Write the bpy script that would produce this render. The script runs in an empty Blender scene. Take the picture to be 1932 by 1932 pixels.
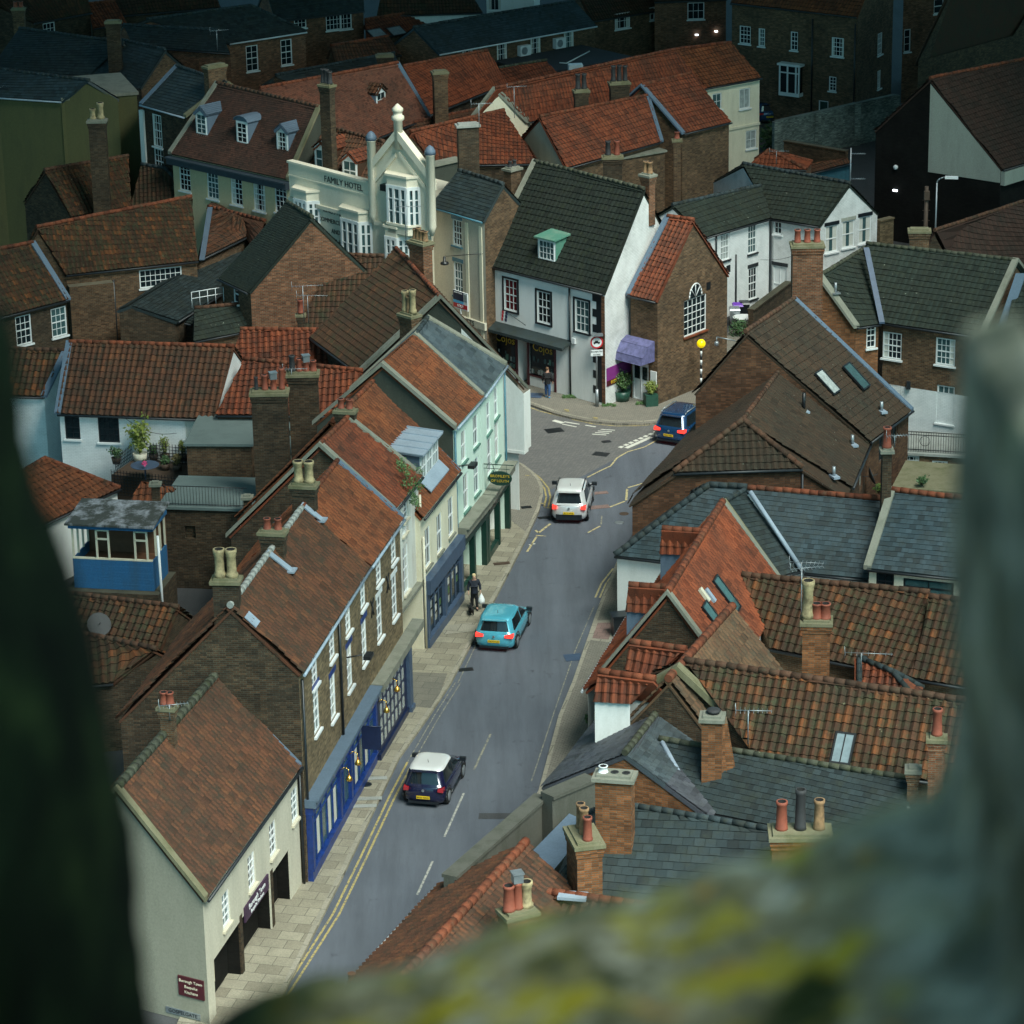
DEBUG = False
import bpy, math, random
from mathutils import Vector
random.seed(7)
R = math.radians
sc = bpy.context.scene
COL = sc.collection
# ---------------------------------------------------------------- camera model (used to place things at their real spots)
F_U = 17500.0; PITCH = R(20); ROLL = math.atan(.019); CAM_H = 50.7
CP, SP = math.cos(PITCH), math.sin(PITCH); CR, SR = math.cos(ROLL), math.sin(ROLL)
def ray(p):
    x = (p[0]-2898)/F_U; y = -(p[1]-2898)/F_U
    x, y = CR*x+SR*y, -SR*x+CR*y
    return (x, CP+y*SP, -SP+y*CP)
def W(p, z):
    d = ray(p); t = (z-CAM_H)/d[2]
    return Vector((d[0]*t, d[1]*t, z))
def PX(w):
    x, y, z = w[0], w[1], w[2]-CAM_H
    f = y*CP-z*SP; u = y*SP+z*CP
    a, b = x/f, u/f
    a, b = CR*a-SR*b, SR*a+CR*b
    return (2898+a*F_U, 2898-b*F_U)
def scale_at(w):
    f = w[1]*CP-(w[2]-CAM_H)*SP
    return F_U/f
def hit(p, o, n):
    d = Vector(ray(p)); c = Vector((0, 0, CAM_H))
    t = (o-c).dot(n)/d.dot(n)
    return c+d*t
def tile(c, r): return lambda x, y: (1932*c+x, 1932*r+y)
tA, tB, tC, tD, tE, tF, tG, tH, tI = [tile(i % 3, i//3) for i in range(9)]
def zoom(ox, oy): return lambda x, y: (ox*1.509375+x*.625, oy*1.509375+y*.625)
za, zb, zc, zd, ze_, zf = zoom(2100, 1800), zoom(2000, 2500), zoom(2300, 1000), zoom(1000, 1400), zoom(800, 1900), zoom(1700, 900)
# ---------------------------------------------------------------- materials
M = {}
def mat(name):
    m = bpy.data.materials.new(name); m.use_nodes = True
    nt = m.node_tree; b = nt.nodes['Principled BSDF']
    M[name] = m
    return m, nt, b
def N(nt, t, **k):
    n = nt.nodes.new(t)
    for a, v in k.items():
        if a.startswith('i_'): n.inputs[a[2:].replace('_', ' ')].default_value = v
        else: setattr(n, a, v)
    return n
def c4(c): return (c[0], c[1], c[2], 1)
def ramp(nt, fac, stops, interp='LINEAR'):
    r = N(nt, 'ShaderNodeValToRGB'); cr = r.color_ramp; cr.interpolation = interp
    while len(cr.elements) < len(stops): cr.elements.new(.5)
    for e, (p, c) in zip(cr.elements, stops): e.position = p; e.color = c4(c) if len(c) == 3 else c
    nt.links.new(fac, r.inputs[0]); return r.outputs[0]
def mix(nt, f, a, b, mode='MIX'):
    n = N(nt, 'ShaderNodeMix', data_type='RGBA', blend_type=mode)
    for s, v in ((n.inputs[0], f), (n.inputs[6], a), (n.inputs[7], b)):
        if isinstance(v, (int, float)): s.default_value = v
        elif isinstance(v, tuple): s.default_value = c4(v)
        else: nt.links.new(v, s)
    return n.outputs[2]
def pos(nt): return N(nt, 'ShaderNodeNewGeometry').outputs['Position']
def noise(nt, scale, detail=4, rough=.6, vec=None, stretch=None):
    n = N(nt, 'ShaderNodeTexNoise'); n.inputs['Scale'].default_value = scale
    n.inputs['Detail'].default_value = detail; n.inputs['Roughness'].default_value = rough
    v = vec if vec is not None else pos(nt)
    if stretch:
        mp = N(nt, 'ShaderNodeMapping'); mp.inputs['Scale'].default_value = stretch; nt.links.new(v, mp.inputs[0]); v = mp.outputs[0]
    nt.links.new(v, n.inputs['Vector']); return n.outputs['Fac']
def band(nt, f, a, b): return ramp(nt, f, [(a, (0, 0, 0)), (b, (1, 1, 1))])
def bump(nt, b, h, strength=.3, dist=.02):
    n = N(nt, 'ShaderNodeBump'); n.inputs['Strength'].default_value = strength; n.inputs['Distance'].default_value = dist
    nt.links.new(h, n.inputs['Height']); nt.links.new(n.outputs[0], b.inputs['Normal'])
def tilemat(name, cols, moss=(.02, .03, .02), mossamt=.5, rough=.85, patch=None, spec=.25, pale=None):
    m, nt, b = mat(name); cols = [(c[0]*.72, c[1]*.79, c[2]*.76) for c in cols]
    mean = [sum(c[i] for c in cols)/len(cols) for i in range(3)]; kv = .15 if 'mottle' in name or 'slate' in name else .42
    cols = [tuple(x+(mean[i]-x)*kv for i, x in enumerate(c)) for c in cols]
    at = N(nt, 'ShaderNodeAttribute', attribute_name='rv')
    n = len(cols)
    cols = list(cols)+[tuple(x*.58 for x in cols[0])]; n += 1
    md = N(nt, 'ShaderNodeMath', operation='MODULO'); md.inputs[1].default_value = 2; nt.links.new(at.outputs['Fac'], md.inputs[0])
    c = ramp(nt, md.outputs[0], [(i/(n-1), k) for i, k in enumerate(cols)])
    tr = N(nt, 'ShaderNodeMath', operation='GREATER_THAN'); tr.inputs[1].default_value = 1.5; nt.links.new(at.outputs['Fac'], tr.inputs[0])
    tm = N(nt, 'ShaderNodeMath', operation='MULTIPLY'); nt.links.new(tr.outputs[0], tm.inputs[0]); nt.links.new(ramp(nt, noise(nt, 1.4, 4, .6), [(.3, (.15, .15, .15)), (.7, (.75, .75, .75))]), tm.inputs[1])
    c = mix(nt, tm.outputs[0], c, tuple(x*.6 for x in moss))   # pans darkened with moss colour to paint in the missing roll shading
    nz = noise(nt, .55, 5, .65)
    c = mix(nt, band(nt, nz, .35, .75), c, mix(nt, .62, c, (.02, .022, .018)))
    sk = noise(nt, 1.1, 5, .7, stretch=(2.2, 2.2, .5)); c = mix(nt, band(nt, sk, .56, .72), c, mix(nt, .6, c, (.012, .013, .011)))   # soot streaks
    f = noise(nt, 2.2, 6, .75)
    mm = N(nt, 'ShaderNodeMath', operation='MULTIPLY'); mm.inputs[1].default_value = mossamt
    nt.links.new(band(nt, f, .5, .66), mm.inputs[0])
    c = mix(nt, mm.outputs[0], c, moss)
    g = noise(nt, 30, 3, .6)
    c = mix(nt, .22, c, ramp(nt, g, [(.3, (0, 0, 0)), (.7, (1, 1, 1))]), 'OVERLAY')
    if pale:
        pz = noise(nt, 5.5, 3, .6)
        c = mix(nt, band(nt, pz, .70, .74), c, pale)
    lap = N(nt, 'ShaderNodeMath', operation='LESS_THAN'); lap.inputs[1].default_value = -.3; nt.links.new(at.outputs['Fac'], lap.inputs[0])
    c = mix(nt, lap.outputs[0], c, mix(nt, .72, c, (.008, .01, .007)))   # lap edges darkened to paint in course shadows, plus some grime
    nt.links.new(c, b.inputs['Base Color']); b.inputs['Roughness'].default_value = rough
    b.inputs['Specular IOR Level'].default_value = spec
    bump(nt, b, g, .15, .01)
    return m
def brickmat(name, c1, c2, mortar, stain=.5, ms=.012, dark=(.02, .02, .018), paint=None):
    m, nt, b = mat(name)
    uv = N(nt, 'ShaderNodeUVMap').outputs[0]
    t = N(nt, 'ShaderNodeTexBrick'); t.inputs['Scale'].default_value = 1; t.inputs['Brick Width'].default_value = .23
    t.inputs['Row Height'].default_value = .078; t.inputs['Mortar Size'].default_value = ms; t.inputs['Mortar Smooth'].default_value = .3
    t.inputs['Bias'].default_value = 0
    t.inputs['Color1'].default_value = c4(c1); t.inputs['Color2'].default_value = c4(c2); t.inputs['Mortar'].default_value = c4(mortar)
    nt.links.new(uv, t.inputs['Vector'])
    c = t.outputs['Color']
    vs = N(nt, 'ShaderNodeVectorMath', operation='SNAP'); vs.inputs[1].default_value = (.23, .078, 1); nt.links.new(uv, vs.inputs[0])
    wn = N(nt, 'ShaderNodeTexWhiteNoise', noise_dimensions='2D'); nt.links.new(vs.outputs[0], wn.inputs['Vector'])
    if paint is None and max(c1) < .4: c = mix(nt, .45, c, ramp(nt, wn.outputs['Value'], [(0, (.12, .12, .12)), (.6, (.5, .5, .5)), (1, (.92, .86, .8))]), 'OVERLAY')
    nz = noise(nt, .45, 6, .7)
    k = N(nt, 'ShaderNodeMath', operation='MULTIPLY'); k.inputs[1].default_value = stain
    nt.links.new(band(nt, nz, .42, .72), k.inputs[0])
    c = mix(nt, k.outputs[0], c, dark)
    if paint is None and max(c1) < .4: c = mix(nt, 1.0, c, (.78, .86, .84), 'MULTIPLY')
    n2 = noise(nt, 1.6, 5, .7)
    c = mix(nt, .35, c, ramp(nt, n2, [(.25, (.1, .1, .1)), (.75, (.9, .9, .9))]), 'OVERLAY')
    if paint:
        pz = noise(nt, 1.1, 7, .75)
        c = mix(nt, band(nt, pz, paint[1], paint[1]+.03), paint[0], c)
    nt.links.new(c, b.inputs['Base Color']); b.inputs['Roughness'].default_value = .9; b.inputs['Specular IOR Level'].default_value = .2
    inv = N(nt, 'ShaderNodeMath', operation='SUBTRACT'); inv.inputs[0].default_value = 1; nt.links.new(t.outputs['Fac'], inv.inputs[1])
    bump(nt, b, inv.outputs[0], .5, .012)
    return m
def render_mat(name, col, dirt=(.08, .085, .07), amt=.5, rough=.85, fine=14):
    m, nt, b = mat(name)
    s = noise(nt, .9, 6, .7, stretch=(1.6, 1.6, .35))
    k = N(nt, 'ShaderNodeMath', operation='MULTIPLY'); k.inputs[1].default_value = amt
    nt.links.new(band(nt, s, .45, .8), k.inputs[0])
    c = mix(nt, k.outputs[0], col, dirt)
    g = noise(nt, fine, 4, .6)
    c = mix(nt, .18, c, ramp(nt, g, [(.3, (.2, .2, .2)), (.7, (.8, .8, .8))]), 'OVERLAY')
    nt.links.new(c, b.inputs['Base Color']); b.inputs['Roughness'].default_value = rough; b.inputs['Specular IOR Level'].default_value = .25
    bump(nt, b, g, .1, .01)
    return m
def plain(name, col, rough=.5, metal=0, spec=.5, var=.25, coat=0, emit=None, es=1):
    m, nt, b = mat(name)
    if var:
        g = noise(nt, 4, 4, .6)
        c = mix(nt, var, col, ramp(nt, g, [(.3, (.15, .15, .15)), (.7, (.85, .85, .85))]), 'OVERLAY')
        nt.links.new(c, b.inputs['Base Color'])
    else: b.inputs['Base Color'].default_value = c4(col)
    b.inputs['Roughness'].default_value = rough; b.inputs['Metallic'].default_value = metal; b.inputs['Specular IOR Level'].default_value = spec
    if coat: b.inputs['Coat Weight'].default_value = coat; b.inputs['Coat Roughness'].default_value = .06
    if emit: b.inputs['Emission Color'].default_value = c4(emit); b.inputs['Emission Strength'].default_value = es
    return m
# ---------------------------------------------------------------- mesh builder
ROOTLOC = {}
class MB:
    def __init__(s): s.v = []; s.f = []; s.m = []; s.uv = []; s.rv = []; s.sm = []
    def poly(s, pts, m=0, uv=None, rv=.5, sm=False):
        i = len(s.v); s.v.extend([tuple(p) for p in pts]); s.f.append(tuple(range(i, i+len(pts))))
        s.m.append(m); s.uv.append(uv); s.rv.append(rv); s.sm.append(sm)
    def face(s, idx, m=0, rv=.5, sm=False, uv=None):
        s.f.append(tuple(idx)); s.m.append(m); s.uv.append(uv); s.rv.append(rv); s.sm.append(sm)
    def hexa(s, b4, t4, m=0, rv=.5, mtop=None):
        """box from bottom ring and top ring (ccw from above)"""
        def L(a, b): return (Vector(b)-Vector(a)).length
        s.poly(t4, m if mtop is None else mtop, rv=rv); s.poly(list(reversed(b4)), m, rv=rv)
        acc = 0
        for i in range(4):
            j = (i+1) % 4; w = L(b4[i], b4[j])
            s.poly([b4[i], b4[j], t4[j], t4[i]], m, [(acc, b4[i][2]), (acc+w, b4[j][2]), (acc+w, t4[j][2]), (acc, t4[i][2])], rv); acc += w
    def box(s, c, size, rot=0, m=0, mtop=None, rv=.5):
        cx, cy, cz = c; sx, sy, sz = size[0]/2, size[1]/2, size[2]/2
        ca, sa = math.cos(rot), math.sin(rot)
        P = lambda x, y, z: Vector((cx+x*ca-y*sa, cy+x*sa+y*ca, cz+z))
        r = [(-sx, -sy), (sx, -sy), (sx, sy), (-sx, sy)]
        s.hexa([P(x, y, -sz) for x, y in r], [P(x, y, sz) for x, y in r], m, rv, mtop)
    def obox(s, o, ax, ay, az, m=0):
        """box from corner o with three edge vectors"""
        o, ax, ay, az = Vector(o), Vector(ax), Vector(ay), Vector(az)
        if ax.cross(ay).dot(az) < 0: ax, ay = ay, ax
        b = [o, o+ax, o+ax+ay, o+ay]; t = [p+az for p in b]
        s.poly(t, m); s.poly(list(reversed(b)), m)
        for i in range(4):
            j = (i+1) % 4
            L = (b[j]-b[i]).length; hgt = az.length
            s.poly([b[i], b[j], t[j], t[i]], m, [(0, 0), (L, 0), (L, hgt), (0, hgt)])
    def tube(s, p0, p1, r0, r1=None, n=8, m=0, caps=True, sm=True, rv=.5):
        p0, p1 = Vector(p0), Vector(p1); r1 = r0 if r1 is None else r1
        d = (p1-p0)
        if d.length < 1e-6: return
        d.normalize(); a = d.orthogonal().normalized(); b = d.cross(a)
        i = len(s.v)
        for p, r in ((p0, r0), (p1, r1)):
            for k in range(n):
                t = 2*math.pi*k/n; s.v.append(tuple(p+a*(r*math.cos(t))+b*(r*math.sin(t))))
        for k in range(n):
            j = (k+1) % n; s.face((i+k, i+j, i+n+j, i+n+k), m, rv, sm)
        if caps:
            s.face(tuple(i+k for k in reversed(range(n))), m, rv); s.face(tuple(i+n+k for k in range(n)), m, rv)
    def path(s, pts, r, n=6, m=0):
        for a, b in zip(pts, pts[1:]): s.tube(a, b, r, r, n, m)
    def lathe(s, base, prof, n=12, m=0, mi=None, axis=None):
        """prof: list of (radius, height) bottom to top"""
        i = len(s.v); base = Vector(base); az = Vector(axis).normalized() if axis else Vector((0, 0, 1))
        ax = az.orthogonal().normalized(); ay = az.cross(ax)
        for r, h in prof:
            for k in range(n):
                t = 2*math.pi*k/n; s.v.append(tuple(base+az*h+ax*(r*math.cos(t))+ay*(r*math.sin(t))))
        for q in range(len(prof)-1):
            for k in range(n):
                j = (k+1) % n
                s.face((i+q*n+k, i+q*n+j, i+(q+1)*n+j, i+(q+1)*n+k), (mi[q] if mi else m), sm=True)
        s.face(tuple(i+(len(prof)-1)*n+k for k in range(n)), mi[-1] if mi else m)
        s.face(tuple(i+k for k in reversed(range(n))), m)
    def build(s, name, mats, parent=None):
        if not s.f: return None
        me = bpy.data.meshes.new(name)
        root = parent
        while root is not None and root.parent: root = root.parent
        o = ROOTLOC.get(root.name, Vector()) if root else Vector()
        me.from_pydata([(v[0]-o[0], v[1]-o[1], v[2]-o[2]) for v in s.v], [], s.f)
        if not isinstance(mats, (list, tuple)): mats = [mats]
        for k in mats: me.materials.append(M[k] if isinstance(k, str) else k)
        me.polygons.foreach_set('material_index', s.m)
        me.polygons.foreach_set('use_smooth', s.sm)
        at = me.attributes.new('rv', 'FLOAT', 'FACE'); at.data.foreach_set('value', s.rv)
        if any(u is not None for u in s.uv):
            ul = me.uv_layers.new(name='UVMap'); flat = []
            for f, u in zip(s.f, s.uv):
                if u is None: flat.extend([0., 0.]*len(f))
                else:
                    for a in u: flat.extend((a[0], a[1]))
            ul.data.foreach_set('uv', flat)
        me.update()
        ob = bpy.data.objects.new(name, me); COL.objects.link(ob)
        if parent is not None: ob.parent = parent
        return ob
def tag(o, label=None, cat=None, group=None, kind=None):
    if label: o['label'] = label
    if cat: o['category'] = cat
    if group: o['group'] = group
    if kind: o['kind'] = kind
    return o
def empty(name, loc, label=None, cat=None, group=None):
    o = bpy.data.objects.new(name, None); COL.objects.link(o); o.location = loc; o.empty_display_size = .3
    ROOTLOC[o.name] = Vector(loc)
    return tag(o, label, cat, group)
def single(name, mb, mats, label, cat, group=None, base=None):
    """a thing that is one mesh, its origin at its base"""
    if base is None:
        n = len(mb.v); base = (sum(v[0] for v in mb.v)/n, sum(v[1] for v in mb.v)/n, min(v[2] for v in mb.v))
    mb.v = [(v[0]-base[0], v[1]-base[1], v[2]-base[2]) for v in mb.v]
    o = mb.build(name, mats); o.location = base
    return tag(o, label, cat, group)
def text(body, size, m, parent, o, ux, uz, name='lettering', ext=.006, align='CENTER', xs=1.0):
    cu = bpy.data.curves.new(name, 'FONT'); cu.body = body; cu.size = size; cu.align_x = align; cu.align_y = 'CENTER'; cu.extrude = ext
    cu.materials.append(M[m]); cu.resolution_u = 2
    tmp = bpy.data.objects.new(name, cu); COL.objects.link(tmp)
    me = bpy.data.meshes.new_from_object(tmp); bpy.data.objects.remove(tmp); bpy.data.curves.remove(cu)
    ob = bpy.data.objects.new(name, me); COL.objects.link(ob)
    from mathutils import Matrix
    ux, uz = Vector(ux).normalized(), Vector(uz).normalized(); n = ux.cross(uz)
    root = parent
    while root is not None and root.parent: root = root.parent
    off = ROOTLOC.get(root.name, Vector()) if root else Vector()
    mt = Matrix(((ux.x*xs, uz.x, n.x, o[0]-off[0]), (ux.y*xs, uz.y, n.y, o[1]-off[1]), (ux.z*xs, uz.z, n.z, o[2]-off[2]), (0, 0, 0, 1)))
    ob.matrix_basis = mt
    if parent is not None: ob.parent = parent
    return ob
# ---------------------------------------------------------------- roofs
KIND = {  # tile width, exposed row height, amplitude, step
    'pan': (.25, .31, .046, .040, 4), 'big': (.30, .34, .050, .042, 4), 'conc': (.30, .34, .016, .036, 3), 'far': (.26, .34, .045, .042, 3),
    'slate': (.28, .22, 0, .020, 0), 'bigslate': (.36, .30, 0, .024, 0), 'plain': (.18, .13, 0, .018, 0)}
def clip_row(poly, v):
    xs = []
    for (a, b) in zip(poly, poly[1:]+poly[:1]):
        if (a[1]-v)*(b[1]-v) <= 0 and abs(a[1]-b[1]) > 1e-9:
            t = (v-a[1])/(b[1]-a[1]); xs.append(a[0]+t*(b[0]-a[0]))
    return (min(xs), max(xs)) if len(xs) >= 2 else None
def slope(mb, pts, kind, m=0, under=None, sag=.0):
    """tile one planar convex roof slope; first edge of pts is the eave"""
    pts = [Vector(p) for p in pts]
    tw, th, amp, st, seg = KIND[kind]
    n = Vector()
    for i in range(1, len(pts)-1): n += (pts[i]-pts[0]).cross(pts[i+1]-pts[0])
    n.normalize()
    if n.z < 0: n = -n
    ux = (pts[1]-pts[0]); ux.normalize(); vx = n.cross(ux).normalized()
    o = pts[0]
    P2 = [((p-o).dot(ux), (p-o).dot(vx)) for p in pts]
    vmin = min(p[1] for p in P2); vmax = max(p[1] for p in P2)
    rows = max(1, int(round((vmax-vmin)/th))); th = (vmax-vmin)/rows
    off = random.random()*tw
    tilt = [random.uniform(-1, 1) for _ in range(4)]
    def wob(u, v):  # old roofs are never flat
        return .025*math.sin(u*.55+tilt[0]*3)*math.sin(v*.8+tilt[1]*3)+.012*math.sin(u*1.7+tilt[2]*5)
    quad = len(pts) == 4
    (u0_, v0_), (u1_, v1_), (u2_, v2_), (u3_, v3_) = P2 if quad else (P2+P2)[:4]
    def pt(u, v, h):
        w_ = n*(h+wob(u, v))
        if not quad: return o+ux*u+vx*v+w_
        t = (v-vmin)/(vmax-vmin); s_ = .5
        for _ in range(3):
            l = u0_+(u3_-u0_)*t; r = u1_+(u2_-u1_)*t
            if r-l > .03: s_ = min(1, max(0, (u-l)/(r-l)))
            lo_ = v0_*(1-s_)+v1_*s_; hi_ = v3_*(1-s_)+v2_*s_
            t = min(1, max(0, (v-lo_)/max(.05, hi_-lo_)))
        return (pts[0]*(1-s_)+pts[1]*s_)*(1-t)+(pts[3]*(1-s_)+pts[2]*s_)*t+w_
    rnd = random.random
    for i in range(rows):
        v0 = vmin+i*th; v1 = v0+th; vm = (v0+v1)/2
        cm = clip_row(P2, vm); c0 = clip_row(P2, v0+1e-3) or cm; c1 = clip_row(P2, v1-1e-3) or cm
        if not cm or cm[1]-cm[0] < .05: continue
        if seg:
            du = tw/seg
            k0 = math.ceil((cm[0]-off)/du+.2); k1 = math.floor((cm[1]-off)/du-.2)
            us = [(None, -1)]+[(off+k*du, k) for k in range(k0, k1+1)]+[(None, -2)]
            base = len(mb.v); cnt = 0; rvs = {}; prs = []
            for (u, k) in us:
                if k == -1 and u is None: ua, ub = c0[0], c1[0]; ph = ((ua-off)/tw) % 1
                elif u is None: ua, ub = c0[1], c1[1]; ph = ((ua-off)/tw) % 1
                else: ua = ub = u; ph = (k % seg)/seg
                w = 2*math.pi*ph; pr = amp*(math.sin(w)+.35*math.sin(2*w))
                t = int(math.floor((ua-off)/tw+1e-4))
                if t not in rvs: rvs[t] = (rnd(), random.uniform(-.004, .006), random.uniform(-.012, .012))
                j = rvs[t][1]; dv = rvs[t][2]
                mb.v.append(tuple(pt(ua, v0+dv, st+pr+j))); mb.v.append(tuple(pt(ub, v1, pr))); mb.v.append(tuple(pt(ua, v0, pr*.6-.012)))
                cnt += 1; prs.append(pr)
            for q in range(cnt-1):
                a = base+q*3; uu = us[q][0]
                t = int(math.floor((((uu if uu is not None else c0[0])+1e-3)-off)/tw+1e-4))
                r = rvs.get(t, (.5,))[0]
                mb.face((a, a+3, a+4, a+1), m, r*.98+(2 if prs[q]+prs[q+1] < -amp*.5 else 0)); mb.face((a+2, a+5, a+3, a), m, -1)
        else:
            sh = (i % 2)*tw*.5+off
            k0 = math.floor((cm[0]-sh)/tw); k1 = math.ceil((cm[1]-sh)/tw)
            for k in range(k0, k1):
                a, b = sh+k*tw+.006, sh+(k+1)*tw-.006
                la, lb = max(a, c0[0]), min(b, c0[1]); ta, tb = max(a, c1[0]), min(b, c1[1])
                if lb-la < .02 and tb-ta < .02: continue
                if lb < la: la = lb = (la+lb)/2
                if tb < ta: ta = tb = (ta+tb)/2
                r = rnd(); j = random.uniform(0, .006); dv = random.uniform(-.008, .008)
                p = [pt(la, v0+dv, st+j), pt(lb, v0+dv, st+j), pt(tb, v1, .001), pt(ta, v1, .001)]
                mb.poly(p, m, rv=r)
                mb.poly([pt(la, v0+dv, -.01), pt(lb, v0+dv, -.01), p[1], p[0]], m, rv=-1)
    # solid deck below
    dk = [p-n*(.12 if seg else .05) for p in pts]; lo = [p-n*.2 for p in pts]
    if len(pts) == 4:
        bl = lambda s_, t, k: (k[0]*(1-s_)+k[1]*s_)*(1-t)+(k[3]*(1-s_)+k[2]*s_)*t
        for a in range(5):
            for b in range(5): mb.poly([bl(x/5, y/5, dk) for x, y in ((a, b), (a+1, b), (a+1, b+1), (a, b+1))], m if under is None else under, rv=.1)
        
        for a in range(5):
            for b in range(5): mb.poly([bl(x/5, y/5, lo) for x, y in ((a, b), (a, b+1), (a+1, b+1), (a+1, b))], m, rv=.1)
    else: mb.poly(dk, m if under is None else under, rv=.1); mb.poly(list(reversed(lo)), m if under is None else under, rv=.1)
    for i in range(len(pts)):
        j = (i+1) % len(pts); mb.poly([lo[i], lo[j], dk[j], dk[i]], m if under is None else under, rv=.2)
    return n
def ridge(mb, a, b, r=.11, m=0, L=.38, lift=.02):
    a, b = Vector(a), Vector(b); d = b-a; n = max(1, int(d.length/L))
    for i in range(n):
        p = a+d*(i/n); q = a+d*((i+1.06)/n)
        z = Vector((0, 0, lift+random.uniform(-.012, .012)))
        mb.tube(p+z, q+z, r*1.06, r*.97, 8, m, rv=random.random())
# ---------------------------------------------------------------- walls and windows
class Wall:
    def __init__(s, p0, p1, poly, m):
        s.o = Vector((p0[0], p0[1], 0)); d = Vector((p1[0]-p0[0], p1[1]-p0[1], 0)); s.L = d.length
        s.u = d.normalized(); s.n = Vector((s.u.y, -s.u.x, 0)); s.poly = poly; s.m = m; s.op = []
    def sz(s, p):
        h = hit(p, s.o, s.n); return ((h-s.o).dot(s.u), h.z)
    def P(s, u, z, d=0): return s.o+s.u*u+s.n*d+Vector((0, 0, z))
    def box(s, mb, u0, u1, z0, z1, d0, d1, m=0):
        mb.obox(s.P(u0, z0, d0), s.u*(u1-u0), s.n*(d1-d0), Vector((0, 0, z1-z0)), m)
    def emit(s, mb, m=0):
        us = sorted({p[0] for p in s.poly} | {x for o in s.op for x in (o[0], o[1])})
        zs = sorted({p[1] for p in s.poly} | {x for o in s.op for x in (o[2], o[3])})
        for u0, u1 in zip(us, us[1:]):
            for z0, z1 in zip(zs, zs[1:]):
                if u1-u0 < 1e-4 or z1-z0 < 1e-4: continue
                cu, cz = (u0+u1)/2, (z0+z1)/2
                if any(o[0] < cu < o[1] and o[2] < cz < o[3] for o in s.op): continue
                q = [(u0, z0), (u1, z0), (u1, z1), (u0, z1)]
                q = clip_poly(q, s.poly)
                if len(q) >= 3: mb.poly([s.P(a, b) for a, b in q], m, q)
        for (u0, u1, z0, z1, dp, mi) in s.op:
            for a, b in (((u0, z0), (u0, z1)), ((u0, z1), (u1, z1)), ((u1, z1), (u1, z0)), ((u1, z0), (u0, z0))):
                mb.poly([s.P(a[0], a[1]), s.P(b[0], b[1]), s.P(b[0], b[1], -dp), s.P(a[0], a[1], -dp)], m, [(0, a[1]), (.1, b[1]), (.1, b[1]+dp), (0, a[1]+dp)])
            mb.poly([s.P(u0, z0, -dp), s.P(u1, z0, -dp), s.P(u1, z1, -dp), s.P(u0, z1, -dp)], mi, [(u0, z0), (u1, z0), (u1, z1), (u0, z1)])
def clip_poly(sub, clp):
    out = sub
    for i in range(len(clp)):
        a, b = clp[i], clp[(i+1) % len(clp)]
        inp = out; out = []
        if not inp: break
        f = lambda p: (b[0]-a[0])*(p[1]-a[1])-(b[1]-a[1])*(p[0]-a[0])
        for j in range(len(inp)):
            p, q = inp[j], inp[(j+1) % len(inp)]
            fp, fq = f(p), f(q)
            if fp >= -1e-7: out.append(p)
            if (fp > 1e-7 and fq < -1e-7) or (fp < -1e-7 and fq > 1e-7):
                t = fp/(fp-fq); out.append((p[0]+t*(q[0]-p[0]), p[1]+t*(q[1]-p[1])))
    return out
def window(root, w, s, z, wd, ht, nx=2, nz=4, fm='white_paint', sash=True, glass='glass', sill='white_paint', dp=.13, label=None, name='window', fw=.07, arch=False, lintel=None, curtain=None, bar=None):
    u0, u1, z0, z1 = s-wd/2, s+wd/2, z-ht/2, z+ht/2
    if glass == 'glass' and name == 'window':
        r_ = random.random()
        if r_ < .22: glass = 'glass_teal'
        if curtain is None and .15 < r_ < .5: curtain = random.choice((((0, .22), (.78, 1)), ((0, .3),), ((.7, 1),), ((0, .16), (.84, 1))))
    w.op.append((u0, u1, z0, z1, dp, 0))
    mb = MB(); b = w.box; d0, d1 = -dp+.03, -dp+.09
    b(mb, u0, u0+fw, z0, z1, d0, d1); b(mb, u1-fw, u1, z0, z1, d0, d1)
    b(mb, u0+fw, u1-fw, z0, z0+fw, d0, d1); b(mb, u0+fw, u1-fw, z1-fw, z1, d0, d1)
    bw = bar or .026
    for i in range(1, nx):
        x = u0+fw+(wd-2*fw)*i/nx; b(mb, x-bw/2, x+bw/2, z0+fw, z1-fw, d0+.012, d1-.012)
    for i in range(1, nz):
        y = z0+fw+(ht-2*fw)*i/nz; k = bw if not (sash and nz % 2 == 0 and i == nz//2) else .06
        b(mb, u0+fw, u1-fw, y-k/2, y+k/2, d0+.008, d1-.008)
    ob = mb.build(name, fm, root)
    if label: ob['label'] = label
    pm = MB(); pm.poly([w.P(u0+fw*.5, z0+fw*.5, -dp+.045), w.P(u1-fw*.5, z0+fw*.5, -dp+.045), w.P(u1-fw*.5, z1-fw*.5, -dp+.045), w.P(u0+fw*.5, z1-fw*.5, -dp+.045)])
    pm.build('pane', glass, ob)
    if curtain:
        cm = MB()
        for (f0, f1) in curtain: b(cm, u0+fw+f0*(wd-2*fw), u0+fw+f1*(wd-2*fw), z0+fw, z1-fw, -dp+.047, -dp+.05)
        cm.build('curtain', 'curtain_cloth', ob)
    if sill:
        sm = MB(); b(sm, u0-.07, u1+.07, z0-.09, z0-.003, -.02, .1); sm.build('sill', sill, ob)
    if lintel:
        lm = MB(); b(lm, u0-.08, u1+.08, z1+.003, z1+.22, -.01, .015); lm.build('lintel', lintel, ob)
    return ob
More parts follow.
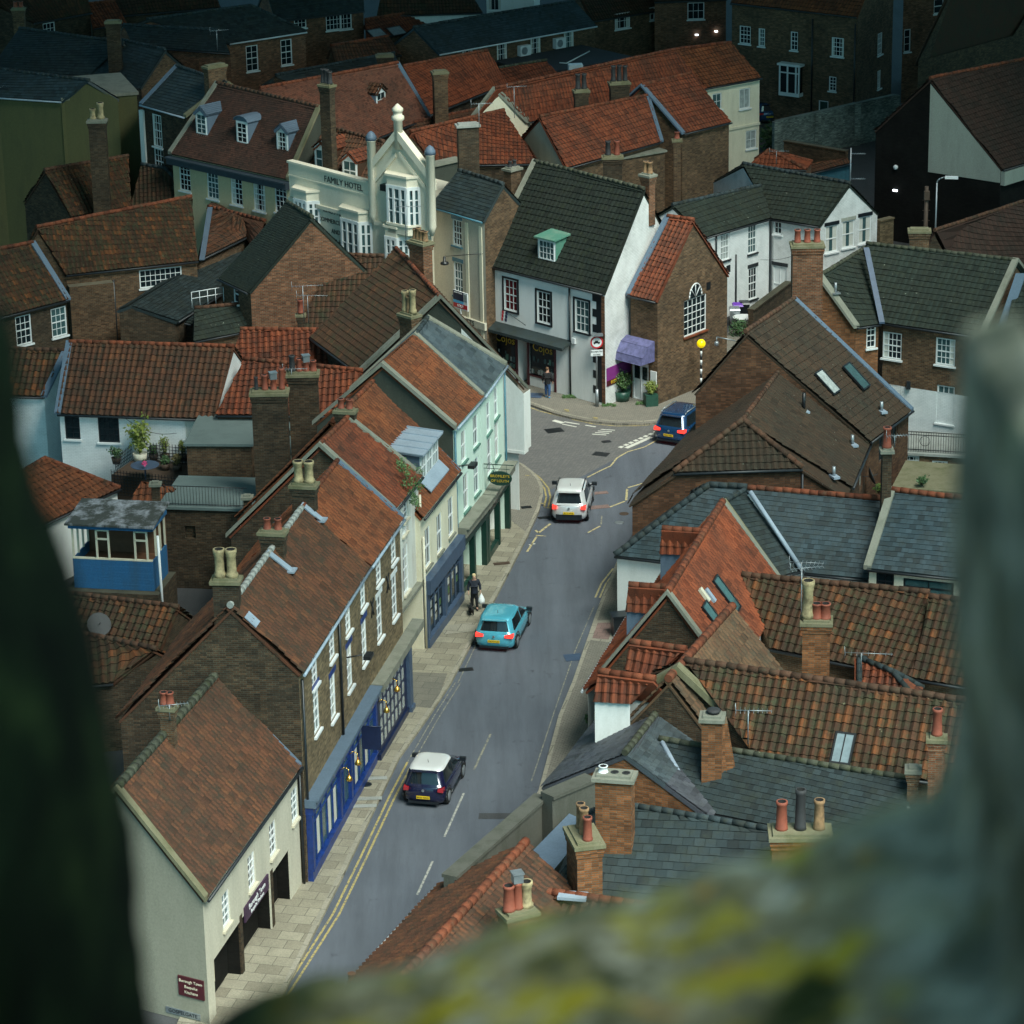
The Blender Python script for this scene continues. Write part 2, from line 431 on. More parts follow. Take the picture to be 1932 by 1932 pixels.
class House:
    def __init__(s, label, name='house', cat='house', group=None):
        s.label, s.name, s.cat, s.group = label, name, cat, group; s.root = None; s.walls = []; s.todo = []; s.vols = {}
    def setroot(s, p):
        if s.root is None: s.root = empty(s.name, (p[0], p[1], 0), s.label, s.cat, s.group)
    def vol(s, c, d, a, b, ze, pitch=45, zr=None, wall='brick', roof='pan_red', kind='pan', back=1.0, ends='gg', ov=.16, z0=0, rm='ridge_red', cop=None, walls='FRKL', square=False,
            wm=None, gutter='gutter_dark', part='roof', thick=0, zback=None, ridge_r=.11, zd=None, zrb=None, back2=None):
        zd = ze if zd is None else zd
        c3, d3 = W(c, ze), W(d, zd)
        u = (d3-c3); u.z = 0; u.normalize(); n = Vector((-u.y, u.x, 0))
        mid = lambda z: ((W(a, z)+W(b, z))/2-(c3+d3)/2).dot(n)
        if zr is None:
            best = None; zz = ze+.3; tp = math.tan(R(pitch))
            while zz < ze+11:
                h = mid(zz); e = abs(zz-ze-h*tp) if h > 0 else 99
                if best is None or e < best[0]: best = (e, zz)
                zz += .02
            zr = best[1]
            if best[0] > .3: print('PITCH?', s.label, best, mid(zr))
        if zrb is None: zrb = zr
        a3, b3 = W(a, zr), W(b, zrb)
        if square:  # regular rectangular plan from the mean half depth
            h = mid(zr); uu = lambda p: (p-c3).dot(u)
            a3 = c3+n*h+u*uu(a3); a3.z = zr; b3 = c3+n*h+u*uu(b3); b3.z = zr
        s.setroot((c3+d3)/2)
        K = back
        K2 = K if back2 is None else back2
        def mir(p, q, zb, K=K):
            r = q+(q-p)*K; return Vector((r.x, r.y, zb))
        zb = zr-(zr-ze)*K if zback is None else zback
        hl, hr = ends[0] == 'h', ends[1] == 'h'
        hh = (a3-c3).dot(n) if not hl else (b3-d3).dot(n)
        cb = mir(c3, a3, zb if back2 is None else zr-(zr-ze)*K2, K2) if not hl else Vector((*(c3+n*(2*(a3-c3).dot(n)))[:2], zb))
        db = mir(d3, b3, zb) if not hr else Vector((*(d3+n*(2*(b3-d3).dot(n)))[:2], zb))
        rb = MB()
        slope(rb, [c3, d3, b3, a3], kind)
        if K > .01: slope(rb, [db, cb, a3, b3], kind)
        if hl: slope(rb, [cb, c3, a3], kind)
        if hr: slope(rb, [d3, db, b3], kind)
        ro = rb.build(part, roof, s.root)
        if rm:
            r = MB(); ridge(r, a3, b3, ridge_r)
            if hl: ridge(r, c3, a3, ridge_r); ridge(r, cb, a3, ridge_r)
            if hr: ridge(r, d3, b3, ridge_r); ridge(r, db, b3, ridge_r)
            r.build('ridge_tiles', rm, ro)
        if gutter:
            g = MB(); n3 = -n*.06
            g.tube(c3+n3-Vector((0, 0, .07)), d3+n3-Vector((0, 0, .07)), .06, .06, 6); g.build('gutter', gutter, ro)
        if cop:  # stone or lead copings along the verges of the front slope
            for side, mt in zip('LR', cop):
                if not mt: continue
                k = MB(); p, q, r_ = (c3, a3, cb) if side == 'L' else (d3, b3, db)
                w_ = u*.16; up = Vector((0, 0, .1 if mt.startswith('stone') or mt.startswith('brick') else .05))
                for (x, y) in ((p, q), (r_, q)):
                    k.obox(x-w_+Vector((0, 0, -.06)), w_*2, y-x, up+Vector((0, 0, .09)))
                k.build('verge_coping', mt, ro)
        # walls, set in below the eaves
        i1, i2 = n*ov, u*.04
        fc, fd = c3+i1+i2, d3+i1-i2
        bc, bd = cb-n*(ov if K > .01 else .02)+i2, db-n*(ov if K > .01 else .02)-i2
        drop = ov*(zr-ze)/max(.3, abs(mid(zr)))-(.26 if KIND[kind][4] else .12)
        wm = wm or {}
        V = {}
        def addw(key, p, q, zt0, zt1, apex=None):
            w = Wall(p, q, None, wm.get(key, wall)); L = w.L
            poly = [(0, z0), (L, z0), (L, zt1)]
            if apex is not None:
                t = (apex-w.o).dot(w.u); poly.append((max(.01, min(L-.01, t)), apex.z-(.26 if KIND[kind][4] else .12)))
            poly.append((0, zt0)); w.poly = poly; V[key] = w; s.walls.append(w)
        if 'F' in walls: addw('F', fc, fd, ze+drop, zd+drop)
        if 'R' in walls: addw('R', fd, bd, zd+drop, zb+drop, None if hr else b3)
        if 'K' in walls: addw('K', bd, bc, zb+drop, zb+drop)
        if 'L' in walls: addw('L', bc, fc, zb+drop, ze+drop, None if hl else a3)
        print('VOL', s.label[:40], 'ze', round(ze,1), 'zr', round(zr,2), 'half', round(mid(zr),2), 'L', round((d3-c3).length,1)) if DEBUG else None
        V.update(c=c3, d=d3, a=a3, b=b3, cb=cb, db=db, u=u, n=n, zr=zr, ze=ze, roof=ro)
        return V
    def win(s, w, p, wd, ht, **k):
        a, z = w.sz(p); return window(s.root, w, a, z, wd, ht, **k)
    def finish(s):
        by = {}
        for w in s.walls:
            mb = by.setdefault(w.m, MB()); w.emit(mb)
        for m, mb in by.items(): mb.build('wall', m, s.root)
def roofpoint(V, p, back=False):
    n = (V['d']-V['c']).cross(V['a']-V['c']).normalized()
    return hit(p, V['c'], n), (n if n.z > 0 else -n)
def pot(root_ob, base, kind='red', h=.7, r=.13):
    mb = MB()
    mats = {'red': 'pot_red', 'cream': 'pot_cream', 'tan': 'pot_tan', 'black': 'pot_black', 'white': 'white_metal', 'cowl': 'pot_red'}[kind]
    b = Vector(base)
    if kind == 'cream': prof = [(r*1.3, 0), (r*1.3, h*.12), (r*1.02, h*.2), (r*.95, h*.72), (r*1.1, h*.76), (r*1.1, h*.84), (r*1.25, h*.9), (r*1.25, h), (r*.9, h), (r*.85, h*.8)]
    else: prof = [(r*1.12, 0), (r*1.1, h*.1), (r, h*.14), (r*.86, h*.86), (r*1.02, h*.9), (r*1.02, h), (r*.74, h), (r*.7, h*.82)]
    mb.lathe(b, prof, 12, 0, [0]*(len(prof)-2)+[1, 1])
    if kind == 'cowl':
        mb.box(b+Vector((0, 0, h+.14)), (.3, .3, .28), .3, 2); mb.box(b+Vector((0, 0, h+.30)), (.36, .36, .04), .3, 2)
    return mb.build('chimney_pot', [mats, 'soot', 'metal_grey'], root_ob)
def chimney(root, top, z, wpx, depth, h, rot, brick='brick_red', pots=(), cap='stone_moss', w=None, capt=.12, name='chimney', label=None, flash=None, across=False, band=True, plane=None, on=None):
    """top: pixel of the middle of the stack's top; z its height; wpx its width in the photo"""
    if on is not None: c = hit(top, on['a'], on['n']); z = c.z
    if plane is not None:   # stack whose near face is flush with a wall
        o_, n_ = plane; c = hit(top, o_-n_*(depth/2-.03), n_); z = c.z
    c = W(top, z); w = w or wpx/scale_at(c)
    k = wpx/scale_at(c)/((w+.2)*abs(math.cos(rot))+(depth+.2)*abs(math.sin(rot)))
    w = max(.35, (w+.2)*k-.2); depth = max(.3, (depth+.2)*k-.2)
    mb = MB(); hh = Vector((c.x, c.y, 0))
    mb.box((c.x, c.y, z-h/2-.3), (w, depth, h-.6), rot, 0)
    if band:
        mb.box((c.x, c.y, z-.225), (w+.07, depth+.07, .15), rot, 0); mb.box((c.x, c.y, z-.075), (w+.13, depth+.13, .15), rot, 0)
        mb.box((c.x, c.y, z-.45), (w+.0, depth+.0, .3), rot, 0)
    else: mb.box((c.x, c.y, z-.3), (w+.002, depth+.002, .6), rot, 0)
    mb.box((c.x, c.y, z+capt/2), (w+.2, depth+.2, capt), rot, 1)
    mb.box((c.x, c.y, z+capt+.04), (w-.06, depth-.06, .08), rot, 1)
    ob = mb.build(name, [brick, cap], root)
    if label: ob['label'] = label
    ca, sa = math.cos(rot), math.sin(rot)
    n = len(pots)
    for i, pp in enumerate(pots):
        t = ((i+.5)/n-.5)*(w-.05)
        k = pp if isinstance(pp, tuple) else (pp, .7)
        if across: x, y = 0, ((i+.5)/n-.5)*(depth-.05)
        else: x, y = t, 0
        pot(ob, (c.x+x*ca-y*sa, c.y+x*sa+y*ca, z+capt+.06), k[0], k[1], k[2] if len(k) > 2 else .14)
    return ob
def eaves_from_ridge(a, b, zr, half, pitch):
    """front eave pixels and height for a roof known by its ridge; front is on the right-hand side of b->a seen from above"""
    A_, B_ = W(a, zr), W(b, zr); u = (B_-A_).normalized(); out = Vector((u.y, -u.x, 0)); dz = half*math.tan(R(pitch))
    return PX(A_+out*half-Vector((0, 0, dz))), PX(B_+out*half-Vector((0, 0, dz))), zr-dz
def rotof(V): return math.atan2(V['u'].y, V['u'].x)
def aerial(root, p, z, h=1.2, rot=0, label=None, boom=1.2):
    b = W(p, z); mb = MB(); t = b+Vector((0, 0, h))
    mb.tube(b-Vector((0, 0, .3)), t, .022, .02, 6)
    d = Vector((math.cos(rot), math.sin(rot), 0)); e = Vector((-d.y, d.x, 0))
    mb.tube(t-d*boom*.35, t+d*boom*.65, .014, .014, 5)
    for i in range(9):
        q = t+d*boom*(-.33+.12*i); l = .28-.015*i
        mb.tube(q-e*l, q+e*l, .008, .008, 4)
    mb.tube(t-d*boom*.35-Vector((0, 0, .25)), t-d*boom*.35+Vector((0, 0, .25)), .012, .012, 4)
    return mb.build('aerial', 'metal_grey', root)
def skylight(root, V, p, w, h, glass='glass_sky', frame='dark_metal'):
    q, n = roofpoint(V, p)
    u = V['u']; v = n.cross(u).normalized()
    if v.z < 0: v = -v
    mb = MB(); o = q-u*w/2-v*h/2+n*.07
    for (a, b, cc, dd) in ((0, 0, w, .07), (0, h-.07, w, .07)): mb.obox(o+u*a+v*b, u*cc, v*dd, n*.09)
    for x in (0, w-.07): mb.obox(o+u*x+v*.07, u*.07, v*(h-.14), n*.09)
    ob = mb.build('skylight', frame, root)
    g = MB(); g.poly([o+u*.05+v*.05+n*.07, o+u*(w-.05)+v*.05+n*.07, o+u*(w-.05)+v*(h-.05)+n*.07, o+u*.05+v*(h-.05)+n*.07]); g.build('pane', glass, ob)
    return ob
def dish(root, p, wall, r=.35):
    a, z = wall.sz(p); c = wall.P(a, z, .3)
    mb = MB(); ax = (wall.n+Vector((0, 0, .35))+wall.u*.3).normalized()
    mb.lathe(c, [(.02, 0), (r*.5, .03), (r*.85, .09), (r, .14), (r*.98, .15)], 14, axis=ax); mb.tube(c, wall.P(a, z, 0), .02, .02, 5)
    mb.tube(c, c+ax*.4, .015, .015, 5)
    return mb.build('satellite_dish', 'dish_grey', root)
def dormer(root, V, p, w, h, depth, glass='glass', roofm='lead', wallm='lead', style='gable', nx=2, nz=4, fm='white_paint', facing=None, roofkind='plain'):
    """a dormer whose front-bottom middle is seen at pixel p on slope V"""
    q, n = roofpoint(V, p); u = V['u']; out = -V['n'].copy()
    o = q+out*.02
    z0, z1 = q.z, q.z+h
    P0, P1 = o-u*w/2, o+u*w/2
    w_ = Wall(P0, P1, [(0, z0-.25), (w, z0-.25), (w, z1), (w/2, z1+(.38*w if style == 'gable' else .001)), (0, z1)], wallm)
    mb = MB()
    fr = MB()
    dm = MB(); bk = -out*depth
    zz = Vector((0, 0, 1))
    for s0 in (P0, P1):
        pass
    a, b = Vector((P0.x, P0.y, 0)), Vector((P1.x, P1.y, 0))
    for pp, sgn in ((a, -1), (b, 1)):
        quad = [pp+zz*(z0-.25), pp+bk+zz*(z0-.25), pp+bk+zz*z1, pp+zz*z1]
        dm.poly(quad if sgn < 0 else quad[::-1])
    dm.poly([a+bk+zz*(z0-.25), b+bk+zz*(z0-.25), b+bk+zz*z1, a+bk+zz*z1]); dm.poly([a+zz*z1, b+zz*z1, b+bk+zz*z1, a+bk+zz*z1])
    body = dm.build('dormer', wallm, root)
    win = window(body, w_, w/2, z0+h/2, w-.16, h-.16, nx=nx, nz=nz, fm=fm, glass=glass, sill=None, dp=.06, fw=.06, bar=.025)
    w_.emit(fr); fr.build('front', fm, body)
    rf = MB()
    ovh = .12
    if style == 'gable':
        zt = z1+.42*w; ap = (a+b)/2
        e0, e1 = a-u*ovh+out*ovh, b+u*ovh+out*ovh
        sl = [e0+zz*(z1-.05), e0+bk+zz*(z1-.05)]; sr = [e1+zz*(z1-.05), e1+bk+zz*(z1-.05)]
        r0, r1 = ap+out*ovh+zz*zt, ap+bk+zz*zt
        slope(rf, [sl[1], sl[0], r0, r1], roofkind); slope(rf, [sr[0], sr[1], r1, r0], roofkind)
    elif style == 'flat':
        e0, e1 = a-u*ovh+out*ovh*1.6, b+u*ovh+out*ovh*1.6
        rf.obox(e0+zz*(z1), e1-e0, bk+zz*.25, zz*.08)
    elif style == 'curve':
        pts = []
        for i in range(7):
            t = math.pi*i/6; pts.append((a+b)/2+u*(-math.cos(t)*(w/2+ovh))+zz*(z1+math.sin(t)*.34*w)+out*ovh)
        for p_, q_ in zip(pts, pts[1:]): rf.poly([p_, q_, q_+bk, p_+bk], sm=True); rf.poly([p_-zz*.05, q_-zz*.05, q_, p_])
        rf.poly([x-out*.1 for x in pts])
    rf.build('dormer_roof', roofm, body)
    return body
# ---------------------------------------------------------------- the materials
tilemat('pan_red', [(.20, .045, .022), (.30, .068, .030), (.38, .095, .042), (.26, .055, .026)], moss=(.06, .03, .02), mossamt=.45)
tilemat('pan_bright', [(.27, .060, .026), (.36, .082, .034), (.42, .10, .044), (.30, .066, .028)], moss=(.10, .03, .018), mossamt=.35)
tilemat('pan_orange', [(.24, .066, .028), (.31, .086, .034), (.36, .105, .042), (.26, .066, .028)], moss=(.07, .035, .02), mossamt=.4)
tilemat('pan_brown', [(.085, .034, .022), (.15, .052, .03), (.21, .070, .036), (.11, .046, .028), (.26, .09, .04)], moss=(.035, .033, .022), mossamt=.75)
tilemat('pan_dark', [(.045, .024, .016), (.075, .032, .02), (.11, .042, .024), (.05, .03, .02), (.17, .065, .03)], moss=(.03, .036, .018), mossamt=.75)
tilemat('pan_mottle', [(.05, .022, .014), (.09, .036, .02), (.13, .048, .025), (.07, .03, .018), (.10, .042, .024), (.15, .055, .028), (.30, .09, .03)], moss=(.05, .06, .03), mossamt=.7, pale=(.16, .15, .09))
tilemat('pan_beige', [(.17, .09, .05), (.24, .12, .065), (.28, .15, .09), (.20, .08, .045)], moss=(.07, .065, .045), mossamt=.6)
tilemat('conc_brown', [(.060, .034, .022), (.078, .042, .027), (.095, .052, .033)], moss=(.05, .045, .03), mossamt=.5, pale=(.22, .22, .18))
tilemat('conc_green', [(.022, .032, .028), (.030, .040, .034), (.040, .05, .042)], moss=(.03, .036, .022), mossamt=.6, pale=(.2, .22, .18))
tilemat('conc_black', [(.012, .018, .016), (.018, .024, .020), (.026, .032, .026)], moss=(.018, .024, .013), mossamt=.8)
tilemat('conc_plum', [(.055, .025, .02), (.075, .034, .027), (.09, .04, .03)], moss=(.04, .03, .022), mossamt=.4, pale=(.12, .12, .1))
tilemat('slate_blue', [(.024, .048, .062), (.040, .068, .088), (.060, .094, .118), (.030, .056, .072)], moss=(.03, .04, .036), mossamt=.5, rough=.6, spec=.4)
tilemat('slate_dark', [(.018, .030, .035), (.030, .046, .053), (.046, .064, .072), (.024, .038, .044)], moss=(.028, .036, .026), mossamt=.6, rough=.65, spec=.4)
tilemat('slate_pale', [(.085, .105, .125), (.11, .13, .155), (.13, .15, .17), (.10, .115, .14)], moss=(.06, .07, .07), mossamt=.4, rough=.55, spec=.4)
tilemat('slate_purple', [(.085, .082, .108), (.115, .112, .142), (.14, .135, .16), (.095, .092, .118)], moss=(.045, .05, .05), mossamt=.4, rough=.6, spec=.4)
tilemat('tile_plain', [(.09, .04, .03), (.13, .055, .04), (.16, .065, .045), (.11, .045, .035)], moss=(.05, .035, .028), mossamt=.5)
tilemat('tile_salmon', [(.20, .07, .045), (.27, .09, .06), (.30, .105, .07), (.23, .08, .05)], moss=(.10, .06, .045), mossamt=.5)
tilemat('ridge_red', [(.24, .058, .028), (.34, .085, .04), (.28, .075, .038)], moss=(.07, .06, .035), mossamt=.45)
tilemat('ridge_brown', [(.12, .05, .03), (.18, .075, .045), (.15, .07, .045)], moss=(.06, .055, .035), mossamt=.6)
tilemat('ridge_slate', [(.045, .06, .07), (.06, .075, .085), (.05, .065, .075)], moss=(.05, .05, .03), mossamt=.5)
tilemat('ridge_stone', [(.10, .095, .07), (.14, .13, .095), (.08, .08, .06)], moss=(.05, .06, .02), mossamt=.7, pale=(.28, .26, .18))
brickmat('brick_red', (.20, .065, .032), (.28, .095, .045), (.20, .17, .13), .45)
brickmat('brick_orange', (.24, .080, .030), (.30, .105, .04), (.17, .12, .085), .3)
brickmat('brick_brown', (.13, .062, .034), (.19, .090, .046), (.17, .14, .105), .5)
brickmat('brick_tan', (.21, .135, .075), (.27, .175, .10), (.22, .17, .12), .3)
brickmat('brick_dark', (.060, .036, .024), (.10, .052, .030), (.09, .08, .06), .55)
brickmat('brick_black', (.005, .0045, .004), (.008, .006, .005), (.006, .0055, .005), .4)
brickmat('brick_wallworn', (.24, .26, .24), (.40, .41, .38), (.20, .21, .2), .6)
brickmat('brick_hall', (.11, .045, .025), (.15, .06, .03), (.09, .06, .045), .35)
brickmat('brick_white', (.72, .74, .74), (.76, .78, .78), (.62, .64, .64), .12, paint=None)
brickmat('brick_whiteworn', (.70, .71, .70), (.74, .75, .74), (.58, .59, .58), .25)
render_mat('render_cream', (.74, .68, .52), (.40, .36, .26), .5)
render_mat('render_pale', (.55, .52, .42), (.34, .33, .26), .6)
render_mat('render_white', (.74, .75, .72), (.40, .40, .36), .45)
render_mat('render_bright', (.84, .85, .84), (.5, .5, .46), .4)
render_mat('render_mint', (.66, .80, .70), (.42, .52, .46), .35)
render_mat('render_ochre', (.56, .47, .29), (.3, .25, .16), .5)
render_mat('render_pub', (.72, .66, .53), (.50, .46, .36), .4)
render_mat('render_pink', (.52, .46, .37), (.30, .27, .22), .5)
render_mat('render_olive', (.095, .095, .042), (.055, .06, .035), .6)
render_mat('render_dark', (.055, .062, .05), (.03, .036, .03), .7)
render_mat('render_shade', (.27, .255, .20), (.19, .19, .14), .6)  # darker copy of render_pale; gable shade put into the colour
render_mat('render_grey', (.34, .35, .30), (.2, .2, .17), .5)
render_mat('white_worn', (.66, .66, .60), (.22, .13, .09), .75)
render_mat('stone_moss', (.19, .175, .11), (.075, .08, .03), .9, fine=20)
render_mat('stone_grey', (.22, .22, .18), (.09, .10, .07), .8, fine=20)
render_mat('stone_dark', (.095, .095, .08), (.045, .05, .035), .9, fine=16)
render_mat('cement', (.30, .31, .29), (.15, .16, .14), .7, fine=20)
render_mat('flat_felt', (.13, .17, .165), (.08, .10, .10), .6, fine=25)
render_mat('felt_dark', (.045, .05, .055), (.03, .034, .036), .6, fine=25)
render_mat('felt_peel', (.05, .055, .05), (.50, .52, .58), 1.0, fine=4)
render_mat('lead', (.11, .155, .21), (.07, .10, .13), .5, rough=.5)
render_mat('lead_pale', (.30, .36, .43), (.18, .22, .27), .5, rough=.45)
render_mat('copper_green', (.075, .20, .15), (.24, .30, .24), .6, rough=.6)
render_mat('wood_blue', (.028, .12, .26), (.05, .08, .09), .6)
render_mat('curtain_cloth', (.55, .55, .50), (.4, .4, .38), .4)
plain('gutter_dark', (.018, .022, .026), .5); plain('gutter_white', (.6, .63, .66), .4); plain('gutter_lead', (.28, .35, .42), .45)
plain('white_paint', (.72, .74, .74), .45, var=.15); plain('cream_paint', (.62, .57, .44), .5, var=.15); plain('black_paint', (.012, .016, .02), .35)
plain('grey_paint', (.16, .20, .24), .45); plain('slate_paint', (.055, .085, .14), .45); plain('blue_paint', (.010, .035, .17), .4, var=.5); plain('navy_paint', (.010, .018, .055), .4)
plain('teal_paint', (.05, .15, .20), .45); plain('green_paint', (.008, .038, .028), .4); plain('sage_paint', (.09, .20, .16), .5); plain('maroon_paint', (.07, .012, .018), .4); plain('plum_paint', (.05, .022, .055), .5)
plain('dark_metal', (.012, .014, .016), .4); plain('metal_grey', (.30, .33, .35), .4, .6); plain('white_metal', (.72, .74, .75), .4); plain('soot', (.006, .006, .006), .9)
plain('pot_red', (.24, .062, .035), .7); plain('pot_cream', (.30, .24, .13), .8, var=.8); plain('pot_tan', (.24, .14, .07), .8, var=.7); plain('pot_black', (.03, .03, .032), .7)
plain('dish_grey', (.018, .022, .025), .6); plain('brass', (.85, .50, .10), .25, .9); plain('wood_dark', (.07, .045, .03), .7); plain('wood_brown', (.13, .06, .03), .6)
plain('glass', (.010, .018, .022), .06, spec=.5, var=0); plain('glass_teal', (.05, .10, .105), .08, spec=.5, var=.3); plain('glass_sky', (.20, .25, .27), .1, spec=.6, var=.2); plain('glass_pale', (.34, .37, .36), .15, spec=.5, var=.4)
plain('glass_red', (.13, .012, .02), .1, spec=.5, var=.3); plain('dark_inside', (.012, .011, .010), .9, var=0); plain('yellow_paint', (.75, .50, .02), .5, var=.1); plain('purple_paint', (.20, .03, .19), .5, var=.1)
plain('red_paint', (.55, .02, .03), .4, var=.1); plain('blue_light', (.10, .45, .75), .4, var=.1); plain('gold_paint', (.55, .36, .03), .4, var=.1)
plain('lamp_lit', (1, .9, .6), .4, var=0, emit=(1, .85, .5), es=1); plain('lamp_white', (1, 1, 1), .4, var=0, emit=(.85, .95, 1), es=1.2)
plain('globe_yellow', (.90, .68, .01), .25, var=.05, emit=(1, .7, .0), es=.12)
plain('awning_purple', (.12, .12, .25), .65, var=.5); plain('cornice_dark', (.03, .045, .06), .6); plain('plastic_green', (.02, .07, .05), .4); plain('plastic_purple', (.14, .02, .42), .4)
# foliage
def leafmat(name, a, b_):
    m, nt, b = mat(name); at = N(nt, 'ShaderNodeAttribute', attribute_name='rv')
    nt.links.new(ramp(nt, at.outputs['Fac'], [(0, a), (1, b_)]), b.inputs['Base Color']); b.inputs['Roughness'].default_value = .6
leafmat('leaf_green', (.02, .055, .02), (.06, .13, .04)); leafmat('leaf_yellow', (.09, .13, .02), (.22, .26, .05)); leafmat('leaf_mid', (.03, .08, .025), (.11, .20, .06)); leafmat('petal_pink', (.6, .03, .16), (.7, .12, .3)); leafmat('leaf_rust', (.12, .09, .03), (.2, .16, .06))
# road surfaces
def roadmat(name, base, alt, scale=1.2, grit=60, rough=.85, marks=True):
    m, nt, b = mat(name)
    n = noise(nt, .12*scale, 6, .6); c = mix(nt, band(nt, n, .3, .72), base, alt)
    if marks:
        s = noise(nt, .8, 5, .7, stretch=(1.6, .14, 1)); c = mix(nt, .45, c, ramp(nt, s, [(.3, (.3, .3, .3)), (.7, (.7, .7, .7))]), 'OVERLAY')
        d = noise(nt, .9, 6, .75); c = mix(nt, band(nt, d, .60, .72), c, (base[0]*.6, base[1]*.6, base[2]*.6))
    g = noise(nt, grit, 2, .7); c = mix(nt, .55, c, ramp(nt, g, [(.3, (.1, .1, .1)), (.7, (.9, .9, .9))]), 'OVERLAY')
    nt.links.new(c, b.inputs['Base Color']); b.inputs['Roughness'].default_value = rough; b.inputs['Specular IOR Level'].default_value = .3
    bump(nt, b, g, .3, .01)
roadmat('asphalt', (.086, .098, .120), (.112, .124, .146)); roadmat('asphalt_dark', (.05, .052, .055), (.07, .072, .075))
def pavemat(name, c1, c2, mortar, bw, rh, rot=0, ms=.015, stain=.4, worn=None):
    m, nt, b = mat(name)
    mp = N(nt, 'ShaderNodeMapping'); mp.inputs['Rotation'].default_value = (0, 0, rot); nt.links.new(pos(nt), mp.inputs[0])
    t = N(nt, 'ShaderNodeTexBrick'); t.inputs['Scale'].default_value = 1; t.inputs['Brick Width'].default_value = bw; t.inputs['Row Height'].default_value = rh
    t.inputs['Mortar Size'].default_value = ms; t.inputs['Color1'].default_value = c4(c1); t.inputs['Color2'].default_value = c4(c2); t.inputs['Mortar'].default_value = c4(mortar)
    t.offset_frequency = 2; nt.links.new(mp.outputs[0], t.inputs['Vector']); c = t.outputs['Color']
    n = noise(nt, .5, 6, .7); k = N(nt, 'ShaderNodeMath', operation='MULTIPLY'); k.inputs[1].default_value = stain; nt.links.new(band(nt, n, .4, .75), k.inputs[0])
    c = mix(nt, k.outputs[0], c, mortar)
    g = noise(nt, 22, 3, .7); c = mix(nt, .4, c, ramp(nt, g, [(.3, (.2, .2, .2)), (.7, (.8, .8, .8))]), 'OVERLAY')
    if worn: c = mix(nt, band(nt, noise(nt, 9, 4, .7), .5, .62), c, worn)
    nt.links.new(c, b.inputs['Base Color']); b.inputs['Roughness'].default_value = .85
    bump(nt, b, t.outputs['Fac'], -.3, .01)
pavemat('flags', (.225, .20, .148), (.33, .30, .225), (.12, .11, .085), .85, .62, R(14), .014, .5)
pavemat('flags_dark', (.15, .14, .115), (.19, .175, .14), (.10, .095, .08), .85, .62, R(14), .014, .6)
pavemat('block_paving', (.19, .175, .145), (.24, .215, .175), (.11, .105, .09), .22, .11, R(10), .012, .35)
pavemat('setts', (.125, .122, .122), (.165, .158, .15), (.085, .085, .085), .24, .13, R(-28), .012, .4)
pavemat('kerb_stone', (.27, .25, .20), (.33, .30, .24), (.14, .13, .1), .9, .9, R(14), .02, .4)
pavemat('tactile', (.20, .13, .115), (.24, .155, .135), (.14, .1, .09), .4, .4, R(14), .015, .3)
def wornmat(name, col, lo, hi, base):
    m, nt, b = mat(name); n = noise(nt, 7, 6, .8)
    nt.links.new(mix(nt, band(nt, n, lo, hi), base, col), b.inputs['Base Color']); b.inputs['Roughness'].default_value = .8
wornmat('mark_white', (.62, .61, .54), .34, .44, (.12, .125, .13)); wornmat('mark_yellow', (.42, .33, .12), .40, .52, (.12, .12, .11)); wornmat('mark_dash', (.42, .41, .36), .42, .54, (.115, .125, .14)); wornmat('mark_faint', (.30, .28, .2), .46, .56, (.10, .105, .115))
wornmat('mark_paleyellow', (.52, .43, .22), .40, .5, (.12, .12, .11))
def stonemat():
    m, nt, b = mat('parapet_stone')
    n1 = noise(nt, 34, 6, .75); c = ramp(nt, n1, [(.28, (.05, .055, .03)), (.5, (.30, .26, .15)), (.76, (.78, .69, .48))])
    c = mix(nt, band(nt, noise(nt, 22, 4, .6), .52, .60), c, (.50, .40, .04))
    c = mix(nt, band(nt, noise(nt, 36, 3, .5), .63, .68), c, (.62, .32, .03))
    c = mix(nt, band(nt, noise(nt, 27, 5, .65), .57, .66), c, (.78, .70, .55))
    c = mix(nt, band(nt, noise(nt, 15, 5, .7), .50, .64), c, (.035, .05, .015))
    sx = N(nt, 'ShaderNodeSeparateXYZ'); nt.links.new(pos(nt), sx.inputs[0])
    mp2 = N(nt, 'ShaderNodeMapRange'); mp2.inputs[1].default_value = .16; mp2.inputs[2].default_value = .19; nt.links.new(sx.outputs['X'], mp2.inputs[0])
    pale = ramp(nt, noise(nt, 19, 5, .7), [(.36, (.10, .11, .08)), (.5, (.32, .30, .23)), (.64, (.75, .68, .54))])
    c = mix(nt, mp2.outputs[0], c, mix(nt, .8, c, pale))   # right jamb mixed towards a paler, mottled stone tone
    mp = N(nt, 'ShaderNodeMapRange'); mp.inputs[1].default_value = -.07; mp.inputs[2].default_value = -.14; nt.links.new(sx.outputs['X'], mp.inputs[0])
    alg = ramp(nt, noise(nt, 16, 5, .65), [(.35, (.003, .006, .004)), (.55, (.010, .022, .009)), (.72, (.035, .06, .02))])  # alg: dark tones for the painted shade of the left jamb
    c = mix(nt, mp.outputs[0], c, alg)   # shade of the left jamb painted into the stone colour
    nt.links.new(c, b.inputs['Base Color']); b.inputs['Roughness'].default_value = .95; b.inputs['Specular IOR Level'].default_value = .1
stonemat()
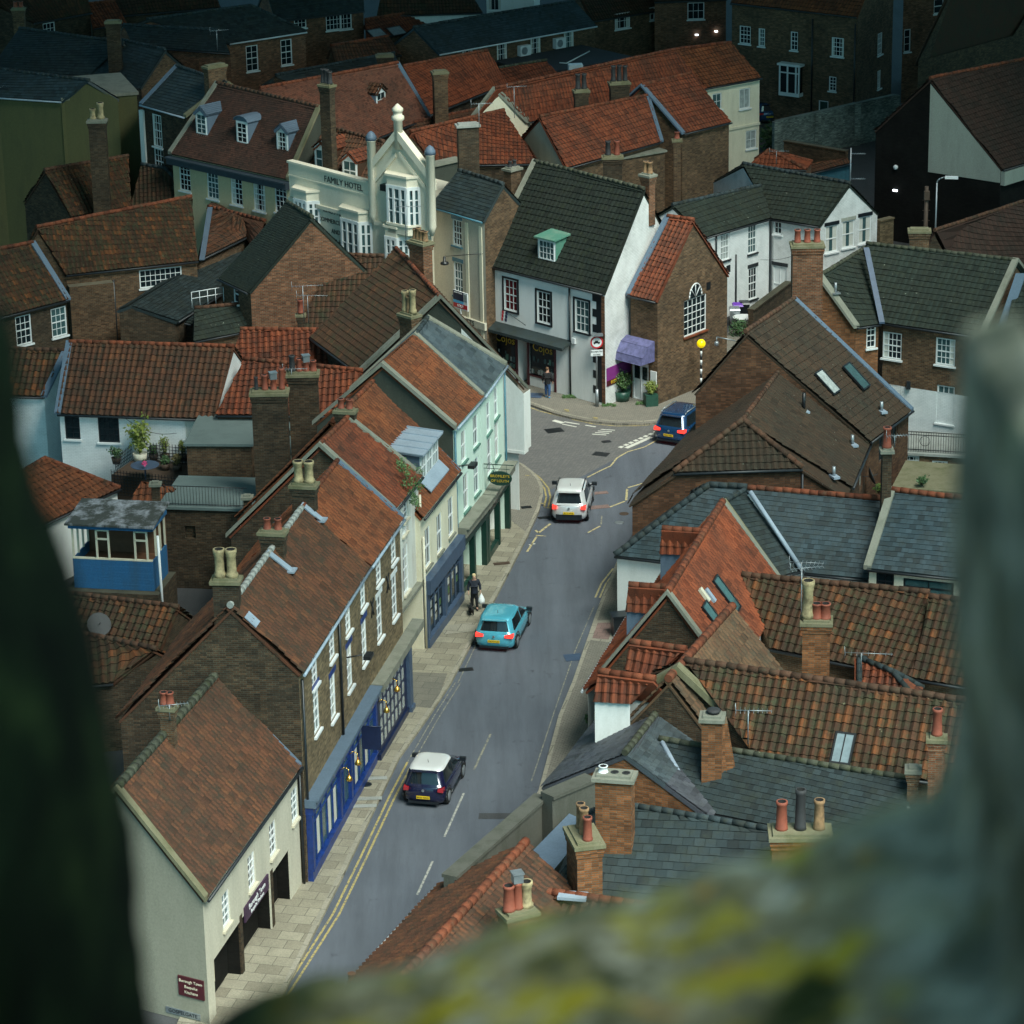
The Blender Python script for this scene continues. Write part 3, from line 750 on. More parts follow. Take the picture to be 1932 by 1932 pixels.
# ---------------------------------------------------------------- the ground, streets and pavements
def sheet(name, px, z, m, kind='structure', thick=0, kerb=None):
    mb = MB(); pts = [W(p, z) for p in px]
    mb.poly(pts)
    if thick:
        for i in range(len(pts)):
            a, b = pts[i], pts[(i+1) % len(pts)]; dn = Vector((0, 0, thick)); mb.poly([b, a, a-dn, b-dn]); 
    o = mb.build(name, m); return tag(o, kind=kind)
def triangulate(o):
    import bmesh
    bm = bmesh.new(); bm.from_mesh(o.data); bmesh.ops.recalc_face_normals(bm, faces=bm.faces); 
    bmesh.ops.triangulate(bm, faces=[f for f in bm.faces if len(f.verts) > 4]); bm.to_mesh(o.data); bm.free()
g = MB(); S = 900
g.poly([(-S, -200, -.012), (S, -200, -.012), (S, 1600, -.012), (-S, 1600, -.012)]); tag(g.build('ground', 'asphalt_dark'), kind='structure')
# street: from the bottom of the photo up to the junction, then off to the right and up to the left
kerbL = [tG(1330, 2300), tG(1520, 1932), tH(0, 1110), tH(330, 420), tH(500, 180), tE(620, 1932), tE(900, 1400), tE(1060, 1090), tE(1120, 960), tE(1140, 880), tE(1138, 830), tE(1120, 790), tE(1085, 750), tE(1030, 708), tE(965, 675), tE(880, 640), tE(700, 590)]
kerbR = [tH(300, 2400), tH(600, 1700), tH(880, 1120), tH(1120, 620), tH(1232, 200), tE(1313, 1932), tE(1400, 1680), tE(1462, 1500), tE(1560, 1260), tE(1640, 1100), tE(1740, 930), tE(1932, 760), tF(300, 560)]
kerbF = [tB(1300, 2150), tE(700, 250), tE(1010, 335), tE(1200, 404), tE(1300, 430), tE(1400, 450), tE(1560, 464), tE(1700, 466), tE(1790, 458), tE(1932, 430), tF(200, 370), tF(500, 250)]
road = kerbL + list(reversed(kerbF)) + list(reversed(kerbR))
o = sheet('road', road, 0, 'asphalt'); triangulate(o)
o = sheet('paved_junction', [tE(960, 640), tE(700, 560), tB(1300, 2170), tE(1010, 345), tE(1200, 414), tE(1400, 460), tE(1560, 474), tE(1790, 468), tE(1800, 512), tE(1600, 640), tE(1380, 755), tE(1290, 800), tE(1155, 850), tE(1115, 775), tE(1050, 712)], .004, 'setts'); triangulate(o)
def pavement(name, kerb, back, m, h=.11):
    o = sheet(name, kerb+back, h, m, thick=h+.01); triangulate(o)
    mb = MB(); kp = [W(p, 0) for p in kerb]
    mid = sum((W(p, 0) for p in back), Vector())/len(back)
    for a, b in zip(kp, kp[1:]):
        d = (b-a); d.normalize(); n = Vector((-d.y, d.x, 0))
        if n.dot(mid-a) < 0: n = -n
        z = Vector((0, 0, 1)); mb.obox(a-n*.02, (b-a), n*.16, z*(h+.004))
    mb.build('kerb', 'kerb_stone', o)
    return o
pavement('pavement', kerbL[:8], [tE(930, 990), tE(760, 900), tE(600, 1500), tE(200, 1932), tG(1600, 600), tG(1000, 1932), tG(900, 2300)], 'flags')
pavement('pavement', kerbL[7:], [tE(700, 650), tE(760, 905), tE(932, 990)], 'block_paving')
pavement('pavement', kerbR[:9], [tF(-200, 1500), tE(1700, 1650), tH(1700, 300), tH(1400, 900), tH(1000, 1900), tH(700, 2400)], 'block_paving')
pavement('pavement', kerbF, [tF(500, 100), tC(400, 1800), tE(1560, 300), tE(1000, 100), tB(1300, 2000)], 'block_paving')
# painted lines
mk = {}
def line(p, q, w, m, z=.009, dash=None, dbl=0):
    a, b = W(p, z), W(q, z); d = b-a; L = d.length; d.normalize(); n = Vector((-d.y, d.x, 0))
    mb = mk.setdefault(m, MB())
    segs = [(0, L)] if not dash else [(i*(dash[0]+dash[1]), min(L, i*(dash[0]+dash[1])+dash[0])) for i in range(int(L/(dash[0]+dash[1]))+1)]
    for o_ in ([0] if not dbl else [-dbl/2, dbl/2]):
        for s, e in segs:
            if e-s < .05: continue
            k = n*o_
            for t in range(max(1, int((e-s)/2))):
                m0 = s+(e-s)*t/max(1, int((e-s)/2)); m1 = s+(e-s)*(t+1)/max(1, int((e-s)/2))
                mb.poly([a+d*m0-n*w/2+k, a+d*m1-n*w/2+k, a+d*m1+n*w/2+k, a+d*m0+n*w/2+k])
def pline(pts, w, m, **k):
    for a, b in zip(pts, pts[1:]): line(a, b, w, m, **k)
pline([tG(1480, 2100), tG(1590, 1800), tH(-30, 1310), tH(120, 1000), tH(290, 640), tH(390, 450)], .085, 'mark_yellow', dbl=.22)
pline([tH(390, 450), tH(540, 190), tE(660, 1932)], .05, 'mark_faint', dbl=.22)
pline([tE(660, 1932), tE(800, 1640)], .05, 'mark_faint')
pline([tE(962, 682), tE(1040, 720), tE(1110, 770), tE(1160, 830), tE(1172, 880), tE(1160, 935)], .085, 'mark_yellow', dbl=.2)
pline([tE(1012, 326+20), tE(1130, 378+14), tE(1260, 424)], .085, 'mark_yellow', dbl=.2)
pline([tE(1310, 438), tE(1430, 464), tE(1560, 476), tE(1700, 474), tE(1800, 462), tE(1932, 440)], .085, 'mark_yellow', dbl=.2)
pline([tE(1450, 1450), tE(1485, 1370), tE(1552, 1285)], .085, 'mark_paleyellow', dbl=.2)
pline([tH(1075, 560), tH(1200, 180), tE(1320, 1760), tE(1430, 1500)], .05, 'mark_faint')
for a, b in ((tH(693, 625), tH(583, 872)), (tH(517, 1010), tH(430, 1200)), (tH(845, 290), tH(750, 495))): line(a, b, .085, 'mark_dash' if a != tH(845, 290) else 'mark_faint')
# give-way marks, zig-zags and arrows at the junction
line(tE(1200, 447), tE(1255, 462), .28, 'mark_white'); line(tE(1262, 455), tE(1440, 484), .12, 'mark_white', dash=(.9, .35)); line(tE(1250, 468), tE(1345, 487), .10, 'mark_white', dash=(.9, .6))
for k in range(4): line(tE(1420+16*k, 525-9*k), tE(1500+16*k, 530-9*k), .10, 'mark_white')
for k in range(8):
    t = k/7.5
    line(tE(1575+210*t, 602-92*t), tE(1575+210*t+17, 602-92*t-8), .22, 'mark_white')
    if k < 6: line(tE(1612+170*t*1.05, 604-74*t*1.05), tE(1612+170*t*1.05+24, 604-74*t*1.05-11), .24, 'mark_white')
pline([tE(1392, 770), tE(1470, 730), tE(1525, 705), tE(1560, 660), tE(1620, 625), tE(1715, 598), tE(1785, 560)], .09, 'mark_paleyellow')
pline([tE(1518, 938), tE(1605, 905)], .11, 'mark_paleyellow'); pline([tE(1612, 900), tE(1618, 835)], .11, 'mark_paleyellow'); pline([tE(1622, 828), tE(1735, 795)], .11, 'mark_paleyellow')
pline([tE(1395, 1083), tE(1465, 1045)], .09, 'mark_paleyellow'); pline([tE(1470, 1040), tE(1475, 985)], .07, 'mark_faint')
pline([tE(1183, 1032), tE(1115, 1085)], .12, 'mark_paleyellow'); pline([tE(1118, 1085), tE(1098, 1068)], .11, 'mark_paleyellow'); pline([tE(1100, 1098), tE(1158, 1102)], .09, 'mark_paleyellow')
pline([tE(1105, 1105), tE(1052, 1190)], .10, 'mark_paleyellow'); pline([tE(1062, 1152), tE(1098, 1145)], .09, 'mark_white')
for p in (tE(1040, 758), tE(1125, 915), tE(1150, 940)): line(p, (p[0]+30, p[1]+3), .10, 'mark_yellow', z=.125 if p[0] < tE(1140, 0)[0] else .009)
for p in (tE(1262, 385), tE(1425, 430)): line(p, (p[0]+26, p[1]+4), .12, 'mark_yellow', z=.13); line((p[0]+2, p[1]+8), (p[0]+28, p[1]+10), .1, 'mark_yellow', z=.13)
names = {'mark_dash': 'road_marking_dashes', 'mark_white': 'road_marking_white', 'mark_yellow': 'road_marking_yellow', 'mark_faint': 'road_marking_faded', 'mark_paleyellow': 'road_marking_cream'}
for m, mb in mk.items(): tag(mb.build(names[m], m), kind='structure')
# covers, drains, paved insets
def cover(p, w, d, label, m='dark_metal', rot=0.2, z=.012, name='manhole_cover', cat='manhole cover', round_=False, grp=None):
    c = W(p, z); mb = MB()
    if round_: mb.lathe(c-Vector((0, 0, .01)), [(w/2, 0), (w/2, .012), (w/2-.04, .014)], 14)
    else:
        mb.box(c, (w, d, .01), rot); 
        for i in range(5): mb.box(c+Vector((math.cos(rot)*(i-2)*w/6, math.sin(rot)*(i-2)*w/6, .006)), (w/11, d*.8, .006), rot)
    single(name, mb, m, label, cat, grp)
cover(tE(1150, 997), .62, .3, 'iron drain grating in the gutter behind the white car', name='drain_cover', cat='drain', rot=.25)
cover(tE(705, 1857), .62, .34, 'iron drain grating in the gutter below the turquoise car', name='drain_cover', cat='drain')
cover(tE(1313, 1788), .75, .75, 'large square iron cover on the road beside the right kerb', m='slate_paint')
cover(tE(1205, 504), .9, .7, 'square iron cover in the paved junction near the white painted marks', rot=.3)
cover(tE(1470, 638), .8, .6, 'square iron cover beside the dashed give way line', rot=-.4)
cover(tE(1500, 567), .45, .35, 'small iron cover in the middle of the paved junction', rot=.3)
cover(tE(1600, 975), .45, .45, 'round iron cover on the road right of the white car', round_=True, m='wood_dark')
cover(tE(1573, 1025), .45, .45, 'round grey cover on the road beyond the white hipped house', round_=True, m='metal_grey')
cover(tE(1455, 858), .95, .35, 'reddish patch of relaid road close beside the white car', m='tactile', name='road_patch', cat='road patch')
cover(tE(1462, 937), .95, .45, 'reddish square patch of relaid road behind the white car', m='tactile', name='road_patch', cat='road patch')
cover(tE(908, 1256), .75, .3, 'brown iron cover in the pavement below the oval hanging sign', m='wood_dark', z=.13)
cover(tE(1047, 938), .5, .3, 'dark iron cover in the curved block paving near the corner', z=.13)
cover(tH(143, 575), .42, .42, 'round black cover in the pavement beside the dark blue car', round_=True, z=.13)
cover(tE(1085, 305), 1.0, .8, 'large framed cover in the pavement in front of the gift shop', m='slate_paint', rot=-.2, z=.13)
cover(tE(665, 1625), 1.5, 1.0, 'pale stone slab cover in the pavement beside the turquoise car', m='kerb_stone', rot=.25, z=.128, name='pavement_slab', cat='slab')
for k, (p, l) in enumerate(((tH(190, 540), 'pale new slab in the pavement, topmost of three by the dark blue car'), (tH(160, 655), 'pale new slab in the pavement, middle of three by the dark blue car'), (tH(130, 697), 'pale new slab in the pavement, lowest of three by the dark blue car'))):
    cover(p, .95, .28, l, m='cement', rot=.05, z=.128, name='pavement_slab', cat='slab', grp='pale replacement slabs')
cover(tH(890, 755), 1.5, .5, 'dark cracked strip of patched tarmac near the parapet wall', m='asphalt_dark', rot=-.05, z=.004, name='road_patch', cat='road patch')
mb = MB(); mb.poly([W(p, .118) for p in (tE(1405, 1690), tE(1530, 1705), tE(1560, 1575), tE(1447, 1580))]); tag(mb.build('paved_inset', 'kerb_stone'), kind='structure')
mb = MB(); mb.poly([W(p, .123) for p in (tE(1420, 1680), tE(1512, 1688), tE(1545, 1592), tE(1452, 1592))]); tag(mb.build('paved_tactile', 'tactile'), kind='structure')
mb = MB(); mb.poly([W(p, .12) for p in (tE(360, 1870), tE(600, 1880), tE(560, 1990), tE(505, 2075), tE(330, 2060))]); tag(mb.build('paved_alley', 'flags_dark'), kind='structure')
# ================================================================ LEFT-HAND TERRACE along the street
# L1 cream rendered house at the lower left
h = House('cream rendered corner house with brown pantile roof and dark ground-floor arcade', name='corner_house'); L1 = h
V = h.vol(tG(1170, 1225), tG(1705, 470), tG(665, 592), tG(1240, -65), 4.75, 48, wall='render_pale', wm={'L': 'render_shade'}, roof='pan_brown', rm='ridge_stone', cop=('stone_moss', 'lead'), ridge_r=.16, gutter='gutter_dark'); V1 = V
for p, cu in ((tG(1280, 1280), None), (tG(1425, 1062), None), (tG(1545, 882), None), (tG(1668, 690), None)):
    h.win(V['F'], p, .78, 1.25, nx=2, nz=4, fm='white_paint', sill='cream_paint')
F = V['F']
for (pa, pb) in ((tG(1215, 1700), tG(1362, 1470)), (tG(1375, 1440), tG(1530, 1190)), (tG(1548, 1150), tG(1640, 1020))):
    a0, z0 = F.sz(pa); a1, z1 = F.sz(pb); zt = (z0+z1)/2
    a0 = max(.1, a0); zt = max(2.1, min(2.5, zt)); F.op.append((a0, a1, .02, zt, .55, 0)); mb = MB(); F.box(mb, a0+.01, a1-.01, .03, zt-.01, -.54, -.5); F.box(mb, a0+.005, a0+.03, .03, zt-.01, -.5, -.05); F.box(mb, a1-.03, a1-.005, .03, zt-.01, -.5, -.05); mb.build('recess', 'brick_black', h.root)  # near-black lining puts the recess shade into the colour
for px_ in (tG(1369, 1455), tG(1540, 1170)):
    a, z = F.sz(px_); mb = MB(); F.box(mb, a-.14, a+.14, 0, 2.3, -.3, .012); mb.build('pier', 'brick_dark', h.root)
for pa, pb in ((tG(1225, 1660), tG(1275, 1570)), (tG(1545, 1140), tG(1590, 1070))):
    a, z = F.sz(pa); mb = MB(); b, z = F.sz(pb)
    F.box(mb, a, b, .7, 1.95, -.499, -.46); mb.build('shop_window', 'glass_teal', h.root)
    mb = MB(); F.box(mb, a-.05, a, .65, 2.0, -.495, -.42); F.box(mb, b, b+.05, .65, 2.0, -.495, -.42); F.box(mb, a, b, .6, .7, -.495, -.42); F.box(mb, a, b, 1.95, 2.0, -.495, -.42); mb.build('shop_window_frame', 'cream_paint', h.root)
a0, z0 = F.sz(tG(1380, 1325)); a1, z1 = F.sz(tG(1512, 1115)); zm = (z0+z1)/2
mb = MB(); F.box(mb, a0, a1, zm-.28, zm+.28, 0, .06); sg = mb.build('shop_sign', 'plum_paint', h.root)
text('Borough Town', .30, 'white_paint', sg, F.P((a0+a1)/2, zm+.10, .065), F.u, (0, 0, 1)); text('Bespoke Kitchens', .2, 'white_paint', sg, F.P((a0+a1)/2, zm-.15, .065), F.u, (0, 0, 1))
Lw = V['L']; a, z = Lw.sz(tG(1085, 1725))
mb = MB(); Lw.box(mb, a-.5, a+.5, z-.36, z+.36, 0, .05); sg = mb.build('wall_sign', 'maroon_paint', h.root)
for i, t in enumerate(('Borough Town', 'Bespoke', 'Kitchens')): text(t, .15, 'cream_paint', sg, Lw.P(a, z+.2-.2*i, .055), Lw.u, (0, 0, 1))
a, z = Lw.sz(tG(1038, 1870)); mb = MB(); Lw.box(mb, a-.68, a+.68, z-.11, z+.11, 0, .03); sg = mb.build('street_nameplate', 'metal_grey', h.root); text('GOSPELGATE', .19, 'black_paint', sg, Lw.P(a, z, .035), Lw.u, (0, 0, 1))
chimney(h.root, tG(948, 150), V['zr']+.9, 128, .55, 2.6, rotof(V)+R(90), 'brick_brown', (('red', .45), ('red', .45)), w=.85, across=False, name='chimney')
aerial(h.root, tG(960, 165), V['zr']+.9, .25, .2, boom=1.0)
mb = MB(); p = F.P(F.L-.02, 0, .1); mb.tube(p, p+Vector((0, 0, 4.5)), .05, .05, 6); mb.build('downpipe', 'black_paint', h.root)
h.finish()
# L2 brown-brick shop
h = House('tan brick terrace with brown pantile roof and blue shopfront', name='terraced_shop'); L2 = h
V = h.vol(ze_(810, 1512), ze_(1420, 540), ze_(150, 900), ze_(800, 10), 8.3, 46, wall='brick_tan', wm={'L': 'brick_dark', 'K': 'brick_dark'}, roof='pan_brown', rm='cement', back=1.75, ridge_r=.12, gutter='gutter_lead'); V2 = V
F = V['F']
for i, (p, q, ln) in enumerate(((ze_(918, 1475), ze_(935, 1840), 'blue_paint'), (ze_(1075, 1235), ze_(1085, 1720), 'blue_paint'), (ze_(1220, 1000), ze_(1235, 1450), 'blue_paint'), (ze_(1355, 775), ze_(1368, 1220), 'blue_paint'))):
    h.win(F, p, .9, 1.25, nx=2, nz=4, curtain=((0, .2),) if i % 2 else None); h.win(F, q, .9, 1.75, nx=2, nz=4, lintel=ln, curtain=((0, .25), (.75, 1)) if i == 1 else None)
# blue shopfront under the lead ledge
L = F.L
mb = MB(); F.box(mb, 0, L, 3.05, 3.3, 0, .42); F.box(mb, 0, L, 3.3, 3.36, 0, .5); mb.build('cornice', 'lead', h.root)
split = L-.05
mb = MB(); F.box(mb, .05, split, 2.75, 3.04, 0, .3); F.box(mb, .05, split, 0, .5, 0, .2); F.box(mb, .05, split, .502, .58, 0, .26)
n = 12
for i in range(n+1):
    x = .05+(split-.2)*i/n; F.box(mb, x, x+(.07 if i not in (0, 5, 7, n) else .25), .585, 2.74, .02, .15 if i not in (0, 5, 7, n) else .24)
F.box(mb, .05, split, 2.15, 2.21, .05, .14); mb.build('shopfront', 'blue_paint', h.root)
mb = MB(); F.box(mb, .1, split-.1, .67, 2.64, .08, .1); mb.build('shop_window', 'glass_teal', h.root)
mb = MB()
for i in range(n):
    if i in (0, 1, 3, 4, 8, 10):
        x = .16+(split-.2)*i/n; mb = MB(); F.box(mb, x, x+.5, .7, 2.1, .101, .112); mb.build('display_curtain', 'curtain_cloth', h.root)
for p in (ze_(1428, 1830), ze_(1525, 1640), tG(1885, 545), tG(1932+3, 445)):
    a, z = F.sz(p); z = min(max(z, 2.35), 2.9); c = F.P(a, z, .62); mb = MB()
    mb.path([F.P(a, z+.3, .3), F.P(a, z+.42, .45), F.P(a, z+.36, .6), c+Vector((0, 0, .12))], .018, 5)
    mb.lathe(c-Vector((0, 0, .1)), [(.12, 0), (.13, .05), (.10, .12), (.04, .22)], 10); mb.build('wall_lamp', 'brass', h.root)
a, z = F.sz(tH(65, 330)); mb = MB(); o = F.P(a, 2.05, .35); mb.obox(o, F.n*.75, F.u*.06, Vector((0, 0, .95))); mb.tube(F.P(a, 3.02, .1), F.P(a, 3.02, 1.15), .02, .02, 5); hs = mb.build('hanging_sign', 'navy_paint', h.root)
text('THE SHOP', .14, 'gold_paint', hs, o+F.n*.37-F.u*.01+Vector((0, 0, .3)), F.n, (0, 0, 1)) if False else None
a, z = F.sz(ze_(1125, 1150)); mb = MB(); mb.tube(F.P(a, 3.4, .08), F.P(a, 8.2, .08), .05, .05, 6); mb.build('downpipe', 'black_paint', h.root)
mb = MB(); mb.tube(F.P(.1, .0, .1), F.P(.1, 8.0, .1), .05, .05, 6); mb.build('downpipe', 'black_paint', h.root)
a, z = F.sz(ze_(1200, 1220)); mb = MB(); mb.tube(F.P(a, 6.0, 0), F.P(a, 6.15, .6), .03, .03, 6); mb.box(F.P(a, 6.12, .85), (.28, .55, .14), rotof(V)+R(90)); mb.build('street_light', 'dark_metal', h.root)
rr = rotof(V)
chimney(h.root, ze_(118, 680), V['zr']+1.7, 187, .8, 3.6, math.atan2(V['L'].u.y, V['L'].u.x), 'brick_dark', (('cream', 1.05, .17), ('cream', 1.05, .17)), w=1.25, plane=(V['L'].o, V['L'].n), band=False)
chimney(h.root, ze_(540, 245), 0, 290*.625, .7, 2.4, rr+R(90), 'brick_dark', (('red', .42), ('red', .42)), w=1.3, on=V)
chimney(h.root, zd(340, 1025), 0, 285*.625, .75, 2.7, rr+R(90), 'brick_dark', (('cream', .85, .17), ('cream', .85, .17)), w=1.25, on=V)
for (p, q, r_) in ((ze_(385, 480), ze_(480, 410), ze_(690, 590)), (zd(190, 1280), zd(310, 1185), zd(485, 1340))):
    mb = MB(); nn = roofpoint(V, r_)[1]; A_ = W(q, V['zr']+.12); B_ = roofpoint(V, r_)[0]+nn*.06
    mb.obox(A_-V['u']*.15, V['u']*.35, B_-A_, nn*.05); mb.box(B_+nn*.03, (.5, .35, .06), rr); mb.build('flashing', 'lead_pale', h.root)
mb = MB(); q, nn = roofpoint(V, ze_(278, 1000)); mb.obox(q+nn*.05-V['u']*.1, V['u']*.55, (V['c']-V['a']).normalized()*.55, nn*.04); mb.build('flashing', 'lead_pale', h.root)
h.finish()
# L3 tan brick with red roof
h = House('tan brick terrace with orange pantile roof beside the peeling cream house', name='terraced_house'); L3 = h
V = h.vol(ze_(1425, 540), zd(1240, 1312), ze_(800, 10), zd(640, 792), 8.3, 46, wall='brick_tan', roof='pan_orange', rm='ridge_red', back=1.2, cop=(None, 'lead'), gutter='gutter_lead'); V3 = V
F = V['F']
for p, q in ((ze_(1497, 555), ze_(1505, 1000)), (ze_(1632, 365), ze_(1640, 815))):
    h.win(F, p, .9, 1.25, nx=2, nz=4); h.win(F, q, .9, 1.8, nx=2, nz=4, lintel='white_paint')
mb = MB(); F.box(mb, 0, F.L+1.6, 3.05, 3.36, 0, .5); mb.build('cornice', 'stone_grey', h.root)
L = F.L
mb = MB(); F.box(mb, 0+.02, L-.55, .1, 3.04, 0, .22); F.box(mb, 0+.02, L-.55, 0, .35, .221, .3); sf = mb.build('shop_panel', 'navy_paint', h.root)
mb = MB(); mbw = MB()
for i in range(7):
    for k in range(4):
        x = 0+.35+i*(L-1.1-0)/7; z = .62+k*.62
        mb = MB(); F.box(mb, x, x+.30, z, z+.34, .22, .235); mb.lathe(F.P(x+.15, z+.34, .222), [(.15, 0), (.15, .0129)], 12, axis=F.n); mb.build('arched_picture', 'glass_pale', sf)
mb = MB(); F.box(mb, L-.5, L-.02, .3, 3.04, 0, .35); F.box(mb, L-.55, L+.03, 0, .3, 0, .42); mb.build('pilaster', 'slate_paint', h.root)
for p in (ze_(1435, 915), ze_(1575, 690)):
    a, z = F.sz(p); mb = MB()
    for s_ in (-1, 1): mb.tube(F.P(a-.2*s_, z-.35, .03), F.P(a+.2*s_, z+.35, .03), .03, .03, 5)
    mb.build('wall_tie', 'dark_metal', h.root)
h.finish()
# L4 cream, peeling paint
h = House('peeling cream house with weeds on its gutter and archway below', name='terraced_house'); L4 = h
V = h.vol(zd(1160, 1245), zd(1405, 930), zd(482, 640), zd(735, 398), 7.7, 46, wall='white_worn', wm={'L': 'brick_dark'}, roof='pan_red', rm='ridge_red', back=1.35, cop=('stone_grey', 'stone_grey')); V4 = V
F = V['F']
for p, wd, ht in ((zd(1255, 1220), .8, 1.05), (zd(1262, 1770), .85, 2.1), (zd(1250, 1400), .8, .5)): h.win(F, p, wd, ht, nx=2, nz=4, sill='cream_paint')
F.op.append((.35, F.L-.35, .02, 3.0, 3.0, 0))
mb = MB(); F.box(mb, 0, F.L, 3.02, 3.2, 0, .25); mb.build('cornice', 'stone_grey', h.root)
mb = MB(); mb.tube(F.P(F.L-.1, .1, .09), F.P(F.L-.1, 6.9, .09), .05, .05, 6); mb.build('downpipe', 'cream_paint', h.root)
chimney(h.root, zd(713, 355), 0, 235*.625, .6, 1.8, rotof(V)+R(90), 'brick_dark', (('red', .42), ('red', .42)), w=1.2, on=V)
h.finish()
# L5 cream with dormer
h = House('cream house with bright pantile roof, flat glazed dormer and grey shopfront', name='terraced_shop'); L5 = h
V = h.vol(zd(1418, 1312), zd(1752, 890), zd(600, 430), zd(1015, 20), 6.1, 46, wall='render_cream', roof='pan_orange', rm='ridge_red', back=1.2, cop=(None, 'lead')); V5 = V
F = V['F']
for p in (zd(1460, 1570), zd(1565, 1445), zd(1668, 1295)): h.win(F, p, .85, 1.75, nx=2, nz=2, sill='stone_grey')
L = F.L
mb = MB(); F.box(mb, .15, L-.05, 2.55, 3.2, 0, .35); F.box(mb, .15, L-.05, 0, .5, 0, .25)
for i in range(9):
    x = .15+(L-.35)*i/8; F.box(mb, x, x+(.08 if i % 4 else .25), .5, 2.54, 0, .085 if i % 4 else .2)
F.box(mb, .15, L-.05, 1.95, 2.0, .02, .08); mb.build('shopfront', 'slate_paint', h.root)
mb = MB(); F.box(mb, .2, L-.1, .51, 2.54, .03, .05); mb.build('shop_window', 'glass', h.root)
mb = MB()
for i in range(8):
    for k in range(3):
        if random.random() < .75:
            x = .32+(L-.35)*i/8; z = .75+k*.42; mb = MB(); F.box(mb, x, x+.26, z, z+.3, .051, .056); mb.build('display_card', random.choice(('glass_pale', 'glass_pale', 'curtain_cloth', 'leaf_mid')), h.root)
mb = MB(); mb.tube(F.P(.12, .1, .1), F.P(.12, 5.2, .1), .05, .05, 6); mb.build('downpipe', 'cream_paint', h.root)
# flat lead dormer, wide
u, n, q = V['u'], V['n'], None
nn = (V['d']-V['c']).cross(V['a']-V['c']).normalized()
q0, _ = roofpoint(V, zd(1392, 1010)); q1, _ = roofpoint(V, zd(1578, 830))
wl = (q1-q0).dot(u); zb_ = (q0.z+q1.z)/2; ztop = zb_+1.35
P0 = Vector((q0.x, q0.y, 0)); P1 = P0+u*wl
dw = Wall(P0, P1, [(0, zb_-.1), (wl, zb_-.1), (wl, ztop), (0, ztop)], 'white_paint')
db = MB(); bk = n*2.4
for pp, sg_ in ((P0, -1), (P1, 1)):
    Z = Vector((0, 0, 1)); qd = [pp+Z*(zb_-.2), pp+bk+Z*(zb_-.2), pp+bk+Z*ztop, pp+Z*ztop]; db.poly(qd if sg_ < 0 else qd[::-1])
db.poly([P0+bk+Z*zb_, P1+bk+Z*zb_, P1+bk+Z*ztop, P0+bk+Z*ztop]); db.poly([P0+Z*(ztop-.003), P1+Z*(ztop-.003), P1+bk+Z*(ztop-.003), P0+bk+Z*(ztop-.003)])
dm = db.build('dormer', 'lead', h.root)
for i in range(3): window(dm, dw, wl*(i+.5)/3, (zb_+ztop)/2+.02, wl/3-.12, 1.2, nx=3, nz=2, sash=False, sill=None, dp=.08, fw=.06, glass='glass_teal')
mb = MB(); dw.emit(mb); mb.build('front', 'white_paint', dm)
mb = MB(); o_ = P0-u*.15-n*.2; mb.obox(o_+Vector((0, 0, ztop)), u*(wl+.3), n*2.7+Vector((0, 0, .22)), Vector((0, 0, .07)))
for i in range(5): mb.obox(o_+u*((wl+.3)*i/4-.03)+Vector((0, 0, ztop+.07)), u*.06, n*2.7+Vector((0, 0, .22)), Vector((0, 0, .05)))
mb.build('dormer_roof', 'lead_pale', dm)
mb = MB(); qa = q0-n*.02; mb.obox(qa+Vector((0, 0, .10)), u*wl, -n*.45-Vector((0, 0, .42)), Vector((0, 0, .06))); mb.build('flashing', 'lead_pale', dm)
h.finish()
# L6 mint shop
h = House('mint green three-storey shop with oval hanging sign and green shopfront', name='terraced_shop'); L6 = h
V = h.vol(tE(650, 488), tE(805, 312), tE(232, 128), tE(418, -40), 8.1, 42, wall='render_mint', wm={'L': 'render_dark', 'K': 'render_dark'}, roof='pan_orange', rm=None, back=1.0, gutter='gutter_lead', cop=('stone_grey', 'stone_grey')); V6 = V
VB = h.vol(tE(806, 312), tE(935, 132), tE(418, -40), (2420, 1800), 8.1, zr=V['zr'], wall='render_mint', wm={'R': 'render_white', 'K': 'render_dark'}, roof='slate_pale', kind='bigslate', rm='ridge_slate', gutter='gutter_lead', cop=(None, 'stone_grey'))
for W_, pts in ((V['F'], ((tE(693, 590), tE(706, 850)), (tE(760, 505), tE(765, 760)))), (VB['F'], ((tE(832, 430), tE(838, 650)), (tE(875, 345), tE(880, 560))))):
    for p, q in pts:
        h.win(W_, p, .8, 1.45, nx=2, nz=2, sill='sage_paint'); h.win(W_, q, .85, 1.7, nx=2, nz=2, sill='sage_paint')
F = V['F']; L = F.L
for W_ in (V['F'], VB['F']):
    mb = MB(); W_.box(mb, 0, W_.L, 2.95, 3.35, 0, .5); W_.box(mb, 0, W_.L, 3.352, 3.42, 0, .62); mb.build('cornice', 'stone_grey', h.root)
    mb = MB(); W_.box(mb, 0, W_.L, 2.4, 2.94, 0, .3); W_.box(mb, 0, .3, 0, 2.4, 0, .25); W_.box(mb, W_.L-.3, W_.L, 0, 2.4, 0, .25); W_.box(mb, W_.L/2-.12, W_.L/2+.12, 0, 2.4, 0, .25); W_.box(mb, .3, W_.L/2, 0, .4, 0, .2); mb.build('shopfront', 'green_paint', h.root)
    W_.op.append((.35, W_.L-.35, .05, 2.4, 1.4, 0))
    mb = MB(); W_.box(mb, .36, W_.L-.36, .06, 2.39, -1.38, -1.35); mb.build('shop_window', 'glass', h.root)
mb = MB(); mb.tube(F.P(.05, .1, .08), F.P(.05, 7.9, .08), .05, .05, 6); mb.build('downpipe', 'teal_paint', h.root)
mb = MB(); mb.tube(VB['F'].P(VB['F'].L-.05, .1, .08), VB['F'].P(VB['F'].L-.05, 7.9, .08), .05, .05, 6); mb.build('downpipe', 'teal_paint', h.root)
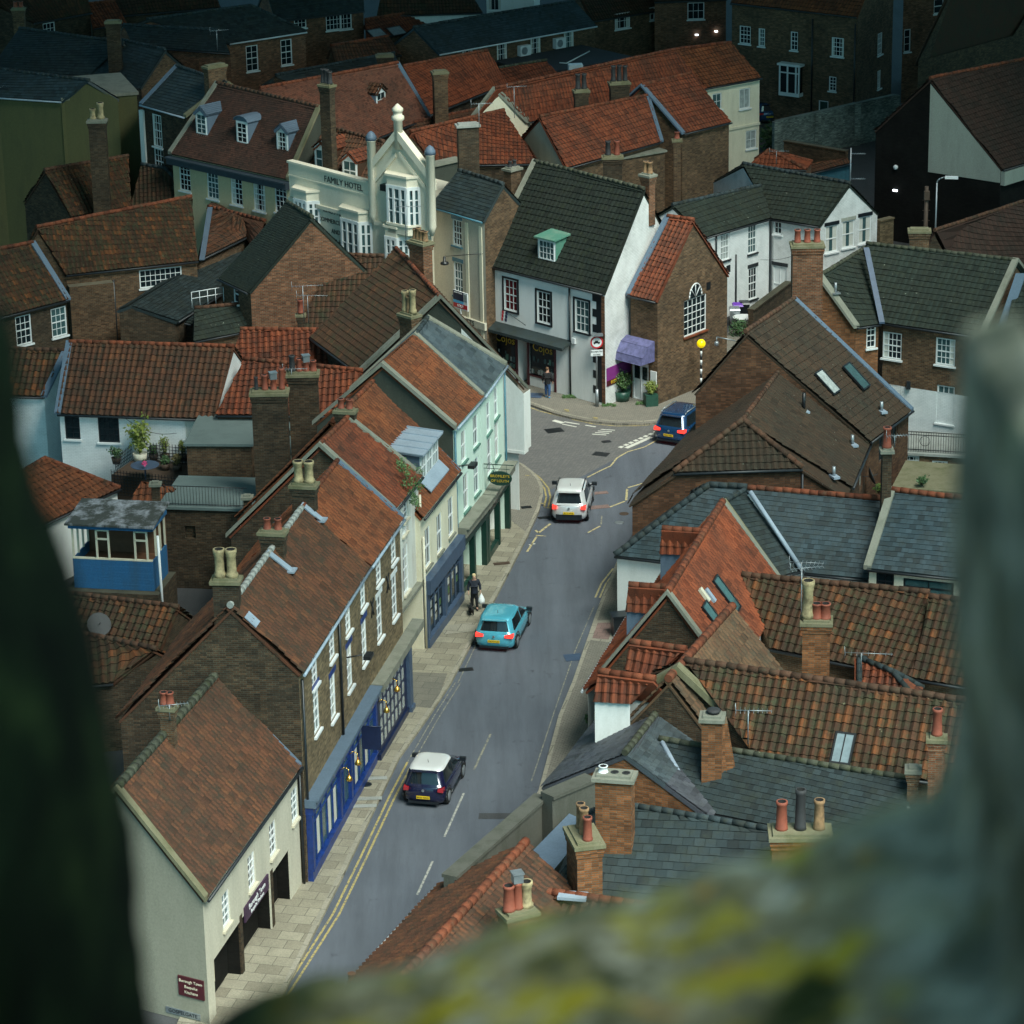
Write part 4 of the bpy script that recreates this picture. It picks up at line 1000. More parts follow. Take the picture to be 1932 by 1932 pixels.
# oval sign on an iron bracket
a, z = VB['F'].sz(tE(800, 740)); Wf = VB['F']; a = .35
mb = MB(); c = Wf.P(a, 4.1, .75)
mb.tube(Wf.P(a, 4.75, 0), Wf.P(a, 4.75, 1.4), .025, .025, 6); mb.tube(Wf.P(a, 4.55, 0), Wf.P(a, 4.55, 1.2), .015, .015, 5)
for t in (.45, 1.05): mb.tube(Wf.P(a, 4.75, t), Wf.P(a, 4.3, t), .012, .012, 4)
for i in range(6): mb.tube(Wf.P(a, 4.55+.3*math.sin(i), .1+.12*i), Wf.P(a, 4.55+.3*math.sin(i+1), .1+.12*(i+1)), .012, .012, 4)
i0 = len(mb.v); ring = []
for s_ in (-.04, .04):
    for k in range(20): t = 2*math.pi*k/20; mb.v.append(tuple(c+Wf.n*(.55*math.cos(t))+Vector((0, 0, .34*math.sin(t)))+Wf.u*s_))
mb.face(range(i0, i0+20)); mb.face(reversed(range(i0+20, i0+40)))
for k in range(20): j = (k+1) % 20; mb.face((i0+k, i0+20+k, i0+20+j, i0+j))
hs = mb.build('hanging_sign', 'green_paint', h.root)
text("BROMLEY'S", .18, 'gold_paint', hs, c-Wf.u*.05+Vector((0, 0, .11)), Wf.n, (0, 0, 1)); text('OF LOUTH', .17, 'gold_paint', hs, c-Wf.u*.05-Vector((0, 0, .12)), Wf.n, (0, 0, 1))
a, z = F.sz(tE(700, 700)); mb = MB(); mb.tube(F.P(.2, 6.2, 0), F.P(.2, 6.35, .7), .03, .03, 6); mb.box(F.P(.2, 6.32, .8), (.3, .6, .15), rotof(V)+R(90)); mb.build('street_light', 'dark_metal', h.root)
h.finish()
# L7 brown gable behind
h = House('tall gabled house with dark brown pantiles and stone coped gable', name='gabled_house'); L7 = h
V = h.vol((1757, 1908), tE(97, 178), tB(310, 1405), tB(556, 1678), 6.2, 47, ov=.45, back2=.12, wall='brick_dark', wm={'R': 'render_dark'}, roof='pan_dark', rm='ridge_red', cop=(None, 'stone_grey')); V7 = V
Rw = V['R']; t_ = (V['b']-Rw.o).dot(Rw.u); x0_ = t_+1.2; x1_ = Rw.L+.42
wh = Wall(Rw.P(0, 0, .28), Rw.P(x1_, 0, .28), None, 'render_white'); zt_ = V['zr']-.25; sl_ = (V['zr']-V['ze'])/(Rw.L/2+.45)
wh.poly = [(x0_, 3.2), (x1_, 3.2), (x1_, V['ze']-.12), (x0_, zt_-1.2*sl_)]
mb = MB(); wh.emit(mb); mb.obox(Rw.P(x1_-.02, 3.2, .27), -Rw.n*.8, Rw.u*.02, Vector((0, 0, V['ze']-3.35))); mb.obox(Rw.P(x0_, 3.05, .3), Rw.u*(x1_-x0_), -Rw.n*.5, Vector((0, 0, .15))); mb.build('upper_front', 'render_white', h.root)
mb = MB(); Rw.box(mb, x0_, Rw.L, 0, 3.04, 0, .06); mb.build('lower_front', 'render_white', h.root)
chimney(h.root, tB(448, 1378), 0, 165, .9, 3.6, rotof(V)+R(20), 'brick_red', (('tan', .5), ('tan', .6), ('tan', .5), ('tan', .5)), w=1.5, on=V)
chimney(h.root, tB(385, 1790), V['zr']-.2, 150, .8, 3, rotof(V)+R(20), 'brick_brown', (('cream', 1.0), ('tan', .8), ('cream', 1.15)), w=1.3)
h.finish()
# ================================================================ RIGHT-HAND SIDE, from the bottom up
h = House('red pantile house with white gutter and crossing ridges near the bottom edge', name='pantile_house'); R1 = h
V = h.vol(tH(545, 1147), tH(35, 1700), tH(1045, 902), tH(305, 1712), 5.0, 36, wall='brick_red', roof='pan_brown', kind='pan', rm='ridge_red', gutter='gutter_white', ridge_r=.15); VR1 = V
V = h.vol(tH(875, 1480), tI(300, 1800), tH(805, 1135), tH(1932, 1292), 5.0, 45, wall='brick_red', roof='pan_brown', kind='big', rm='ridge_red', ridge_r=.14, walls=''); 
rr = rotof(VR1)
chimney(h.root, tH(1000, 1310), V['zr']+1.3, 260, .95, 4, R(25), 'brick_red', (('red', .85, .18), ('cowl', .9, .15), ('cream', .85, .16)), w=1.35, across=False)
chimney(h.root, tH(1375, 885), V['zr']+1.5, 240, 1.5, 6, R(12), 'brick_orange', (('red', .8, .15), ('tan', .9, .16), ('tan', .85, .15)), w=.85, across=True)
mb = MB(); q = W(tH(1310, 1215), V['zr']); mb.box(q+Vector((0, 0, .05)), (.9, .5, .1), R(-12)); mb.build('flashing', 'lead_pale', h.root)
p = W(tH(60, 1690), 5.1); mb = MB(); mb.lathe(p-Vector((0, 0, .3)), [(.16, 0), (.16, .25), (.12, .3), (.11, .55), (.13, .57)], 12); mb.build('vent_cowl', 'ridge_red', h.root)
mb = MB(); mb.tube(W(tG(1870, 1800), 4.4), W(tG(1870, 1690), 4.9), .13, .13, 10); mb.build('vent_pipe', 'dark_metal', h.root)
h.finish()
h = House('low dark slate roof behind the mossy street parapet', name='slate_house'); R2 = h
V = h.vol(tH(1180, 1190), tI(900, 1340), tH(1555, 680), tI(900, 900), 6.0, 40, wall='brick_brown', roof='slate_dark', kind='bigslate', ends='hg', rm='ridge_slate'); VR2 = V
chimney(h.root, tI(665, 860), V['zr']+1.0, 370, .9, 4, R(-2), 'brick_orange', (('red', .95, .18), ('black', 1.35, .17), ('tan', 1.0, .17)), w=1.75, cap='stone_moss')
chimney(h.root, tH(1548, 540), V['zr']+1.5, 270, .85, 4.5, R(-12), 'brick_orange', (('white', .22, .15), ('black', .04, .13), ('black', .04, .13)), w=1.5, cap='stone_grey', band=False)
h.finish()
for p, k in ((tH(1475, 505), 0),):
    pass
# parapet wall
mb = MB()
def wallseg(mb, a, b, z, t, cap=.12, m=0):
    A_, B_ = W(a, z), W(b, z); d = B_-A_; d.z = 0; L = d.length; d.normalize(); n = Vector((-d.y, d.x, 0))
    b4 = [A_-n*t/2, B_-n*t/2, B_+n*t/2, A_+n*t/2]
    mb.hexa([Vector((p.x, p.y, 0)) for p in b4], [Vector((p.x, p.y, z)) for p in b4], m)
    c4_ = [A_-n*(t/2+.07), B_-n*(t/2+.07), B_+n*(t/2+.07), A_+n*(t/2+.07)]
    mb.hexa([Vector((p.x, p.y, z+.002)) for p in c4_], [Vector((p.x, p.y, z+cap)) for p in c4_], m)
wallseg(mb, tH(610, 1110), tH(1135, 650), 6.0, .4); wallseg(mb, tH(1165, 650), tH(1415, 545), 6.3, .5)
single('parapet_wall', mb, 'stone_dark', 'weathered stone parapet wall edging the street below the slate gable', 'wall')
# lead valley behind the parapet
mb = MB(); mb.poly([W(p, 5.6) for p in (tH(1035, 1000), tH(1160, 1110), tH(1420, 800), tH(1290, 740))]); mb.poly([W(p, 5.45) for p in (tH(1290, 740), tH(1035, 1000), tH(1160, 1110), tH(1420, 800))]); single('lead_gutter', mb, 'lead', 'flat blue lead gutter behind the stone parapet wall', 'gutter')
h = House('slate house with brick gable and mossy stone ridge beside the street', name='slate_house'); R3 = h
V = h.vol(tH(1435, 213), tH(1128, 590), tH(1888, 38), tH(1605, 400), 5.0, 30, wall='brick_orange', roof='slate_purple', kind='slate', rm='ridge_stone', ridge_r=.13, gutter=None); VR3 = V
V = VR3; nb_ = (V['cb']-V['db']).cross(V['a']-V['db']).normalized(); nb_ = nb_ if nb_.z > 0 else -nb_
mb = MB(); t_ = .48; slope(mb, [x+nb_*.035 for x in (V['b']+(V['db']-V['b'])*t_, V['a']+(V['cb']-V['a'])*t_, V['a']+(V['cb']-V['a'])*.03, V['b']+(V['db']-V['b'])*.03)], 'slate'); mb.build('new_slates', 'slate_pale', V['roof'])
V = h.vol(zb(1400, 1275), tI(1320, 985), zb(1140, 655), tI(1265, 540), 5.0, 40, wall='brick_brown', roof='slate_dark', kind='slate', rm='ridge_stone', back=.7, walls='F'); VR3b = V
for a, b, m in ((zb(1165, 690), zb(1445, 1200), 'lead_pale'),):
    mb = MB(); A_ = roofpoint(VR3b, a)[0]; B_ = roofpoint(VR3b, b)[0]; mb.tube(A_+Vector((0, 0, .04)), B_+Vector((0, 0, .04)), .09, .09, 6); mb.build('valley_lead', m, h.root)
A_ = W(zb(1228, 118), 8.55); zc_ = 6.35; Bl, Br = W(zb(565, 430), zc_), W(zb(1910, 570), zc_)
pw = Wall(Bl, Br, None, 'brick_dark'); tA_ = (A_-pw.o).dot(pw.u); pw.poly = [(0, 0), (pw.L, 0), (pw.L, zc_-.2), (tA_, 8.3), (0, zc_-.2)]; h.walls.append(pw)
for q in (Bl, Br):
    e_ = Vector((q.x, q.y, q.z)); d = e_-pw.P(tA_, 8.45); mb = MB(); mb.obox(pw.P(tA_, 8.3, -.2), d, pw.n*.42, Vector((0, 0, .3))); mb.build('verge_coping', 'stone_moss', h.root)
ch = chimney(h.root, tI(168, 205), VR3b['zr']+1.35, 165, .95, 4.5, R(-8), 'brick_orange', (), w=1.05, cap='stone_grey', band=False)
b_ = W(tI(175, 180), VR3b['zr']+1.5); mb = MB(); mb.lathe(b_, [(.2, 0), (.2, .1), (.26, .14), (.22, .2), (.09, .21)], 10); mb.build('chimney_pot', 'pot_black', ch)
mb = MB(); c = W(tI(270, 330), VR3b['zr']+.5); mb.hexa([c+Vector((x, y, -2.4)) for x, y in ((-.35, -.3), (.4, -.3), (.4, .5), (-.35, .5))], [c+Vector((x, y, .7)) for x, y in ((-.35, -.1), (-.1, -.1), (-.1, .5), (-.35, .5))]); mb.build('chimney_shoulder', 'brick_orange', h.root)
ch = chimney(h.root, tI(1305, 500), VR3b['zr']+.55, 110, .8, 3, R(-8), 'brick_brown', (), w=.75, cap='stone_grey')
chimney(h.root, tI(1438, 325), VR3b['zr']+2.0, 135, .8, 5, R(-8), 'brick_red', (('red', .95, .17),), w=.9)
chimney(h.root, tI(1325, 745), VR3b['zr']-.6, 130, .75, 3, R(-10), 'render_white', (('black', .1, .2),), w=.85, cap='render_white')
h.finish()
h = House('wide brown pantile roof with one skylight', name='pantile_house'); R4 = h
V = h.vol(tI(415, 425), tI(1750, 600), za(1130, 1632), tI(1680, 112), 6.2, 45, wall='brick_brown', roof='pan_mottle', kind='big', rm='ridge_brown', ridge_r=.13); VR4 = V
sk_ = skylight(h.root, V, tI(910, 380), .72, 1.2); q_, n_ = roofpoint(V, tI(910, 380)); vv_ = n_.cross(V['u']).normalized(); mb = MB(); mb.obox(q_-V['u']*.02-vv_*.55+n_*.13, V['u']*.04, vv_*1.1, n_*.03); mb.build('glazing_bar', 'dark_metal', sk_)
h.finish()
h = House('brown pantile house with tall brick chimney carrying a cream pot', name='pantile_house'); R5 = h
V = h.vol(tF(490, 1735), tF(1300, 1900), tF(335, 1322), tF(1395, 1420), 4.3, 45, wall='brick_brown', roof='pan_mottle', kind='big', rm='ridge_brown', ridge_r=.13); VR5 = V
V = h.vol(tF(1302, 1905), tF(1640, 1960), tF(1397, 1442), tF(1700, 1480), 4.25, 45, wall='brick_brown', roof='pan_mottle', kind='big', rm='ridge_brown', ridge_r=.13)
ch = chimney(h.root, tF(757, 1592), VR5['zr']+.9, 200, 1.0, 5, R(-6), 'brick_orange', (('cream', 1.5, .2), ('red', .6, .2), ('red', .6, .2)), w=1.4)
aerial(h.root, tF(670, 1590), VR5['zr']-.2, 2.2, .2, boom=1.3); aerial(h.root, tF(1010, 1820), VR5['zr']-1.2, .4, -.15, boom=1.8)
h.finish()
h = House('small hipped pantile outhouse with dark lead hips below the tall chimney', name='outhouse', cat='outhouse')
V = h.vol(tF(1000, 2010), tF(1330, 2040), tF(1000, 1790), tF(1190, 1870), 4.0, 35, wall='brick_brown', roof='pan_red', kind='big', rm='ridge_slate', ends='hh'); h.finish()
# R6 red hipped pair with dormers
h = House('bright orange pantile house with dark brick gable and street dormers', name='pantile_house'); R6 = h
c_, d_, z_ = eaves_from_ridge(za(1472, 195), za(975, 1012), 8.4, 2.6, 53)
V = h.vol(c_, d_, za(1472, 195), za(975, 1012), z_, zr=8.4, wall='render_white', wm={'R': 'brick_dark'}, roof='pan_bright', kind='pan', rm='ridge_red', ridge_r=.15, gutter=None, cop=('stone_grey', 'stone_grey')); VR6 = V
for p, w_, h_ in ((za(1490, 1045), .75, 1.6), (za(1350, 1225), .75, 1.0)):
    # rooflights on the far slope
    Vb = dict(V); Vb['c'], Vb['d'] = V['db'], V['cb']; Vb['a'] = V['b']; Vb['u'] = (V['cb']-V['db']).normalized(); Vb['n'] = -V['n']
    skylight(h.root, Vb, p, w_, h_, glass='glass_teal')
Vb = dict(V); Vb['c'], Vb['d'] = V['db'], V['cb']; Vb['a'] = V['b']
for p, m in ((za(1292, 1050), 'cream_paint'), (za(1345, 1055), 'lead_pale')):
    q, nn = roofpoint(Vb, p); mb = MB(); uu = (V['cb']-V['db']).normalized(); vv = nn.cross(uu).normalized(); mb.obox(q-uu*.12-vv*.3+nn*.03, uu*.24, vv*.6, nn*.12); mb.build('roof_vent', m, h.root)
def side_dormer(root, rl, rr_, el, er, zr, ze, wallm='lead', z0=None):
    """small gabled dormer whose ridge runs at right angles to the main ridge; rl/rr_ ridge, el/er near eave"""
    hh = House('x'); hh.root = root
    v = hh.vol(el, er, rl, rr_, ze, 45, zr=zr, wall=wallm, roof='pan_red', kind='big', rm='ridge_red', ridge_r=.13, gutter=None, part='dormer', z0=ze-1.6 if z0 is None else z0, walls='FLK', ov=.1)
    hh.finish(); return v
side_dormer(h.root, za(622, 952), za(1010, 975), za(590, 1195), za(835, 1208), VR6['zr']-.15, VR6['zr']-1.15)
side_dormer(h.root, za(925, 440), za(1290, 462), za(897, 670), za(1110, 682), VR6['zr']-.15, VR6['zr']-1.15)
h.finish()
h = House('orange ridged house with beige pantiles and two front dormers', name='pantile_house'); R6b = h
c_, d_, z_ = eaves_from_ridge(za(1562, 1142), za(982, 1800), 8.3, 2.6, 50)
V = h.vol(c_, d_, za(1562, 1142), za(982, 1800), z_, zr=8.3, wall='brick_dark', roof='pan_beige', kind='pan', rm='ridge_red', ridge_r=.16, gutter=None, walls='FR'); VR6b = V
c3, d3 = W(za(612, 1232), 3.2), W(za(212, 1905), 3.2); uu = (d3-c3).normalized(); nn = Vector((-uu.y, uu.x, 0)); k = nn*1.5+Vector((0, 0, 1.25))
h.vol(za(612, 1232), za(212, 1905), PX(c3+k), PX(d3+k), 3.2, zr=4.45, wall='render_white', roof='pan_red', kind='pan', rm=None, back=0, gutter='gutter_white', walls='FR')
side_dormer(h.root, za(635, 1465), za(1140, 1530), za(577, 1715), za(870, 1775), VR6b['zr']-.15, VR6b['zr']-1.1, 'brick_dark')
side_dormer(h.root, za(355, 1735), za(860, 1800), za(300, 2010), za(640, 2030), VR6b['zr']-.15, VR6b['zr']-1.1, 'render_white')
h.finish()
# R7 white, hipped blue slate
h = House('white rendered house with hipped blue slate roof at the kerb', name='slate_house'); R7 = h
V = h.vol(za(497, 680), za(1500, 800), za(1355, 42), za(1690, 62), 3.6, 40, wall='render_white', roof='slate_blue', kind='slate', rm='ridge_slate', ends='hg', ridge_r=.14, gutter='gutter_dark'); VR7 = V
V = h.vol(tF(690, 1308), tF(1048, 1345), tF(370, 828), tF(1122, 890), 3.8, 45, wall='brick_white', roof='slate_blue', kind='slate', rm='ridge_red', ridge_r=.13, back=1)
V = h.vol(tF(530, 1335), tF(682, 1292), tF(243, 903), tF(348, 845), 4.2, 42, wall='render_white', roof='slate_dark', kind='slate', rm='ridge_slate', back=.0, walls='')
A_, B_ = W(tF(232, 905), V['zr']+.15), W(tF(532, 1325), 4.4); mb = MB(); d = B_-A_; hn = Vector((-d.y, d.x, 0)).normalized(); mb.obox(A_-hn*.15-Vector((0, 0, .15)), hn*.3, d, Vector((0, 0, .25))); mb.build('verge_coping', 'stone_moss', h.root)
A_, B_ = W(tF(382, 850), V['zr']+.1), W(tF(672, 1290), 4.3); mb = MB(); mb.tube(A_, B_, .1, .1, 6); mb.build('valley_lead', 'lead_pale', h.root)
mb = MB(); p = W(tF(560, 1330), 3.9); mb.tube(p, p+Vector((0, 0, .55)), .1, .09, 8); mb.build('flue', 'dark_metal', h.root)
aerial(h.root, tF(670, 1380), 4.5, 1.0, -.2, boom=1.4)
h.finish()
mb = MB(); c = W(za(550, 1275), .75); mb.box((c.x, c.y, .5), (.75, .6, 1.0), .2); mb.box((c.x, c.y, 1.04), (.82, .68, .08), .2); single('planter_bin', mb, 'black_paint', 'black box standing against the white hipped house', 'box')
h = House('white rendered house with dark slate roof streaked with lichen', name='slate_house'); R8 = h
V = h.vol(tF(1045, 1285), tF(1620, 1345), tF(1185, 838), tF(1640, 895), 4.6, 45, wall='render_pale', roof='slate_blue', kind='slate', rm='ridge_red', ridge_r=.13, cop=('stone_grey', None)); VR8 = V
for p, w_ in ((tF(1145, 1362), .75), (tF(1390, 1402), 2.1)): h.win(V['F'], p, w_, .75, nx=2, nz=2, fm='black_paint', sill=None)
chimney(h.root, tF(1155, 625), VR8['zr']+1.7, 80, .9, 4, 0, 'brick_dark', (('red', .9, .18),), w=.75, cap='stone_grey', band=False)
aerial(h.root, tF(1200, 560), VR8['zr']+2.4, .2, .1, boom=1.0)
h.finish()
# R9 brown hall: upper gable and lower half-hipped range
h = House('modern brick house with brown concrete tile roofs, half-hipped gable and skylights', name='modern_house'); R9 = h
V = h.vol(tF(1062, 566), tF(1300, 388), zc(1195, 590), zc(1640, 288), 5.2, 42, wall='brick_hall', roof='conc_brown', kind='conc', rm='ridge_brown', back=.42, zback=7.2, cop=(None, 'lead')); VR9a = V
W9 = V['F']
for p in (tF(1195, 520), tF(1135, 600)): h.win(W9, p, 1.0, 1.3, nx=2, nz=1, fm='wood_dark', sill=None)
skylight(h.root, V, tF(812, 238), .8, 1.35, glass='glass_pale'); skylight(h.root, V, tF(975, 205), .8, 1.5, glass='glass_teal')
V = h.vol((4823, 2758), tF(1065, 566), zc(1175, 1385), zc(1545, 882), 5.0, 37, wall='brick_hall', roof='conc_brown', kind='conc', rm='ridge_brown', walls='FRK'); VR9b = V
W9 = V['F']
for p in (tF(1068, 640), tF(1010, 750)): h.win(W9, p, .9, 1.4, nx=1, nz=1, fm='wood_dark', sill=None)
# near end, with its small hipped front
L_ = V['cb']; A_ = V['a']; C_ = V['c']; zh = V['ze']+(V['zr']-V['ze'])*.42
t = (V['zr']-zh)/(V['zr']-V['ze']); out = -V['u']
hl = A_+(L_-A_)*t; hr_ = A_+(C_-A_)*t; ext = 1.2
hl2, hr2 = hl+out*ext, hr_+out*ext
rb = MB(); slope(rb, [hl2, hr2, A_], 'big')
slope(rb, [L_+out*ext, L_, A_, hl2], 'conc'); slope(rb, [C_, C_+out*ext, hr2, A_], 'conc')
ro = rb.build('roof', 'conc_brown', h.root); r = MB(); ridge(r, hl2, A_, .13); ridge(r, hr2, A_, .13); r.build('ridge_tiles', 'ridge_brown', ro)
g_ = MB(); g_.tube(hl2-Vector((0, 0, .1)), hr2-Vector((0, 0, .1)), .07, .07, 6); g_.build('gutter', 'gutter_dark', ro)
e0, e1 = L_+out*(ext-.15)-V['n']*.2, C_+out*(ext-.15)+V['n']*.2
w_ = Wall(e0, e1, None, 'brick_hall'); LL = w_.L; w_.poly = [(0, 0), (LL, 0), (LL, V['ze']-.05), (LL-(hr_-C_).dot(V['n'])+.2, zh-.15), ((hl-L_).dot(-V['n'])-.2, zh-.15), (0, V['ze']-.05)]; h.walls.append(w_)
for key, p0, p1 in (('x', L_+out*ext, L_),): pass
mb = MB(); p = w_.P(LL*.8, 0, .07); mb.tube(p, p+Vector((0, 0, zh-.3)), .05, .05, 6); mb.build('downpipe', 'gutter_dark', h.root)
for p, hh in ((tF(685, 400), .9), (tF(960, 590), .5), (tF(855, 770), .5)):
    q, nn = roofpoint(VR9b, p); mb = MB(); mb.box(q+nn*.05, (.55, .3, .1), rotof(V)+.6, 1); mb.tube(q, q+Vector((0, 0, hh)), .08, .08, 8); mb.build('vent_pipe', ['dark_metal' if hh > .6 else 'metal_grey', 'lead_pale'], h.root)
q, nn = roofpoint(VR9a, tF(1125, 400)); mb = MB(); mb.box(q+nn*.05, (.55, .3, .1), rotof(V)+.6, 1); mb.tube(q, q+Vector((0, 0, .5)), .08, .08, 8); mb.build('vent_pipe', ['metal_grey', 'lead_pale'], h.root)
dish(h.root, tF(1020, 765), W9, .42)
h.finish()

if DEBUG:
    Vb = dict(VR6); Vb['c'], Vb['d'] = VR6['db'], VR6['cb']; Vb['a'] = VR6['b']
    for p in (tF(335, 1322), tF(380, 1450), tF(430, 1600)): print('VOL R6 slope z', roofpoint(Vb, p)[0])
    Vb = dict(VR6b); Vb['c'], Vb['d'] = VR6b['db'], VR6b['cb']; Vb['a'] = VR6b['b']
    for p in (tF(300, 1520), tF(490, 1735), tF(580, 1850), tF(100, 1810)): print('VOL R6b slope z', roofpoint(Vb, p)[0])
    print('VOL R5', VR5['a'], VR5['c'], 'R4', VR4['a'], VR4['c'], 'R6 eave', VR6['db'], VR6['cb'])
# ================================================================ THE JUNCTION
# gift shop with black roof
h = House('white painted gift shop with black mossy roof, green dormer and slate canopy', name='gift_shop', cat='shop'); G1 = h
V = h.vol(tB(803, 1495), tB(1482, 1662), tB(1095, 912), tB(1712, 1068), 6.3, 50, wall='render_bright', wm={'R': 'brick_whiteworn', 'L': 'brick_brown'}, roof='conc_black', kind='conc', rm='ridge_stone', cop=('stone_grey', None), gutter='gutter_dark'); VG1 = V
F = V['F']
for p, gl in ((zf(520, 500), 'glass_red'), (zf(820, 612), 'glass'), (zf(1165, 690), 'glass')):
    a, z = F.sz(p)
    mb = MB(); F.box(mb, a-.58, a+.58, z-1.0, z+.98, .002, .03); F.op.append((a-.5, a+.5, z-.9, z+.9, .12, 0)) if False else None
    window(h.root, F, a, z, 1.0, 1.75, nx=3, nz=4, glass=gl, sill='black_paint', dp=.12)
    mb = MB(); F.box(mb, a-.62, a-.505, z-.98, z+.98, 0, .03); F.box(mb, a+.505, a+.62, z-.98, z+.98, 0, .03); F.box(mb, a-.5, a+.5, z+.88, z+.98, 0, .03); mb.build('surround', 'black_paint', h.root)
# shop windows and door
sa = F.sz(zf(345, 760))[0]; sb = F.sz(zf(925, 950))[0]; d0 = F.sz(zf(590, 900))[0]; d1 = F.sz(zf(665, 900))[0]
ww = []
for i, (a, b) in enumerate(((sa, d0-.1), (d1+.1, sb))):
    F.op.append((a+.08, b-.08, .75, 2.75, .6, 0)); ww.append((a+.08, b-.08))
    mb = MB(); F.box(mb, a-.04, a+.08, .1, 2.8, -.1, .06); F.box(mb, b-.08, b+.04, .1, 2.8, -.1, .06); F.box(mb, a+.08, b-.08, .66, .75, -.1, .06); F.box(mb, a+.08, b-.08, 2.75, 2.85, -.1, .06); fr = mb.build('shop_window', 'maroon_paint', h.root)
    mb = MB(); mb.poly([F.P(a+.08, .75, -.06), F.P(b-.08, .75, -.06), F.P(b-.08, 2.75, -.06), F.P(a+.08, 2.75, -.06)]); mb.build('pane', 'glass', fr)
    for k in range(26):
        x = a+.15+random.random()*(b-a-.35); z = .78+random.choice((0, .0, .35, .7))+random.random()*.05; s_ = random.uniform(.05, .16)
        mb = MB(); mb.box(F.P(x, z+s_, -.056+k*.0004), (s_, .01, s_*2), rotof(V)); mb.build('displayed_item', random.choice(('glass_teal', 'sage_paint', 'glass_pale')), fr)
    text('Cojos', .62, 'gold_paint', fr, F.P((a+b)/2, 2.3, -.05), F.u, (0, 0, 1), name='shop_lettering')
F.op.append((d0, d1, .03, 2.6, 1.0, 0)); mb = MB(); F.box(mb, d0+.01, d1-.01, .04, 2.59, -.98, -.95); mb.build('door', 'dark_inside', h.root)
ca, cb_ = F.sz(zf(262, 665))[0], F.sz(zf(1072, 880))[0]
mb = MB(); mb.obox(F.P(ca, 3.05, 0), F.u*(cb_-ca), F.n*.75-Vector((0, 0, .25)), Vector((0, 0, .16))); mb.build('canopy', 'slate_dark', h.root)
# black quoins
mb = MB()
for i in range(14):
    w_ = .62 if i % 2 else .34; z = .25+i*.42; F.box(mb, .0, w_, z, z+.42, .0, .02)
mb.build('quoins', 'black_paint', h.root); mb = MB()
for i in range(14): w_ = .62 if i % 2 else .34; z = .25+i*.42; F.box(mb, F.L-w_-.25, F.L-.25, z, z+.42, .0, .02)
mb.build('quoins', 'black_paint', h.root)
mb = MB(); F.box(mb, F.L-.24, F.L, .1, 6.1, 0, .015); mb.build('brick_edge', 'brick_red', h.root)
a, z = F.sz(zf(1060, 640)); mb = MB(); mb.tube(F.P(a, .2, .07), F.P(a, 6.2, .07), .05, .05, 6); mb.build('downpipe', 'black_paint', h.root)
a, z = F.sz(zf(1098, 910)); mb = MB(); mb.box(F.P(a, z, .07), (.24, .12, .3), rotof(V)); mb.build('alarm_box', 'white_metal', h.root)
dormer(h.root, V, tB(1165, 1478), 1.3, 1.2, 2.2, roofm='copper_green', wallm='copper_green', style='flat', nx=4, nz=3, glass='glass_teal')
chimney(h.root, tB(968, 962), 0, 125, .8, 2.6, rotof(V)+R(90), 'brick_brown', (('black', .35, .12), ('black', .35, .12)), w=1.1, cap='stone_grey', band=False, plane=(V['L'].P(V['L'].L*.55, 0, .5), -V['n']))
chimney(h.root, tB(1735, 998), 0, 112, .8, 2.6, rotof(V), 'brick_red', (('tan', .62, .15), ('tan', .62, .15)), w=1.05, cap='stone_grey', on=V)
# poster and awning on the white gable
Rw = V['R']; a, z = Rw.sz(zf(1495, 1200)); mb = MB(); Rw.box(mb, a-1.1, a+1.1, z-.5, z+.5, 0, .03); ps = mb.build('poster', 'purple_paint', h.root)
mb = MB(); Rw.box(mb, a-1.1, a+1.1, z-.5, z-.2, .031, .04); mb.build('poster_band', 'maroon_paint', ps); text('01507 354803', .26, 'yellow_paint', ps, Rw.P(a, z-.35, .045), Rw.u, (0, 0, 1))
h.finish()
# brick gable house with arched window
h = House('brown brick gable house with arched white window beside the white gable', name='brick_house'); G2 = h
V = h.vol(zc(132, 255), zc(387, 315), tB(1845, 1224), tC(62, 1243), 5.8, 50, wall='brick_brown', roof='pan_red', kind='pan', rm='ridge_red', cop=('lead', None), gutter='gutter_dark'); VG2 = V
Rw = V['R']; a, z = Rw.sz(zc(742, 400))
window(h.root, Rw, a, z-.25, 2.0, 2.0, nx=5, nz=5, sash=False, fw=.06, sill='pan_red', label='large arched white window')
mb = MB(); pts = [];
for k in range(13): t = math.pi*k/12; pts.append((a+.55*math.cos(t), z+.76+.75*math.sin(t)))
fr = MB()
for p, q in zip(pts, pts[1:]): fr.tube(Rw.P(p[0], p[1], .02), Rw.P(q[0], q[1], .02), .04, .04, 5)
for k in (3, 6, 9): fr.tube(Rw.P(a, z+.78, .02), Rw.P(pts[k][0], pts[k][1], .02), .02, .02, 5)
fr2 = fr.build('arched_window', 'white_paint', h.root)
gp = MB(); gp.poly([Rw.P(p[0], p[1], .008) for p in pts]); gp.build('pane', 'glass', fr2)
for p in (zc(860, 172), zc(1040, 20)): a, z = Rw.sz(p); mb = MB(); Rw.box(mb, a-.17, a+.17, z-.2, z+.2, 0, .03); mb.build('vent_grille', 'dark_metal', h.root)
Fw = V['F']; a, z = Fw.sz(zc(245, 1060)); b = min(Fw.L-.5, a)
window(h.root, Fw, b, 1.12, 1.15, 2.15, nx=2, nz=1, glass='white_paint', sill=None, name='door', fw=.1)
mb = MB()
for x in (-.27, .27): Fw.box(mb, b+x-.18, b+x+.18, 1.25, 1.95, -.08, -.06)
mb.build('door_light', 'glass', h.root)
mb = MB(); Fw.box(mb, b+.75, b+1.15, 1.0, 1.9, 0, .06); mb.build('notice_board', 'white_paint', h.root)
